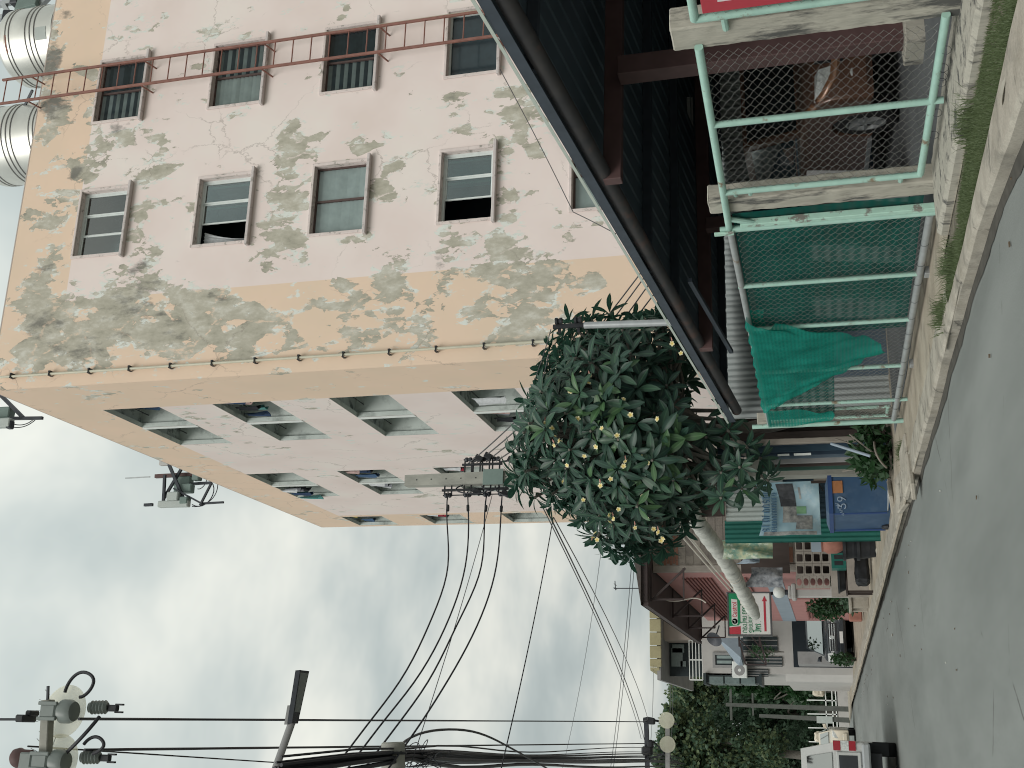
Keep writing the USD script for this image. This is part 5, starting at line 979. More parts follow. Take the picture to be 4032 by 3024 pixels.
# banner
def hang(y0, y1, x0, x1, Y, sagx=.05, amp=.03, n=26, seed=0, skew=0.0):
    a, b = atY(x0, y0, Y), atY(x1, y1, Y); U, V = np.meshgrid(np.linspace(0, 1, n), np.linspace(0, 1, n), indexing='ij')
    Px = a[0] + (b[0] - a[0]) * U; Pz = a[2] + (b[2] - a[2]) * V - sagx * np.sin(PI * U) * (1 - V) + skew * U * (1 - V)
    Py = Y + amp * np.sin(6 * U + 3 * V + seed) * (.3 + V) + amp * (meshkit.fbm(np.stack([U * 4, V * 3, 0 * U], -1), 3, seed) - .5) * 2
    return np.stack([Px, Py, Pz], -1)
bn = thing('vinyl_banner', 'pale blue printed vinyl banner with photographs tied to the shack', 'banner')
BPn = hang(1158, 1040, 1640, 1768, YS - .5, .12, .05, 30, 3, .04)
obj('sheet', slab(BPn, np.array([0, .004, 0])), M['banner'], bn, smooth=True)
def patch(P, u0, u1, v0, v1, off=-.006):
    n = P.shape[0] - 1; a, b, c, d = int(u0 * n), int(u1 * n) + 1, int(v0 * n), int(v1 * n) + 1; return slab(P[a:b, c:d] + [0, off, 0], np.array([0, .002, 0]))
for u0, u1, v0, v1, m, nm in ((.58, .97, .34, .62, 'bannerdark', 'photo_print'), (.25, .56, .36, .6, 'bannerphoto', 'photo_print'), (.12, .4, .62, .88, 'bannerphoto', 'photo_print'), (.42, .58, .6, .78, 'bannergreen', 'photo_print'), (.02, .1, .1, .95, 'bannerphoto', 'photo_print'), (.7, .92, .66, .7, 'bannerphoto', 'photo_print')):
    obj(nm, patch(BPn, u0, u1, v0, v1), M[m], bn)
def glyph_row(O, U, V, h, n, rng, r=.006, adv=.7):
    """loop-and-stem letter strokes"""
    ms = []
    for k in range(n):
        x = k * h * adv; k2 = rng.integers(0, 5)
        base = {0: [(0, .15), (.12, .0), (.2, .2), (.05, .3), (.02, 1), (.45, 1), (.48, 0)], 1: [(0, .85), (.12, 1), (.2, .8), (.1, .7), (.1, 0), (.5, 0), (.5, 1)], 2: [(.05, 0), (.05, .7), (.2, 1), (.42, .8), (.42, 0), (.3, .1)], 3: [(.4, .8), (.2, 1), (.02, .7), (.1, .45), (.35, .5), (.42, .2), (.2, 0)], 4: [(.1, 0), (.1, 1), (.25, 1.1)]}[int(k2)]
        ms.append(tube([O + U * (x + a * h) + V * (b * h) for a, b in base], r, 4))
    return cat_(ms)
rgx = np.random.default_rng(5)
o = BPn[3, 3] + [0, -.02, -.12]; obj('lettering', [glyph_row(BPn[2, 4] + [0, -.035, -.02], (BPn[22, 4] - BPn[2, 4]) / np.linalg.norm(BPn[22, 4] - BPn[2, 4]), Z_, .13, 9, rgx, .008), glyph_row(BPn[2, 8] + [0, -.035, 0], (BPn[22, 8] - BPn[2, 8]) / np.linalg.norm(BPn[22, 8] - BPn[2, 8]), Z_, .09, 12, rgx, .006)], M['bannerblue'], bn)
obj('patterned_cloth', slab(hang(1208, 1164, 1560, 1668, YS + .6, .04, .07, 20, 8), np.array([0, .006, 0])), M['camo'], label='green and yellow patterned cloth hanging under the wrapped roll', cat='cloth', smooth=True)
obj('printed_cloth', slab(hang(1268, 1225, 1600, 1690, 26.4, .1, .06, 20, 12, -.25), np.array([0, .006, 0])), M['darkbanner'], label='dark crumpled printed cloth hanging before the pink wall', cat='cloth', smooth=True)
obj('printed_cloth', slab(hang(1218, 1200, 1590, 1640, 24.6, .1, .08, 14, 2, -.1), np.array([0, .006, 0])), M['greyblue'], label='thin grey cloth strips tied on the wrapped roll', cat='cloth', smooth=True)
# big pale canvas roll with ropes
def roll():
    t = thing('canvas_roll', 'long pale rolled canvas slung on ropes along the street', 'roll')
    p = [atY(1476, 1082, 21.0), atY(1512, 1135, 22.4), atY(1552, 1190, 24.0), atY(1594, 1258, 26.2), atY(1632, 1330, 28.6)]
    C = spline(p, 420); k = np.arange(420); r = np.interp(k, [0, 18, 180, 400, 419], [.12, .165, .155, .15, .1]) * (1 + .07 * np.abs(np.sin(k * .62)) + .05 * np.sin(k * .23) + .04 * np.sin(k * .061))
    obj('canvas', tube(C, r, 18), M['tarproll'], t, smooth=50)
    for i in (40, 250, 262, 360): obj('tie', tube([C[i] + (r[i] + .008) * (math.cos(a) * X_ + math.sin(a) * Z_) for a in np.linspace(0, 6.4, 14)], .008, 4), M['rope'], t)
    for k, (a, b, c) in enumerate([((1448, 1092), (1500, 1170), (1582, 1272)), ((1448, 1110), (1520, 1200), (1590, 1280)), ((1440, 1120), (1500, 1190), (1575, 1275))]):
        obj('rope', tube(spline([atY(*a, 20.8 + .3 * k), atY(*b, 23.6 + .2 * k), atY(*c, 27)], 30), .018, 5), M['rope'], t)
    obj('head_cap', tube([C[0] - (C[20] - C[0]) * .8, C[6]], [.1, .14], 18), M['rope'], t, smooth=40)
roll()
# buckets, crates, pots along the pavement before house
def pot(name, label, q, h, r0, r1, m, Y=None, z=0.09, cat='pot', soil=True):
    p = gp(*q) if Y is None else atY(*q, Y); loc = (p[0], p[1], float(gz(p[1])) + z if Y is None else p[2])
    t = thing(name, label, cat, loc)
    obj('wall', lathe([(0, 0), (r0, 0), (r1, h * .93), (r1 * 1.08, h * .93), (r1 * 1.08, h), (r1 * .95, h), (r1 * .92, h * .85), (0, h * .85)], 24), m, t, smooth=35)
    return t
Yc = 25.0
tb = thing('black_tub', 'stacked black plastic tub by the green sheet', 'tub', (atY(1875, 1178, 24)[0], 24.0, float(gz(24)) + .09))
obj('wall', lathe([(0, 0), (.24, 0), (.28, .3), (.31, .3), (.31, .36), (.27, .36), (.26, .1), (0, .1)], 24), M['black'], tb, smooth=35)
tb2 = thing('black_tub', 'second black tub stacked on the first one', 'tub', (atY(1875, 1178, 24)[0], 24.0, float(gz(24)) + .40))
obj('wall', lathe([(0, 0), (.24, 0), (.28, .26), (.31, .26), (.31, .32), (.27, .32), (.26, .1), (0, .1)], 24), M['black'], tb2, smooth=35)
jp = atY(1848, 1172, 24.0)
t = thing('terracotta_jar', 'red brown jar standing on the black tubs', 'jar', (jp[0], 24.0, float(gz(24)) + .72)); obj('wall', lathe([(0, 0), (.16, 0), (.22, .12), (.22, .3), (.17, .38), (.19, .42), (.15, .42), (.14, .3), (0, .2)], 24), M['terracotta'], t, smooth=40)
t = thing('blue_crate', 'small blue crate on top of the terracotta jar stack', 'crate', (jp[0] + .05, 24.05, float(gz(24)) + 1.14)); obj('side', [bx((-.2, -.15, 0), (.2, -.13, .2)), bx((-.2, .13, 0), (.2, .15, .2)), bx((-.2, -.13, 0), (-.18, .13, .2)), bx((.18, -.13, 0), (.2, .13, .2)), bx((-.18, -.13, 0), (.18, .13, .02))], M['greyblue'], t)
gc = atY(1790, 1200, 25.5); t = thing('green_crate', 'dark green plastic crate piled before the lattice wall', 'crate', (gc[0], 25.5, gc[2] - .35))
obj('side', [bx((-.3, -.2, 0), (.3, -.18, .3)), bx((-.3, .18, 0), (.3, .2, .3)), bx((-.3, -.18, 0), (-.28, .18, .3)), bx((.28, -.18, 0), (.3, .18, .3)), bx((-.28, -.18, 0), (.28, .18, .02))], M['greensheet'], t)
for k in range(4): obj('slot', bx((-.24 + .13 * k, -.204, .06), (-.15 + .13 * k, -.201, .24)), M['black'], t)
tbp = atY(1838, 1235, 26.2); zt0 = float(gz(26)) + .09
t = thing('wooden_stand', 'low dark wooden stand with black containers by the kerb', 'stand', (tbp[0], 26.2, zt0))
obj('top', bx((-.5, -.25, .52), (.5, .25, .56), .006), M['darkwood'], t)
for x in (-.46, .46):
    for y in (-.2, .2): obj('leg', bx((x - .025, y - .025, 0), (x + .025, y + .025, .52)), M['darkwood'], t)
obj('black_tray', lathe([(0, 0), (.3, 0), (.36, .12), (.38, .12), (.38, .16), (.34, .16), (.3, .04), (0, .04)], 24, (tbp[0] - .1, 26.2, zt0 + .565)), M['black'], label='round black tray on the wooden stand', cat='tray', smooth=35)
obj('folded_tarp', chipped(cbx((tbp[0] + .05, 26.1, zt0 + .2), (.7, .4, .3), .06, .2), .06, 3, .08), M['black'], label='dark folded sheet stored under the wooden stand', cat='tarp', smooth=40)
q = atY(1862, 1298, 29.0); t = thing('concrete_bench', 'low pale concrete bench frame beside the bushes', 'bench', (q[0], 29.0, float(gz(29)) + .09))
obj('top', bx((-.25, -.5, .38), (.25, .5, .44), .01), M['kerb'], t)
for y in (-.45, .4): obj('leg', bx((-.22, y, 0), (.22, y + .06, .38), .006), M['kerb'], t)

# ================================================================== CONCRETE POLE WITH LOW VOLTAGE RACK
PY = 20.35
pb, ptop = atY(1890, 1003, PY), atY(878, 1040, PY)
pl = thing('utility_pole', 'square concrete pole with two insulator racks rising behind the flowering tree', 'utility pole')
px_ = (pb[0] * .15 + ptop[0] * .85)
pX = ptop[0]; lean = (pb[0] - ptop[0])
def pp(z): return np.array([pX + lean * np.clip((ptop[2] - z) / (ptop[2] - .2), 0, 1) * .35, PY, z])
w0, w1 = .17, .105
shaft = hull([pp(0) + [sx * w0, sy * w0, 0] for sx in (-1, 1) for sy in (-1, 1)] + [pp(ptop[2]) + [sx * w1, sy * w1, 0] for sx in (-1, 1) for sy in (-1, 1)])
obj('shaft', shaft, M['pole'], pl)
ins = [lathe([(0, 0), (.012, 0), (.012, .004), (0, .006)], 8, pp(z) + [0, -w1 - .004 - (ptop[2] - z) * .0075, 0], (0, -1, 0)) for z in np.arange(ptop[2] - .25, ptop[2] - 2.9, -.3)]
obj('bolt_hole', ins, M['black'], pl)
zpl = atY(1070, 1035, PY)[2]
obj('steel_plate', bx(pp(zpl) + [-.15, -.17, -.2], pp(zpl) + [.15, -.135, .2], .005), M['greendark'], pl)
RK = [(968, 1061), (1010, 1061), (1052, 1062), (1085, 1063)]; RKR = [(1012, 1001), (1030, 999), (1050, 998), (1072, 996)]
def rack(zs, x, side):
    g = UsdGeom.Xform.Define(stage, numbered(str(pl.GetPath()), 'rack')).GetPrim()
    obj('bar', [bx((x - .02, PY - .03, min(zs) - .12), (x + .02, PY + .03, max(zs) + .12)), bx((x + side * .1 - .01, PY - .01, min(zs) - .1), (x + side * .1 + .01, PY + .01, max(zs) + .1))] + [bar((pX, PY, z + dz), (x + side * .12, PY, z + dz), .025, .025) for z in zs for dz in (-.07, .07)], M['black'], g)
    for z in zs: obj('insulator', lathe([(0, -.06), (.045, -.06), (.05, -.03), (.03, 0), (.05, .03), (.045, .06), (0, .06)], 10, (x + side * .1, PY, z)), M['darksteel'], g, smooth=40)
zl = [atY(*q, PY)[2] for q in RK]; zr = [atY(*q, PY)[2] for q in RKR]
xl_, xr_ = atY(1010, 1058, PY)[0], atY(1040, 1003, PY)[0]
rack(zl, xl_, -1); rack(zr, xr_, 1)
for k, (q, q2, s_) in enumerate([((1035, 990), (1020, 1000), .05), ((1055, 985), (1060, 996), .05), ((1105, 994), (1080, 998), .06), ((1092, 1066), (1095, 1062), .05), ((1030, 1062), (1040, 1066), .05)]):
    c, d = atY(*q, PY - .1), atY(*q2, PY - .05); obj('connector', [cbx(c, (.11, .1, .16), .015, 0, .2, .5), bar(c, d, .03)], M['black'], pl)
obj('jumper', [tube(spline([atY(1070, 1050, PY - .15), atY(1075, 1062, PY - .2), atY(1100, 1070, PY - .2), atY(1105, 1058, PY - .15)], 16), .014, 5), tube(spline([atY(1000, 1048, PY - .15), atY(985, 1056, PY - .2), atY(1030, 1066, PY - .2), atY(1060, 1052, PY - .15)], 16), .014, 5), tube(spline([atY(1040, 1050, PY - .15), atY(1062, 1060, PY - .2), atY(1080, 1050, PY - .15)], 12), .012, 5)], M['cable'], pl)
# ---- cables
def cable(label, pts, r, m='cable', group=None, n=30, sp=True):
    P = spline(pts, n) if sp and len(pts) > 2 else np.asarray(pts, float)
    return obj('cable', tube(P, r, 6), M[m], label=label, cat='cable', group=group, smooth=60)
LVL = [[(968, 1063), (967, 1150), (966, 1234), (932, 1337), (858, 1480), (801, 1556), (723, 1659)],
       [(1010, 1063), (1012, 1150), (1003, 1234), (966, 1345), (890, 1480), (835, 1550), (752, 1659)],
       [(1052, 1064), (1046, 1150), (1037, 1234), (988, 1348), (920, 1480), (866, 1556), (788, 1659)],
       [(1085, 1065), (1080, 1150), (1070, 1234), (1022, 1370), (955, 1490), (900, 1575), (840, 1659)]]
for k, L in enumerate(LVL):
    y = np.array([q[1] for q in L], float); YY = PY - (PY - 14.6) * (y - y[0]) / (y[-1] - y[0])
    P = [atY(*q, Y) for q, Y in zip(L, YY)]; P.append(P[-1] + (P[-1] - P[-2]) * .6)
    cable(['uppermost of the four cables swinging from the concrete pole across the road', 'second from the top of the four cables crossing the road from the pole', 'third from the top of the four cables crossing the road from the pole', 'lowest of the four cables crossing the road from the pole'][k], P, .0135, group='low voltage cables across the road')
    c = P[0] + (P[1] - P[0]) * .35; obj('cable_clamp', tube([c, c + (P[1] - P[0]) * .12], .03, 6), M['black'], label=['clamp', 'clamp', 'clamp', 'clamp'][k] + ' on the ' + ['uppermost', 'second', 'third', 'lowest'][k] + ' cable just off the pole rack', cat='clamp')
LVR = [[(1012, 1001), (1060, 960), (1105, 918)], [(1030, 999), (1085, 955), (1130, 915)], [(1050, 998), (1105, 955), (1160, 910)], [(1072, 996), (1125, 960), (1180, 915)]]
END = [(1395, 575), (1420, 560), (1440, 560), (1470, 560)]
MID = [(1255, 755), (1290, 735), (1325, 720), (1360, 705)]
for k, L in enumerate(LVR):
    P = [atY(*L[0], PY), atY(*L[1], PY - .3), atY(*L[2], PY - .5), atY(*MID[k], 19.0), atY(*END[k], 18.3)]; P.append(P[-1] + (P[-1] - P[-2]) * 1.2)
    cable(['uppermost of the four twisted cables passing behind the tree to the right of the pole', 'second of the four twisted cables behind the flowering tree', 'third of the four twisted cables behind the flowering tree', 'lowest of the four twisted cables behind the flowering tree'][k], P, .0125, 'greycable', 'twisted cables behind the tree')

# ================================================================== FRANGIPANI TREE
def frangipani():
    rg = np.random.default_rng(11); t = thing('frangipani_tree', 'dense frangipani tree with long dark leaves and pale yellow flowers', 'tree', (0, 0, 0))
    base = np.array([5.0, 18.2, float(gz(18))]); C = np.array([4.95, 18.3, 4.35]); R = np.array([2.05, 1.75, 1.75])
    ros = []                      # (position, axis, size)
    def shape(d):
        return 1 + .12 * math.sin(3.1 * math.atan2(d[1], d[0]) + 1) * math.cos(2 * d[2]) + .13 * math.sin(5 * d[0] + 4 * d[2])
    tries = 0
    while len(ros) < 330 and tries < 12000:
        tries += 1; d = rg.normal(size=3); d /= np.linalg.norm(d)
        if d[2] < -.75: continue
        rad = rg.uniform(.86, 1.02) * shape(d); p = C + d * R * rad
        if d[2] < 0: p[2] = C[2] + (p[2] - C[2]) * .82
        if any(np.linalg.norm(p - q[0]) < .25 for q in ros): continue
        ax = d * [1, 1, .7] + [0, 0, .38]; ros.append((p, ax / np.linalg.norm(ax), rg.uniform(.9, 1.2)))
    nshell = len(ros)
    while len(ros) < nshell + 75:
        d = rg.normal(size=3); d /= np.linalg.norm(d); p = C + d * R * rg.uniform(.45, .78); ax = d + [0, 0, .5]; ros.append((p, ax / np.linalg.norm(ax), rg.uniform(.9, 1.2)))
    # low branch hanging over the screen to the left of the post
    for q in [(1572, 930), (1585, 985), (1600, 1010), (1612, 965), (1640, 990), (1655, 1035), (1630, 1050), (1600, 1055), (1560, 1020), (1560, 1075), (1545, 1045), (1535, 985), (1525, 945), (1590, 905), (1575, 880)]:
        p = atY(*q, 17.7 + rg.uniform(-.5, .4)); d = p - (C + [0, 0, -1.2]); d /= np.linalg.norm(d); ax = d * .8 + rg.normal(size=3) * .25 + [0, -.3, .1]
        ros.append((p, ax / np.linalg.norm(ax), rg.uniform(.85, 1.1)))
    leaves = []
    for p, ax, sz in ros:
        a, b, _ = frame_of(ax); n = int(rg.integers(9, 13)); ph = rg.uniform(0, 6.28)
        for k in range(n):
            an = ph + k * 2.399 + rg.uniform(-.15, .15); el = np.interp(k, [0, n - 1], [-.12, 1.0]) + rg.uniform(-.3, .3)
            dr = (math.cos(an) * a + math.sin(an) * b) * math.cos(el) + ax * math.sin(el)
            L = sz * rg.uniform(.27, .39) * np.interp(k, [0, n * .6, n], [1, .95, .5]); V, rib = leaf_mesh(L, L * rg.uniform(.28, .35), rg.uniform(.1, .45), rg.uniform(.05, .55), 6)
            up = ax - (ax @ dr) * dr; up /= np.linalg.norm(up) + 1e-9; sd = np.cross(up, dr)
            W = p + dr * .03 + V[..., 0:1] * dr + V[..., 1:2] * sd + V[..., 2:3] * up
            leaves.append((np.linalg.norm(p + dr * .2 - EYEP), W, rib))
    leaves.sort(key=lambda q: q[0])
    mats = ['leaf_a', 'leaf_a', 'leaf_a', 'leaf_b', 'leaf_b', 'leaf_c']
    for k, (dd, W, rib) in enumerate(leaves[:300]):
        obj('leaf', grid(W), M[mats[int(rg.integers(0, 6))]], t, pv={'rib': rib.ravel()}, smooth=True)
    G = [grid(W) for _, W, _ in leaves[300:]]
    obj('foliage', cat_(G), M['leaf'], t, pv={'rib': np.concatenate([r.ravel() for _, _, r in leaves[300:]])}, smooth=True, kind='stuff')
    tr = spline([base, base + [.05, 0, .9], base + [-.1, .05, 1.7], C + [0, 0, -1.0]], 12)
    obj('trunk', tube(tr, np.linspace(.16, .11, 12), 12), M['bark'], t, smooth=50)
    br = []
    for k, (p, ax, sz) in enumerate(ros):
        if k % 2 == 0 or k > nshell + 70:
            f = C + (p - C) * .25 + [0, 0, -.75 * (1 - .4 * (k % 3))]; br.append(tube(spline([f, (f + p) / 2 + rg.normal(size=3) * .08, p - ax * .12, p + ax * .05], 8), np.linspace(.05, .022, 8), 6))
    for an in np.linspace(0, 6.28, 8)[:-1]:
        br.append(tube(spline([tr[-1] - [0, 0, .3], C + [.55 * math.cos(an), .5 * math.sin(an), -.55], C + [1.0 * math.cos(an), .9 * math.sin(an), .1]], 8), np.linspace(.09, .05, 8), 7))
    obj('branches', br, M['bark'], t, smooth=50)
    # flowers, five turned petals each
    FL = [(1274, 811), (1272, 826), (1347, 862), (1362, 896), (1178, 914), (1193, 925), (1198, 942), (1208, 952), (1197, 962), (1209, 951), (1333, 941), (1287, 965), (1351, 997), (1347, 1007), (1400, 1000), (1319, 1035), (1297, 1049), (1388, 1072), (1336, 1100), (1316, 1112), (1325, 1120), (1318, 1127), (1322, 1142), (1286, 1151), (1281, 1160), (1290, 1166), (1412, 1143), (1398, 1118), (1422, 1150), (1432, 1162), (1428, 1168), (1471, 763), (1452, 742), (1225, 1005), (1260, 1080), (1248, 905), (1385, 985), (1300, 925), (1420, 905), (1232, 845), (1372, 1140), (1262, 985), (1215, 1040)]
    for k, q in enumerate(FL):
        o = ray(*q); A = (o / R) @ (o / R); oc = (EYEP - C) / R; B = 2 * (oc @ (o / R)); D2 = B * B - 4 * A * (oc @ oc - 1.12 ** 2)
        tt = (-B - math.sqrt(D2)) / (2 * A) if D2 > 0 else -B / (2 * A)
        p = EYEP + o * tt; nrm = -o / np.linalg.norm(o) + .5 * rg.normal(size=3) + [0, 0, .4]; a, b, nn = frame_of(nrm); V, F, rb = [], [], []; s = rg.uniform(.034, .045); ph = rg.uniform(0, 6)
        for j in range(5):
            an = ph + j * 1.2566; e = math.cos(an) * a + math.sin(an) * b; f = np.cross(nn, e); i0 = len(V)
            V += [p, p + e * s * .45 - f * s * .42 + nn * s * .15, p + e * s * 1.0 - f * s * .3 + nn * s * .25, p + e * s * 1.05 + f * s * .3 + nn * s * .12, p + e * s * .5 + f * s * .46 + nn * s * .06]; rb += [0, .6, 1, 1, .6]
            F += [(i0, i0 + 1, i0 + 2), (i0, i0 + 2, i0 + 3), (i0, i0 + 3, i0 + 4)]
        obj('flower', TM(V, F), M['petal'], t, pv={'rib': rb})
        if k % 4 == 0: obj('bud', tube([p + a * .05, p + a * .1 + nn * .02], [.012, .006], 6), M['pinkpetal'], t)
frangipani()

# ================================================================== HOUSES DOWN THE STREET
HA = thing('brick_house', 'salmon pink house with a bare grey block gable and a deep dark eave', 'house')
YA = 29.0; gA = float(gz(YA)); xw = 3.97
obj('gable_wall', bx((xw, YA, 0), (8.2, YA + .15, 5.45)), M['mortar'], HA)
# grey blocks and red bricks laid in the gable
rgb = random.Random(4); nb = 0
z = 1.95; row = 0
while z < 5.3:
    hgt = .19; red = z > 4.75; bl = .39 if not red else .2; hgt = .19 if not red else .075
    x = xw + .2 - (.2 if row % 2 else 0) * (bl / .39)
    while x < 6.6:
        a, b = max(x, xw + .16), x + bl - .012
        if b - a > .05:
            mm = 'brick' if (red and x < 5.0) or (not red and x < xw + .3 and rgb.random() < .25) else ('block_b' if rgb.random() < .4 else 'block')
            if (mm == 'brick' and nb < 298) or mm != 'brick': obj('brick' if mm == 'brick' else 'block', bx((a, YA - .012 - rgb.uniform(0, .008), z), (b, YA - .001, z + hgt - .012)), M[mm], HA)
            nb += 1
        x += bl
    z += hgt; row += 1
obj('corner_pilaster', chipped(bx((xw - .02, YA - .05, gA), (xw + .15, YA + .1, 5.45), .01), .02, 9, .12), M['mortar'], HA)
obj('street_wall', bx((xw, YA + .15, 0), (xw + .15, 42, 5.4)), M['pink'], HA)
# louvred vents on the street side
for y0, y1, z0, z1 in ((30.2, 41.5, 4.1, 4.9), (30.2, 41.5, 3.2, 3.5), (36.0, 41.0, 1.5, 1.95)):
    n = int((z1 - z0) / .1)
    for k in range(n): obj('louvre', bx((xw - .05, y0, z0 + k * .1), (xw - .002, y1, z0 + k * .1 + .05), .004), M['pinkdark'], HA)
obj('band', bx((xw - .012, YA + .16, 2.3), (xw - .001, 42, 2.75)), M['greyblue'], HA)
obj('window', bx((xw - .02, 33.5, 3.0), (xw - .003, 37.5, 4.0)), M['greyblue'], HA)
obj('dark_door', bx((xw - .016, 33.8, gA), (xw - .002, 35.2, 2.28)), M['pinkdark'], HA)
obj('eave_slab', bx((3.1, YA - .9, 5.46), (8.4, 40.2, 5.6)), M['eave'], HA)
obj('roof', [hull([(3.02, y, 5.605) for y in (YA - 1, 40.3)] + [(8.5, y, 5.605) for y in (YA - 1, 40.3)] + [(6, y, 6.05) for y in (YA - 1, 40.3)])], M['corrdark'], HA)
for y in (YA - .6, 32.5, 36.2, 39.8):
    obj('eave_bracket', [bar((3.2, y, 5.38), (xw, y, 4.55), .05), bar((3.15, y, 5.41), (xw, y, 5.41), .05), bar((3.2, y, 5.4), (3.2, y, 4.6), .04), bar((3.2, y, 4.6), (xw, y, 4.6), .04)], M['eave'], HA)
obj('gutter', bar((3.06, YA - .9, 5.5), (3.06, 40.2, 5.5), .1, .12), M['eave'], HA)
# carport truss past the pink wall
for tb_ in [bar((3.0, 41.2, 4.25), (3.9, 41.2, 4.25), .06), bar((3.0, 41.2, 3.55), (3.9, 41.2, 3.55), .06), bar((3.0, 41.2, 3.55), (3.9, 41.2, 4.25), .04), bar((2.35, 40.4, 4.0), (2.35, 40.4, 3.3), .05), bar((2.35, 40.4, 4.0), (3.2, 40.4, 4.2), .05), bar((2.35, 40.4, 3.3), (3.2, 40.4, 3.5), .05), bar((2.35, 40.4, 3.3), (3.2, 40.4, 4.2), .035)]: obj('truss_bar', tb_, M['eave'], HA)
an = thing('tv_antenna', 'thin television antenna on the roof of the pink house', 'antenna')
ab, at_ = atY(1408, 1271, 30.5), atY(1326, 1271, 30.5)
obj('mast', cyl(ab - Z_ * .1, at_, .014, 6), M['darksteel'], an); obj('boom', [bar(at_ + [-.05, 0, -.05], at_ + [.2, 0, -.03], .02), bar(at_ + [.0, -.25, -.04], at_ + [.0, .25, -.04], .01), bar(at_ + [.1, -.2, -.04], at_ + [.1, .2, -.04], .01)], M['darksteel'], an)
rp = spline([atY(1438, 1295, 31), atY(1470, 1297, 31), atY(1500, 1292, 31), atY(1525, 1302, 31)], 20); obj('white_rope', tube(rp, .022, 5), M['rope'], label='white rope hanging from the eave of the pink house', cat='rope', smooth=40)
# lattice screen of concrete blocks with openings
def lattice(name, label, y0, y1, xt, xb, Y, nx, nz, shape, backm, m='mortar'):
    a, b = atY(xb, y0, Y), atY(xt, y1, Y); W, Hh = abs(b[0] - a[0]), b[2] - a[2]; O = np.array([min(a[0], b[0]), Y, a[2]])
    cw, ch = W / nx, Hh / nz; t = thing(name, label, 'screen wall')
    for i in range(nx):
        for j in range(nz):
            g = sbox(0, 0, cw - .006, ch - .006); cx, cy = (cw - .006) / 2, (ch - .006) / 2
            hole = affinity.scale(Point(cx, cy).buffer(1, 6), cw * .3, ch * .38) if shape == 'oval' else sbox(cx - cw * .32, cy - ch * .36, cx + cw * .32, cy + ch * .36).buffer(-.02).buffer(.02, 3)
            obj('screen_block', extrude(g.difference(hole), O + [i * cw, 0, j * ch], X_, Z_, -.1), M[m], t)
    if backm: obj('back_panel', bx(O + [0, .25, 0], O + [W, .27, Hh]), M[backm], t)
    return O, W, Hh
lattice('lattice_wall', 'grey concrete screen wall with rows of openings behind the green crate', 1243, 1166, 1716, 1794, 28.0, 3, 4, 'rect', 'darkwood')
lattice('oval_screen', 'stack of flat oval openings showing pink in the grey screen by the gate pillar', 1270, 1243, 1718, 1794, 28.02, 1, 5, 'oval', 'pink')
obj('screen_base', bx((atY(1850, 1290, 28.1)[0], 27.95, 0), (5.8, 28.15, atY(1792, 1200, 28.0)[2])), M['mortar'], label='low grey wall base under the screen blocks', cat='wall')
obj('panel_board', bx((atY(1700, 1238, 28.4)[0], 28.4, atY(1705, 1200, 28.4)[2]), (atY(1700, 1168, 28.4)[0], 28.44, atY(1600, 1200, 28.4)[2])), M['darkwood'], label='dark brown board wall above the lattice screen', cat='board')
gl = atY(1683, 1279, 29.3); t = thing('gate_lamp', 'white globe lamp on a pale gate pillar', 'lamp')
obj('globe', ball(gl, .15, 3), M['white'], t, smooth=True); obj('neck', cyl(gl - Z_ * .22, gl - Z_ * .13, .06, 10), M['darksteel'], t)
pq = atY(1850, 1288, 29.4); t = thing('gate_pillar', 'pale fluted gate pillar under the globe lamp', 'pillar')
obj('shaft', [bx((gl[0] - .13, 29.2, .2), (gl[0] + .13, 29.46, gl[2] - .42), .015), bx((gl[0] - .2, 29.13, gl[2] - .42), (gl[0] + .2, 29.53, gl[2] - .3), .03), bx((gl[0] - .15, 29.18, gl[2] - .3), (gl[0] + .15, 29.48, gl[2] - .22), .02)], M['greywhite'], t)
# shop sign
SY = 30.0
sg = thing('shop_sign', 'square oil shop light box sign with green logo panel and red arrow', 'sign')
sx0, sx1 = atY(1620, 1371, SY)[0], atY(1620, 1281, SY)[0]; sz1, sz0 = atY(1574, 1326, SY)[2], atY(1664, 1326, SY)[2]
SW, SH = sx1 - sx0, sz1 - sz0
def sp_(u, v, off=0): return np.array([sx0 + SW * u, SY - off, sz0 + SH * v])
obj('box', bx((sx0, SY, sz0), (sx1, SY + .18, sz1), .012), M['signwhite'], sg)
obj('frame', [bx((sx0 - .03, SY - .015, sz0 - .03), (sx0, SY + .2, sz1 + .03)), bx((sx1, SY - .015, sz0 - .03), (sx1 + .03, SY + .2, sz1 + .03)), bx((sx0, SY - .015, sz1), (sx1, SY + .2, sz1 + .03)), bx((sx0, SY - .015, sz0 - .03), (sx1, SY + .2, sz0))], M['frameblack'], sg)
def poly(pts, m, nm, off, parent=sg): return obj(nm, extrude(Polygon([(u * SW, v * SH) for u, v in pts]), np.array([sx0, SY - off, sz0]), X_, Z_, .003), M[m], parent)
poly([(.2, .99), (.99, .99), (.99, .72), (.3, .72), (.22, .76)], 'signgreen', 'green_panel', .003)
poly([(.01, .99), (.17, .99), (.2, .72), (.01, .72)], 'signred', 'red_panel', .003)
lg = Polygon([(.26, .79), (.8, .79), (.84, .92), (.3, .92)]).buffer(.0)
poly([(.27, .785), (.84, .785), (.86, .93), (.3, .93), (.24, .9), (.23, .82)], 'signwhite', 'logo_plate', .006)
obj('lettering', text('Castrol', .105, sp_(.6, .855, .009), X_, Z_, .003, True, True, .8), M['signred'], sg)
obj('logo_disc', lathe([(0, 0), (.07, 0), (.07, -.003)], 20, sp_(.32, .855, .009), (0, -1, 0)), M['signgreen'], sg)
obj('logo_mark', [bx(sp_(.29, .845, .013), sp_(.345, .86, .0125)), bx(sp_(.325, .86, .013), sp_(.34, .9, .0125))], M['signwhite'], sg)
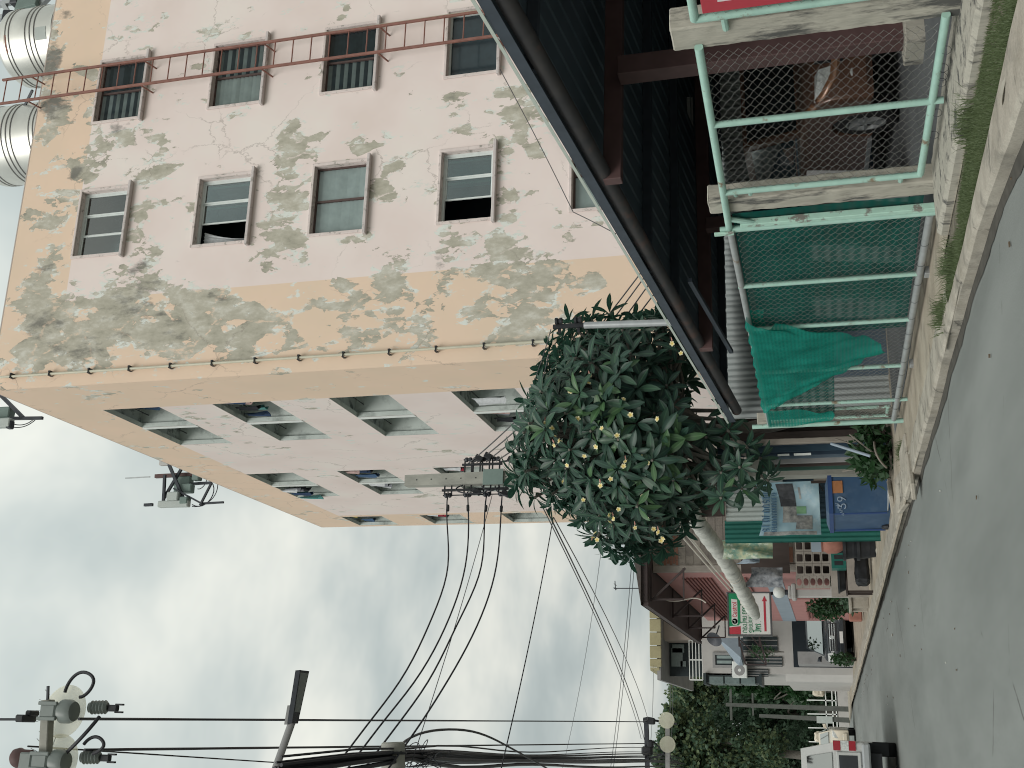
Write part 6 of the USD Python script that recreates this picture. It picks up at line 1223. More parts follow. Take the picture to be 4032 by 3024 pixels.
def thai(parent, s, O, h, r, m):
    """line letters drawn as strokes on a 1 x 1 cell"""
    G = {'k': [[(0, 0), (.05, .6), (.0, .75), (.2, 1), (.5, .95), (.6, .7), (.6, 0)]], 'o': [[(.15, .55), (.05, .65), (.15, .75), (.25, .65), (.1, .25), (.1, 0), (.6, 0), (.6, .8), (.4, 1), (.1, .95)]], 'ng': [[(.35, .95), (.5, .85), (.4, .7), (.3, .85), (.45, .6), (.5, 0), (.2, 0), (0, .45)]],
         'ai': [[(.05, .1), (.12, 0), (.25, .1), (.25, 1.25), (.0, 1.45), (.4, 1.5)]], 'th': [[(.05, .9), (.15, 1), (.2, .85), (.12, .8), (.15, 0), (.4, .9), (.6, .95), (.6, 0)]], 'y': [[(.1, .95), (.2, .85), (.1, .75), (.05, .4), (.1, 0), (.6, 0), (.6, 1)], [(.1, .5), (.3, .55)]],
         't': [[(.1, 0), (.0, .6), (.15, .95), (.3, .8), (.45, .95), (.6, .7), (.6, 0)]], 's': [[(.1, .4), (.2, .5), (.3, .4), (.2, .3), (.1, .6), (.3, .95), (.55, .7), (.55, 0)], [(.45, .8), (.7, 1.1)]], 'r': [[(.15, .05), (.25, .15), (.35, .05), (.3, .6), (.1, .7), (.2, .95), (.45, .9)]],
         'n': [[(.05, .95), (.15, .85), (.1, 0), (.5, .15), (.5, 1)]], 'p': [[(.05, .95), (.15, .85), (.1, 0), (.55, 0), (.55, 1.4)]], 'l': [[(.1, .1), (.2, .25), (.3, .1), (.1, .5), (.15, .8), (.4, 1), (.55, .75), (.55, 0)]], 'e': [[(.15, .05), (.25, .0), (.3, .15), (.15, .2), (.15, 1)]], 'a': [[(.1, .8), (.3, 1), (.4, .8), (.4, 0)]], 'i': [[(.0, 1.2), (.2, 1.4), (.5, 1.2), (.0, 1.2)]], 'dot': [[(.1, 0), (.14, .03)]], ' ': []}
    ms, x = [], 0.0
    for ch in s.split(','):
        if ch == 'i': x -= .62
        for st in G[ch]: ms.append(tube([np.array(O) + X_ * (x + a) * h + Z_ * b * h for a, b in st], r, 4))
        x += {'ai': .42, ' ': .4, 'e': .36, 'a': .52, 'dot': .25, 'i': .62}.get(ch, .75)
    return obj('lettering', ms, M[m], parent)
thai(sg, 'k,o,ng,ai,th,y, ,o,o,t,ai,k, ,k', sp_(.05, .575, .008), .1, .007, 'signgreen')
thai(sg, 's,n,y,p,l,e,y,n,th,a,y,n,a', sp_(.04, .44, .008), .09, .006, 'signgreen')
thai(sg, 'ai,th,r,dot', sp_(.06, .24, .008), .13, .011, 'signgreen')
obj('bullet_mark', [bx(sp_(.44, .27, .006), sp_(.45, .28, .004)), bx(sp_(.66, .27, .006), sp_(.67, .28, .004))], M['frameblack'], sg)
poly([(.08, .105), (.8, .105), (.8, .07), (.93, .13), (.8, .19), (.8, .155), (.08, .155)], 'signred', 'arrow', .004)
obj('post', [cyl((sx1 + .0, SY + .1, .2), (sx1 + .0, SY + .1, sz0), .04, 8), bar((sx1, SY + .1, sz1 - .1), (xw, SY + .1, sz1 - .05), .05)], M['darksteel'], sg)
# white house
HB = thing('white_house', 'off white three storey house with balcony and yellowed roof parapet', 'house')
YB = 46.0; xa, xb = 2.25, 9.0
def zB(x): return atY(x, 1380, YB)[2]
zr, zp, zbal0, zbal1 = zB(1412), zB(1434), zB(1516), zB(1488)
def xB(y): return atY(1600, y, YB)[0]
x_bal0, x_bal1 = xB(1470), xB(1383)
obj('lower_walls', bx((xB(1455), YB, 0), (xb, YB + 10, zbal0)), M['greywhite'], HB)
obj('side_wing', hull([(xB(1470), YB + .3, 0), (xB(1455), YB + .02, 0), (xB(1470), YB + .3, 2.9), (xB(1455), YB + .02, 2.9), (xB(1455), YB + 9, 0), (xB(1470), YB + 9, 2.9), (xB(1470), YB + 9, 0), (xB(1455), YB + 9, 2.9)]), M['greywhite'], HB)
obj('upper_walls', bx((x_bal1, YB - .02, zbal0 + .004), (xb, YB + 9.5, zp)), M['cream'], HB)
obj('balcony_back', bx((x_bal0 + .2, YB + 1.6, zbal0), (x_bal1 - .002, YB + 1.7, zp)), M['darkframe'], HB)
for y0, y1, x0, x1 in ((1400, 1440, 1450, 1475), (1392, 1410, 1452, 1478), (1428, 1440, 1470, 1482)):
    a, b = atY(x1, y1, YB + 1.58), atY(x0, y0, YB + 1.58); obj('window', bx((a[0], YB + 1.56, a[2]), (b[0], YB + 1.59, b[2])), M['louvrepale'], HB)
obj('roof_slab', bx((xB(1474), YB - .95, zp + .004), (xb, YB + 10, zp + .14)), M['grey'], HB)
for k, y in enumerate((1338, 1370, 1399, 1427, 1448)):
    pass
ycuts = [1310, 1342, 1371, 1400, 1428, 1447]
for y0, y1 in zip(ycuts[:-1], ycuts[1:]): obj('parapet_panel', bx((xB(y1) + .015, YB - 1.06, zp - .04), (xB(y0) - .015, YB - .955, zr), .02), M['straw'], HB)
obj('parapet_side', hull([(xB(1447), YB - 1.0, z) for z in (zp + .05, zr)] + [(xB(1447) - .12, YB - .95, z) for z in (zp + .05, zr)] + [(xB(1466), YB + 4, z) for z in (zp + .05, zr)] + [(xB(1466) + .12, YB + 4, z) for z in (zp + .05, zr)]), M['straw'], HB)
for k in range(5):
    z_ = zbal0 + (zbal1 - zbal0) * k / 4; obj('rail', bar((x_bal0, YB + .05, z_), (x_bal1, YB + .05, z_), .035), M['white'], HB)
for xx in (x_bal0, (x_bal0 + x_bal1) / 2, x_bal1): obj('baluster', bar((xx, YB + .05, zbal0), (xx, YB + .05, zbal1), .05), M['white'], HB)
w = UsdGeom.Xform.Define(stage, numbered(str(HB.GetPath()), 'window')).GetPrim()
a, b = atY(1584, 1437, YB - .02), atY(1545, 1415, YB - .02)
obj('frame', [bx((a[0] - .1, YB - .08, a[2] - .1), (a[0], YB - .002, b[2] + .1)), bx((b[0], YB - .08, a[2] - .1), (b[0] + .1, YB - .002, b[2] + .1)), bx((a[0], YB - .08, b[2]), (b[0], YB - .002, b[2] + .1)), bx((a[0], YB - .08, a[2] - .1), (b[0], YB - .002, a[2]))], M['grey'], w)
obj('sash', bx((a[0], YB - .03, a[2]), (b[0], YB - .004, b[2])), M['darkframe'], w)
for h in (0, 1): obj('pane', bx((a[0] + .06 + h * (b[0] - a[0]) / 2, YB - .036, a[2] + .06), (a[0] - .02 + (h + 1) * (b[0] - a[0]) / 2, YB - .031, b[2] - .06)), M['louvrepale'], w)
for y0, y1, x0, x1 in ((1375, 1410, 1605, 1680), (1418, 1440, 1610, 1690), (1445, 1462, 1580, 1660)):
    a, b = atY(x1, y1, YB - .05), atY(x0, y0, YB - .05)
    obj('dark_window', bx((a[0], YB - .06, max(a[2], .5)), (b[0], YB - .003, b[2])), M['darkframe'], HB)
    for k in range(3):
        u = a[0] + (b[0] - a[0]) * (k + .2) / 3; obj('window_bar', bx((u, YB - .075, max(a[2], .5)), (u + .04, YB - .061, b[2])), M['grey'], HB)
obj('canopy', hull([atY(1548, 1378, YB - 1.6), atY(1600, 1378, YB - 1.6), atY(1600, 1420, YB - 1.8), atY(1568, 1392, YB - 1.7), atY(1596, 1440, YB - .3), atY(1606, 1440, YB - .3), atY(1606, 1378, YB - .2)]), M['greyblue'], HB)
for z0, z1 in ((1532, 1563), (1566, 1598), (1601, 1632)):
    pq0, pq1 = atY(z1, 1470, YB - .1), atY(z0, 1470, YB - .1); obj('bay_pane', bx((xB(1478), YB - .12, pq0[2]), (xB(1462), YB + 1.4, pq1[2]), .02), M['louvre'], HB)
pq0, pq1 = atY(1640, 1470, YB - .1), atY(1526, 1470, YB - .1); obj('bay_frame', [bx((xB(1476), YB - .06, pq0[2]), (xB(1459), YB + 1.5, pq1[2])), bx((xB(1480), YB - .2, pq1[2]), (xB(1456), YB + 1.6, pq1[2] + .1)), bx((xB(1480), YB - .2, pq0[2] - .1), (xB(1456), YB + 1.6, pq0[2]))], M['darkframe'], HB)
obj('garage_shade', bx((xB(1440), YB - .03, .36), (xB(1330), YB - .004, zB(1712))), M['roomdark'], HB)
obj('wing_wall', bx((xB(1440), YB - 2.2, .2), (xB(1415), YB - .6, zB(1725))), M['grey'], HB)
ac = thing('air_conditioner', 'white air conditioner unit on the wall of the white house', 'air conditioner'); q = atY(1598, 1447, YB - .35)
obj('case', bx(q + [-.3, -.12, -.28], q + [.32, .2, .28], .02), M['white'], ac); obj('fan_grille', lathe([(0, 0), (.2, 0), (.22, -.02)], 20, q + [-.02, -.125, 0], (0, -1, 0)), M['grey'], ac); obj('fan_hub', lathe([(0, .004), (.06, .004), (.06, 0)], 12, q + [-.02, -.127, 0], (0, -1, 0)), M['white'], ac)
sd = thing('satellite_dish', 'small dark satellite dish under the eave corner before the white house', 'satellite dish'); q = atY(1545, 1378, 43)
obj('dish', lathe([(0, 0), (.15, .02), (.3, .09), (.3, .1), (.15, .035), (0, .015)], 20, q, (-.6, -.7, .35)), M['darksteel'], sd, smooth=40); obj('arm', bar(q, q + [.5, .6, -.1], .04), M['darksteel'], sd)

# ================================================================== BUSHES, FAR TREES
def bush(name, label, c, size, n, L, W, m, seed, group=None):
    rg2 = np.random.default_rng(seed); t = thing(name, label, 'plant', group=group)
    c = np.asarray(c, float); obj('foliage', leafy(n, c, size, L, W, rg2), M[m], t, kind='stuff')
    obj('stem', [tube([[c[0], c[1], c[2] - size[2] * 1.5], c + rg2.normal(size=3) * .3 * np.asarray(size)], [.02, .008], 5) for _ in range(6)], M['bark'], t); return t
def B_(x, y, Y, rx, rz_, dy=.6): p = atY(x, y, Y); k = np.linalg.norm(p - EYEP) / 2445; return p, (rx * k, dy, rz_ * k)
bb = [('bush', 'mid green feathery bush nearest the stacked tubs', (1808, 1262, 30.5, 32, 45), 900, 'bushleaf'), ('bush', 'yellow green feathery bush overhanging the black car', (1790, 1312, 33.0, 24, 40), 900, 'bushleaf'), ('bush', 'low dark bush at the foot of the feathery bushes', (1838, 1290, 31.0, 30, 22), 600, 'farleaf'), ('bush', 'small loose bush at the front wheel of the black car', (1822, 1424, 40.5, 12, 24), 420, 'bushleaf'), ('potted_plant', 'leafy plants hanging on the upper windows of the white house', (1645, 1408, 44.0, 16, 30), 160, 'bushleaf')]
for k, (nm, lb, (x, y, Y, ry_, rx_), n, m) in enumerate(bb):
    c, s = B_(x, y, Y, ry_, rx_); bush(nm, lb, c, s, n, .13, .04, m, 40 + k)
q = atY(1848, 1330, 32); obj('red_container', cbx((q[0], 32, q[2]), (.3, .3, .34), .03), M['terracotta'], label='small red and grey container on the pavement beside the bushes', cat='container')
def far_tree(label, base, height, blobs_, nper, L, mats, seed, trunk_r=.25):
    rg2 = np.random.default_rng(seed); t = thing('far_tree', label, 'tree', group=None); base = np.asarray(base, float)
    cs, outs = [], []
    for (x, y, Y, ry_, rz_, dep) in blobs_:
        p = atY(x, y, Y); k = np.linalg.norm(p - EYEP) / 2445; R = np.array([ry_ * k, dep, rz_ * k])
        ncl = max(8, int(nper / 22)); d = rg2.normal(size=(ncl, 3)); d /= np.linalg.norm(d, axis=1, keepdims=True); cc = p + d * R * rg2.uniform(.35, 1.0, (ncl, 1))
        for c in cc:
            q = rg2.normal(size=(40, 3)) * R.min() * .17 * [1.3, 1.3, .7]; cs.append(c + q); outs.append(np.repeat((c - p)[None] / R, 40, 0) * .5)
    C = np.vstack(cs); O = np.vstack(outs); h = len(C) // 2; o = rg2.permutation(len(C))
    obj('crown', leaf_cloud(C[o[:h]], L, L * .45, rg2, .3, O[o[:h]]), M[mats[0]], t, kind='stuff'); obj('crown', leaf_cloud(C[o[h:]], L, L * .45, rg2, .3, O[o[h:]]), M[mats[1]], t, kind='stuff')
    topc = C.mean(0)
    obj('trunk', tube(spline([base, base * .6 + topc * .4 + [.3, 0, 0], topc], 10), np.linspace(trunk_r, trunk_r * .4, 10), 8), M['bark'], t, smooth=50)
    obj('limb', [tube(spline([base * .5 + topc * .5, (topc + C[i]) / 2 + rg2.normal(size=3) * .4, C[i]], 7), np.linspace(trunk_r * .35, .04, 7), 5) for i in rg2.integers(0, len(C), 14)], M['bark'], t)
g9 = float(gz(90))
far_tree('tall olive leafed tree behind the white house, highest of the far trees', (3.6, 92, g9), 13, [(1478, 1505, 92, 36, 34, 3), (1500, 1480, 92, 40, 50, 3), (1520, 1530, 92, 45, 60, 3.5), (1560, 1490, 92, 40, 70, 3), (1620, 1500, 92, 45, 60, 3)], 1500, .32, ('farleaf2', 'farleaf'), 61, .35)
far_tree('broad dark green tree hanging over the white railings', (1.6, 88, g9), 11, [(1600, 1560, 88, 50, 70, 3.5), (1680, 1490, 88, 40, 50, 3), (1690, 1560, 88, 50, 50, 3.5), (1740, 1500, 86, 40, 30, 2.5)], 1500, .32, ('farleaf', 'farleaf'), 62, .4)
far_tree('olive green tree beyond the road above the parked pickup', (-1.5, 84, g9), 11, [(1450, 1625, 84, 45, 34, 3), (1462, 1560, 84, 34, 30, 2.5), (1480, 1640, 84, 50, 45, 3), (1520, 1600, 84, 45, 50, 3), (1560, 1650, 84, 60, 60, 3.5), (1500, 1690, 84, 50, 50, 3), (1640, 1630, 84, 50, 60, 3.5)], 1500, .32, ('farleaf2', 'farleaf'), 63, .35)
far_tree('dark low tree closing the road end behind the beige car', (-1.2, 96, g9), 9, [(1720, 1590, 96, 60, 50, 3), (1690, 1650, 96, 50, 60, 3), (1760, 1620, 96, 60, 35, 3), (1790, 1540, 98, 70, 25, 2)], 1300, .34, ('farleaf', 'farleaf'), 64, .3)
far_tree('bright yellow green shrub tree right behind the white house wall', (3.4, 78, g9), 6, [(1600, 1470, 78, 22, 40, 2), (1660, 1475, 78, 24, 40, 2), (1720, 1480, 78, 24, 30, 2)], 700, .4, ('bushleaf', 'bushleaf'), 65, .15)
obj('hedge', leafy(5000, (.8, 106, 2.6), (16, 2.5, 3.4), .6, .3, np.random.default_rng(66)), M['farleaf'], kind='stuff', label='dark mass of undergrowth closing the end of the road', cat='hedge')
fw = thing('railing_wall', 'low pale wall with white railings along the far end of the road', 'railing'); YR = 76
a, b = atY(1825, 1478, YR), atY(1825, 1659, YR)
obj('wall', bx((b[0] - 8, YR, .2), (a[0] + .5, YR + .2, atY(1812, 1560, YR)[2])), M['greywhite'], fw)
for x in (1786, 1800, 1808): z_ = atY(x, 1560, YR)[2]; obj('rail', bar((b[0] - 8, YR + .1, z_), (a[0] + .5, YR + .1, z_), .07), M['white'], fw)
for k in range(9): u = b[0] - 1 + k * (a[0] - b[0]) / 6; obj('rail_post', bar((u, YR + .1, 1.0), (u, YR + .1, atY(1745, 1560, YR)[2]), .07), M['white'], fw)
for k, (x, y0, y1, lab) in enumerate(((1768, 1485, 1502, 'cream cloth covering hung on the far railing beside the pole pair'), (1772, 1583, 1600, 'cream cloth roll hung on the far railing over the beige car'))):
    q = atY(x, (y0 + y1) / 2, YR - .2); obj('cream_cover', chipped(cbx(q, (.6, .3, .7), .1), .15, k, .15), M['carbeige'], label=lab, cat='cover', smooth=40)
for k, (x, y, lab) in enumerate(((1530, 1, 'nearer grey concrete pole of the far pair before the trees'), (1554, 2, 'darker concrete pole of the far pair with a small white plate'))):
    YPp = 72; a, b = atY(1828, x + 2, YPp), atY(1568 if k == 0 else 1640, x - 8, YPp)
    t = thing('far_pole', lab, 'utility pole'); obj('shaft', hull([a + [s * .15, d * .15, -a[2]] for s in (-1, 1) for d in (-1, 1)] + [np.array([b[0] + s * .1, YPp + d * .1, b[2]]) for s in (-1, 1) for d in (-1, 1)]), M['farpole'], t)
    if k == 0: obj('crossarm', [bar(b + [-.9, 0, -.3], b + [.9, 0, -.3], .14), bar(b + [-.6, 0, -1.6], b + [.7, 0, -1.6], .1)], M['farpole'], t)
    if k: obj('plate', bx((a[0] - .2, YPp - .22, 1.3), (a[0] + .2, YPp - .2, 2.2)), M['greybox'], t)

# ================================================================== ROOF TANKS, ANTENNAS
def tank(label, x, zb):
    t = thing('water_tank', label, 'water tank', (x, 24.3, 0), 0, 'water tanks on the roof'); R = 1.12; H = 2.3
    obj('shell', lathe([(0, zb), (R, zb), (R, zb + H), (R * .9, zb + H + .16), (R * .3, zb + H + .32), (0, zb + H + .34)], 48), M['stainless'], t, smooth=35)
    for z in (.28, .42, .56, 1.15, 1.3, 1.45, 2.0, 2.12): obj('rib', lathe([(R - .005, zb + z - .022), (R + .02, zb + z - .012), (R + .02, zb + z + .012), (R - .005, zb + z + .022)], 48), M['stainless'], t, smooth=35); obj('groove', lathe([(R + .001, zb + z - .045), (R + .003, zb + z - .024)], 48), M['groove'], t)
    obj('stand', [bar((R * .8 * math.cos(a), R * .8 * math.sin(a), ROOFZ), (R * .8 * math.cos(a), R * .8 * math.sin(a), zb), .1) for a in (.6, 2.2, 3.8, 5.4)], M['darksteel'], t)
    return t
t1 = tank('stainless steel water tank with a grey square label and a red stripe on the roof', 18.95, 21.05)
obj('label_plate', [grid(np.stack([np.stack([np.array([1.128 * math.cos(a), 1.128 * math.sin(a), z]) for z in (21.78, 22.14)]) for a in np.linspace(-2.05, -1.72, 6)]))], M['greybox'], t1)
obj('red_stripe', [grid(np.stack([np.stack([np.array([1.128 * math.cos(a), 1.128 * math.sin(a), z]) for z in (23.12, 23.2)]) for a in np.linspace(-2.25, -1.8, 8)]))], M['terracotta'], t1)
tank('stainless steel water tank without a label, just past the ladder top', 15.72, 21.25)
# antenna scaffold beside the tank
fr = thing('antenna_scaffold', 'galvanised antenna scaffold with bolted bars behind the first tank', 'antenna frame'); YF = 25.6
def fp_(x, y): return atY(x, y, YF)
obj('bar', [bar(fp_(-20, 44), fp_(48, 28), .16)], M['galv'], fr); obj('bar', [bar(fp_(-20, 14), fp_(80, -8), .16)], M['galv'], fr); obj('bar', [bar(fp_(8, 10), fp_(28, 45), .14)], M['galv'], fr)
obj('bar', bar(fp_(75, 24), fp_(110, -12), .16), M['galv'], fr)
obj('clamp', [cbx(fp_(20, 38), (.4, .3, .36), .03, 0, .3), cbx(fp_(35, 4), (.26, .3, .3), .03), cbx(fp_(70, 3), (.26, .3, .26), .03)], M['darksteel'], fr)
obj('mast', bar((fp_(95, 8)[0], YF + .2, ROOFZ), fp_(60, -20), .2), M['darksteel'], fr)
obj('equipment_box', cbx(fp_(66, 18), (.5, .5, .75), .02, .3, 0, -.15), M['greendark'], fr)
# guy bars between tank and ladder
obj('steel_stay', [bar(atY(70, 195, 23.2), atY(45, 245, 23.6), .06)], M['darksteel'], label='dark diagonal steel stay between the two water tanks', cat='stay')
# antenna cluster on the street side of the roof
def cell(name, label, YQ, parts):
    t = thing(name, label, 'antenna frame')
    for nm, kind, pts, s, m in parts:
        if kind == 'bar':
            a, b = atY(*pts[0], YQ + (pts[2] if len(pts) > 2 else 0)), atY(*pts[1], YQ + (pts[2] if len(pts) > 2 else 0)); obj(nm, bar(a, b, s), M[m], t)
        elif kind == 'box':
            a = atY(*pts[0], YQ + pts[2]); k = np.linalg.norm(a - EYEP) / 2445; dx, dy = pts[1]; obj(nm, cbx(a, (dy * k, s, dx * k), .03), M[m], t)
        else: obj(nm, tube(spline([atY(*p, YQ + .1 * i) for i, p in enumerate(pts)], 14), s, 5), M[m], t)
    return t
cell('antenna_mast', 'cluster of grey mobile antenna boxes on steel arms above the roof edge', 35.5, [
    ('mast', 'bar', [(336, 1029), (425, 1024)], .13, 'rust'), ('whip', 'bar', [(271, 1033), (324, 1030)], .04, 'galv'), ('strut', 'bar', [(365, 1003), (400, 1086), -.4], .1, 'darksteel'), ('strut', 'bar', [(356, 1026), (353, 1086), -.4], .09, 'darksteel'), ('strut', 'bar', [(396, 1006), (353, 1078), -.3], .09, 'darksteel'), ('strut', 'bar', [(455, 1043), (402, 1046)], .09, 'darksteel'), ('strut', 'bar', [(457, 1043), (432, 1092), -.6], .07, 'darksteel'), ('strut', 'bar', [(375, 1055), (440, 1090), -.5], .06, 'darksteel'),
    ('panel_antenna', 'box', [(357, 999), (24, 13), -.2], .2, 'greywhite'), ('radio_box', 'box', [(396, 1040), (40, 20), .1], .3, 'greendark'), ('radio_box', 'box', [(398, 1056), (40, 18), -.2], .3, 'greendark'), ('panel_antenna', 'box', [(376, 1089), (70, 13), -.5], .25, 'greybox'), ('radio_box', 'box', [(376, 1073), (26, 18), -.5], .3, 'greybox'), ('radio_box', 'box', [(400, 1082), (18, 15), -.5], .3, 'greendark'), ('radio_box', 'box', [(426, 1029), (16, 18), -.1], .3, 'greendark'),
    ('pipe', 'bar', [(312, 1091), (330, 1090), -.5], .1, 'darksteel'), ('pipe', 'bar', [(432, 1088), (483, 1085), -.5], .07, 'darksteel'), ('wire', 'wire', [(440, 1030), (462, 1060), (455, 1078), (415, 1090)], .02, 'cable'), ('wire', 'wire', [(425, 1025), (446, 1036), (440, 1050), (427, 1056)], .016, 'cable'), ('wire', 'wire', [(470, 1040), (464, 1070), (445, 1088), (415, 1094)], .016, 'cable')])
cell('antenna_mast', 'part of an antenna cluster leaning over the roof corner at the picture edge', 27.5, [
    ('strut', 'bar', [(-14, 838), (50, 902)], .1, 'darksteel'), ('pipe', 'bar', [(20, 904), (92, 903)], .09, 'darksteel'), ('panel_antenna', 'box', [(-4, 915), (64, 18), -.2], .25, 'greybox'), ('radio_box', 'box', [(6, 893), (44, 22), .1], .3, 'greendark'), ('end_cap', 'box', [(22, 918), (12, 16), -.2], .2, 'darksteel'), ('wire', 'wire', [(26, 915), (60, 914), (72, 906)], .014, 'cable'), ('wire', 'wire', [(24, 922), (58, 919), (78, 905)], .014, 'cable')])
obj('floodlight', [cbx(atY(660, 1140, 41), (.3, .3, .3), .05)], M['darksteel'], label='small dark lamp fixed at the far corner of the apartment block', cat='lamp') if False else None

# ================================================================== OVERHEAD LINE ON THE LEFT
YN = 14.0
pn = thing('overhead_pole', 'near power pole arm with cream discs and grey insulators overhead', 'utility pole')
obj('shaft', hull([np.array([-1.75 + s * .17, YN + d * .17, 0]) for s in (-1, 1) for d in (-1, 1)] + [np.array([-1.75 + s * .1, YN + d * .1, 12.6]) for s in (-1, 1) for d in (-1, 1)]), M['pole'], pn)
A0, A1 = atY(95, 1700, YN), atY(104, 1512, YN)
obj('crossarm', bar(A0 - (A1 - A0) * 1.2, A1, .14, .13, .01), M['pole'], pn)
obj('spike', bar(atY(103, 1513, YN - .05), atY(104, 1482, YN - .05), .03), M['darksteel'], pn)
def hv(x, y, dxs, k):
    """insulator set: saddle clamp, cream guard disc, ribbed insulator with a dropped connector"""
    c = atY(x, y, YN)
    obj('clamp', [cbx(c + [0, -.02, .0], (.2, .26, .26), .03), cbx(c + [-.1, -.14, 0], (.05, .05, .3), .01), cbx(c + [.1, -.14, 0], (.05, .05, .3), .01)], M['insul'], pn)
    obj('insulator_head', lathe([(0, -.16), (.13, -.16), (.16, -.1), (.16, .02), (.12, .06), (0, .06)], 20, c + [0, .0, -.17], (0, 0, 1)), M['insul'], pn, smooth=40)
    obj('guard_disc', lathe([(0, 0), (.36, 0), (.36, .012), (0, .012)], 40, c + [.0, .16, -.06], (.12, -1, .1)), M['disc'], pn)
    obj('disc_spike', [bar(c + [.36 * math.cos(a) * .98, .16, -.06 + .36 * math.sin(a)], c + [.46 * math.cos(a), .15, -.06 + .46 * math.sin(a)], .006) for a in np.linspace(.9, 2.9, 7)], M['insul'], pn)
    i0 = c + [.06, .2, -.42]; obj('ribbed_insulator', lathe([(0, 0), (.07, 0)] + [(.07 + .025 * (j % 2), .02 + .024 * j) for j in range(10)] + [(.06, .27), (0, .27)], 18, i0, (.05, .12, -1)), M['insul'], pn, smooth=30)
    obj('clevis', [cbx(i0 + [.0, .05, -.34], (.09, .08, .16), .015), cbx(i0 + [.05, .05, -.44], (.025, .05, .12), .004), cbx(i0 + [-.05, .05, -.44], (.025, .05, .12), .004)], M['black'], pn)
    lp = [atY(*q, YN + .1) for q in dxs]; obj('jumper', tube(spline(lp, 26), .024, 7), M['cable'], pn, smooth=50)
hv(116, 1536, [(140, 1496), (155, 1466), (180, 1452), (202, 1468), (196, 1488), (172, 1506)], 0)
hv(98, 1644, [(181, 1608), (195, 1595), (215, 1594), (224, 1610), (214, 1622), (200, 1628)], 1)
obj('jumper', tube(spline([atY(215, 1548, YN + .1), atY(190, 1578, YN), atY(150, 1620, YN), atY(105, 1662, YN)], 20), .026, 7), M['cable'], pn, smooth=50)
obj('bushing', lathe([(0, 0), (.1, 0), (.13, .04), (.13, .12), (.1, .16), (.06, .3), (0, .3)], 18, atY(30, 1640, YN), (.25, 0, -1)), M['rust'], pn, smooth=40)
obj('bushing_mount', [cbx(atY(62, 1648, YN), (.28, .2, .2), .02)], M['insul'], pn)
obj('dead_end', [cbx(atY(56, 1552, YN - .1), (.1, .3, .14), .02), cbx(atY(70, 1541, YN - .05), (.08, .2, .1), .02)], M['black'], pn)
# far pole with crossarms
YFp = 55.0
pf = thing('far_pole', 'far power pole with two dark crossarms and pale discs', 'utility pole')
c1, c2 = atY(1396, 1552, YFp), atY(1400, 1720, YFp); d1, d2 = atY(1442, 1545, YFp), atY(1442, 1640, YFp)
obj('shaft', hull([np.array([c2[0] + .2 + s * .2, YFp + .2 + d * .2, 0]) for s in (-1, 1) for d in (-1, 1)] + [np.array([c2[0] + .2 + s * .12, YFp + .2 + d * .12, 10.6]) for s in (-1, 1) for d in (-1, 1)]), M['pole'], pf)
obj('crossarm', bar(c1, c2, .2), M['darksteel'], pf); obj('crossarm', bar(d1, d2 - X_ * 1.5, .2), M['grey'], pf)
for q_ in (lathe([(0, -.2), (.14, -.2), (.16, 0), (.12, .2), (0, .2)], 12, atY(1399, 1556, YFp - .2)), cbx(atY(1408, 1558, YFp - .2), (.3, .3, .3), .05), cbx(atY(1405, 1608, YFp - .2), (.4, .3, .3), .08), cbx(atY(1398, 1622, YFp - .2), (.4, .4, .5), .08)): obj('insulator', q_, M['black'], pf)
for q_ in (lathe([(0, 0), (.37, 0), (.37, .02), (0, .02)], 24, atY(1440, 1556, YFp - .2), (0, -1, .1)), lathe([(0, 0), (.37, 0), (.37, .02), (0, .02)], 24, atY(1442, 1608, YFp - .2), (0, -1, .1))): obj('guard_disc', q_, M['disc'], pf)
obj('drop_bar', [bar(atY(1412, 1556, YFp), atY(1462, 1564, YFp), .1), bar(atY(1410, 1600, YFp), atY(1450, 1640, YFp), .07)], M['darksteel'], pf)
obj('brace', bar(atY(1402, 1640, YFp), atY(1440, 1626, YFp), .07), M['darksteel'], pf)
G1 = 'overhead power line running down the road'
H1, H2 = atY(170, 1553, YN), atY(1396, 1559, YFp - .3)
cable('upper straight power line running down the road to the far pole', [H1, H2], .02, group=None, sp=False)
cable('short stub of power line entering the overhead disc from the picture edge', [atY(-40, 1554, YN), atY(52, 1554, YN)], .02, sp=False)
J1, J2 = atY(182, 1620, YN), atY(1392, 1606, YFp - .3)
cable('second straight power line running down the road to the far pole', [J1, J2], .02, sp=False)
cable('thin messenger wire running down the road under the power lines', [atY(60, 1612, YN), atY(700, 1654, 24)], .012, sp=False)
# telecom bundle and its arm
YT = 15.0
ta = thing('telecom_pole', 'thick dark concrete arm carrying the telecom cable bundle', 'pole arm')
obj('arm', [tube([atY(849, 1603, YT), atY(849, 1606, YT), atY(850, 1800, YT)], [.14, .16, .16], 14)], M['pole'], ta, smooth=40)
obj('strap', tube([atY(849, 1626, YT) + .172 * (math.cos(a) * Y_ + math.sin(a) * Z_) for a in np.linspace(0, 6.4, 16)], .02, 5), M['black'], ta)
obj('post', bx((-2.3, YT - .15, 0), (-2.0, YT + .15, 9.2), .02), M['pole'], ta)
rgc = np.random.default_rng(3)
bun = thing('cable_bundle', 'thick sagging bundle of black telecom cables running down the road', 'cables')
for k in range(12):
    o = rgc.normal(size=3) * [.05, 0, .07]
    P = [atY(600, 1668, 12.2) + o, atY(726, 1650, 13.4) + o, atY(850, 1632, YT - .18) + o * .5, atY(940, 1636, 17) + o, atY(1080, 1641, 22) + o, atY(1230, 1642, 31) + o * 1.5, atY(1400, 1640, YFp - .4) + o * 3, atY(1470, 1648, 75) + o * 3]
    obj('strand', tube(spline(P, 40), .014 + .009 * (k % 3), 6), M['cable'], bun, smooth=60)
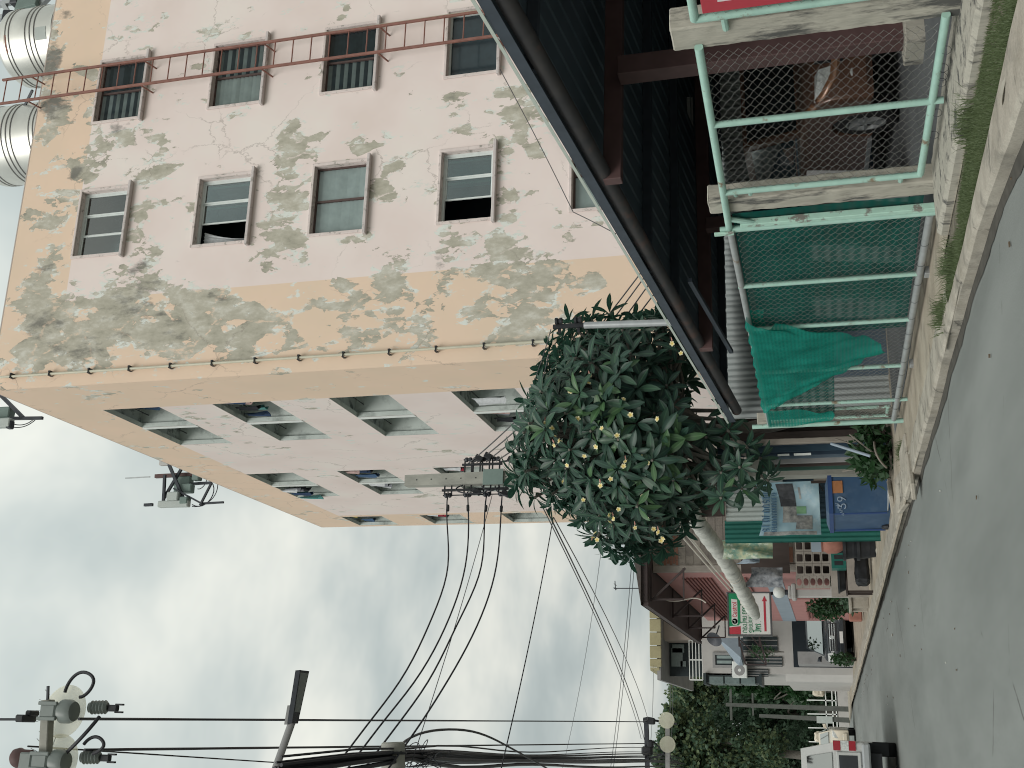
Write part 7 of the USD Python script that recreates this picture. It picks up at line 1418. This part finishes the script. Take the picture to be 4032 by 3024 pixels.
obj('loose_coil', [tube(spline([atY(900 + rgc.uniform(-30, 60), 1640, 16) + rgc.normal(size=3) * .09 for _ in range(5)], 22), .007, 4) for _ in range(12)], M['cable'], bun)
cable('arched black cable looping off the thick dark arm over the road', [atY(856, 1622, YT - .1), atY(886, 1594, 16), atY(960, 1576, 18), atY(1020, 1580, 19.5), atY(1100, 1614, 22), atY(1180, 1659, 25), atY(1230, 1690, 27)], .02)
wires = [('thin dark wire crossing the sky from the tree top towards the road', (1195, 1118, 20), (1083, 1659, 16), .009), ('dark slanting wire from the tree to the far pole', (1180, 1100, 20), (1392, 1598, 54), .015), ('pale thin wire beside the slanting wire to the far pole', (1172, 1095, 20), (1385, 1596, 54), .011), ('pale thin wire just right of the slanting wire, kinked near the far pole', (1196, 1118, 20), (1400, 1556, 54), .011),
         ('upper of two thin parallel wires meeting the eave of the pink house', (1366, 1195, 34), (1319, 1659, 40), .010), ('lower of two thin parallel wires meeting the eave of the pink house', (1372, 1195, 34), (1325, 1659, 40), .010), ('thin wire skimming the parapet of the white house', (1411, 1440, 50), (1402, 1640, 60), .012), ('upper thin wire above the far tree tops', (1448, 1470, 60), (1440, 1659, 70), .014), ('lower thin wire just above the far tree tops', (1453, 1470, 60), (1446, 1659, 70), .014), ('faint steep wire far behind the other sky wires', (1298, 1195, 40), (1215, 1659, 60), .010), ('thin stay wire running along the four road cables', (968 + 95, 1070, 20.2), (885, 1659, 15), .006),
         ('faint wire running past the upper window corner of the apartment wall', (1080, 150, 21.6), (1238, 458, 21.6), .011), ('faint wire from the lower window corner to the carport roof', (1238, 458, 21.6), (1330, 505, 20), .011), ('thin wire strung from the mast rack to the concrete pole', (1190, 712, 15), (1135, 870, 19), .007), ('thin wire drooping left from the mast rack over the wall', (1185, 765, 15.2), (1150, 880, 20), .008)]
for lb, (x0, y0, Y0), (x1, y1, Y1), r in wires:
    a, b = atY(x0, y0, Y0), atY(x1, y1, Y1); cable(lb, sag(a, b, .12 * np.linalg.norm(b - a) / 20, 12), r, 'cable' if r < .0105 or r > .02 else 'greycable', sp=False)
# street lamp
sl_ = thing('street_lamp', 'flat street lamp head on a slanting arm against the sky', 'street lamp')
Ys = 15.6
a, b, c = atY(560, 1760, Ys), atY(632, 1556, Ys), atY(652, 1449, Ys + .3)
obj('arm', tube([a, b], .055, 10), M['grey'], sl_, smooth=40)
d = (c - b) / np.linalg.norm(c - b); sdv = np.array([0, 1.0, 0]); upv = np.cross(sdv, d)
def hd(l0, l1, w0, w1, t0, t1): return hull([b + d * l + sdv * w * s + upv * t for l, w in ((l0, w0), (l1, w1)) for s in (-1, 1) for t in (t0, t1)])
Lh = np.linalg.norm(c - b)
obj('head', hd(-.05, Lh, .1, .16, -.03, .05), M['darksteel'], sl_); obj('lens', hd(.12, Lh * .95, .08, .13, -.034, -.031) if upv[2] > 0 else hd(.12, Lh * .95, .08, .13, .051, .054), M['insul'], sl_); obj('driver_box', hd(-.06, Lh * .3, .08, .09, .05, .1) if upv[2] > 0 else hd(-.06, Lh * .3, .08, .09, -.09, -.03), M['grey'], sl_)
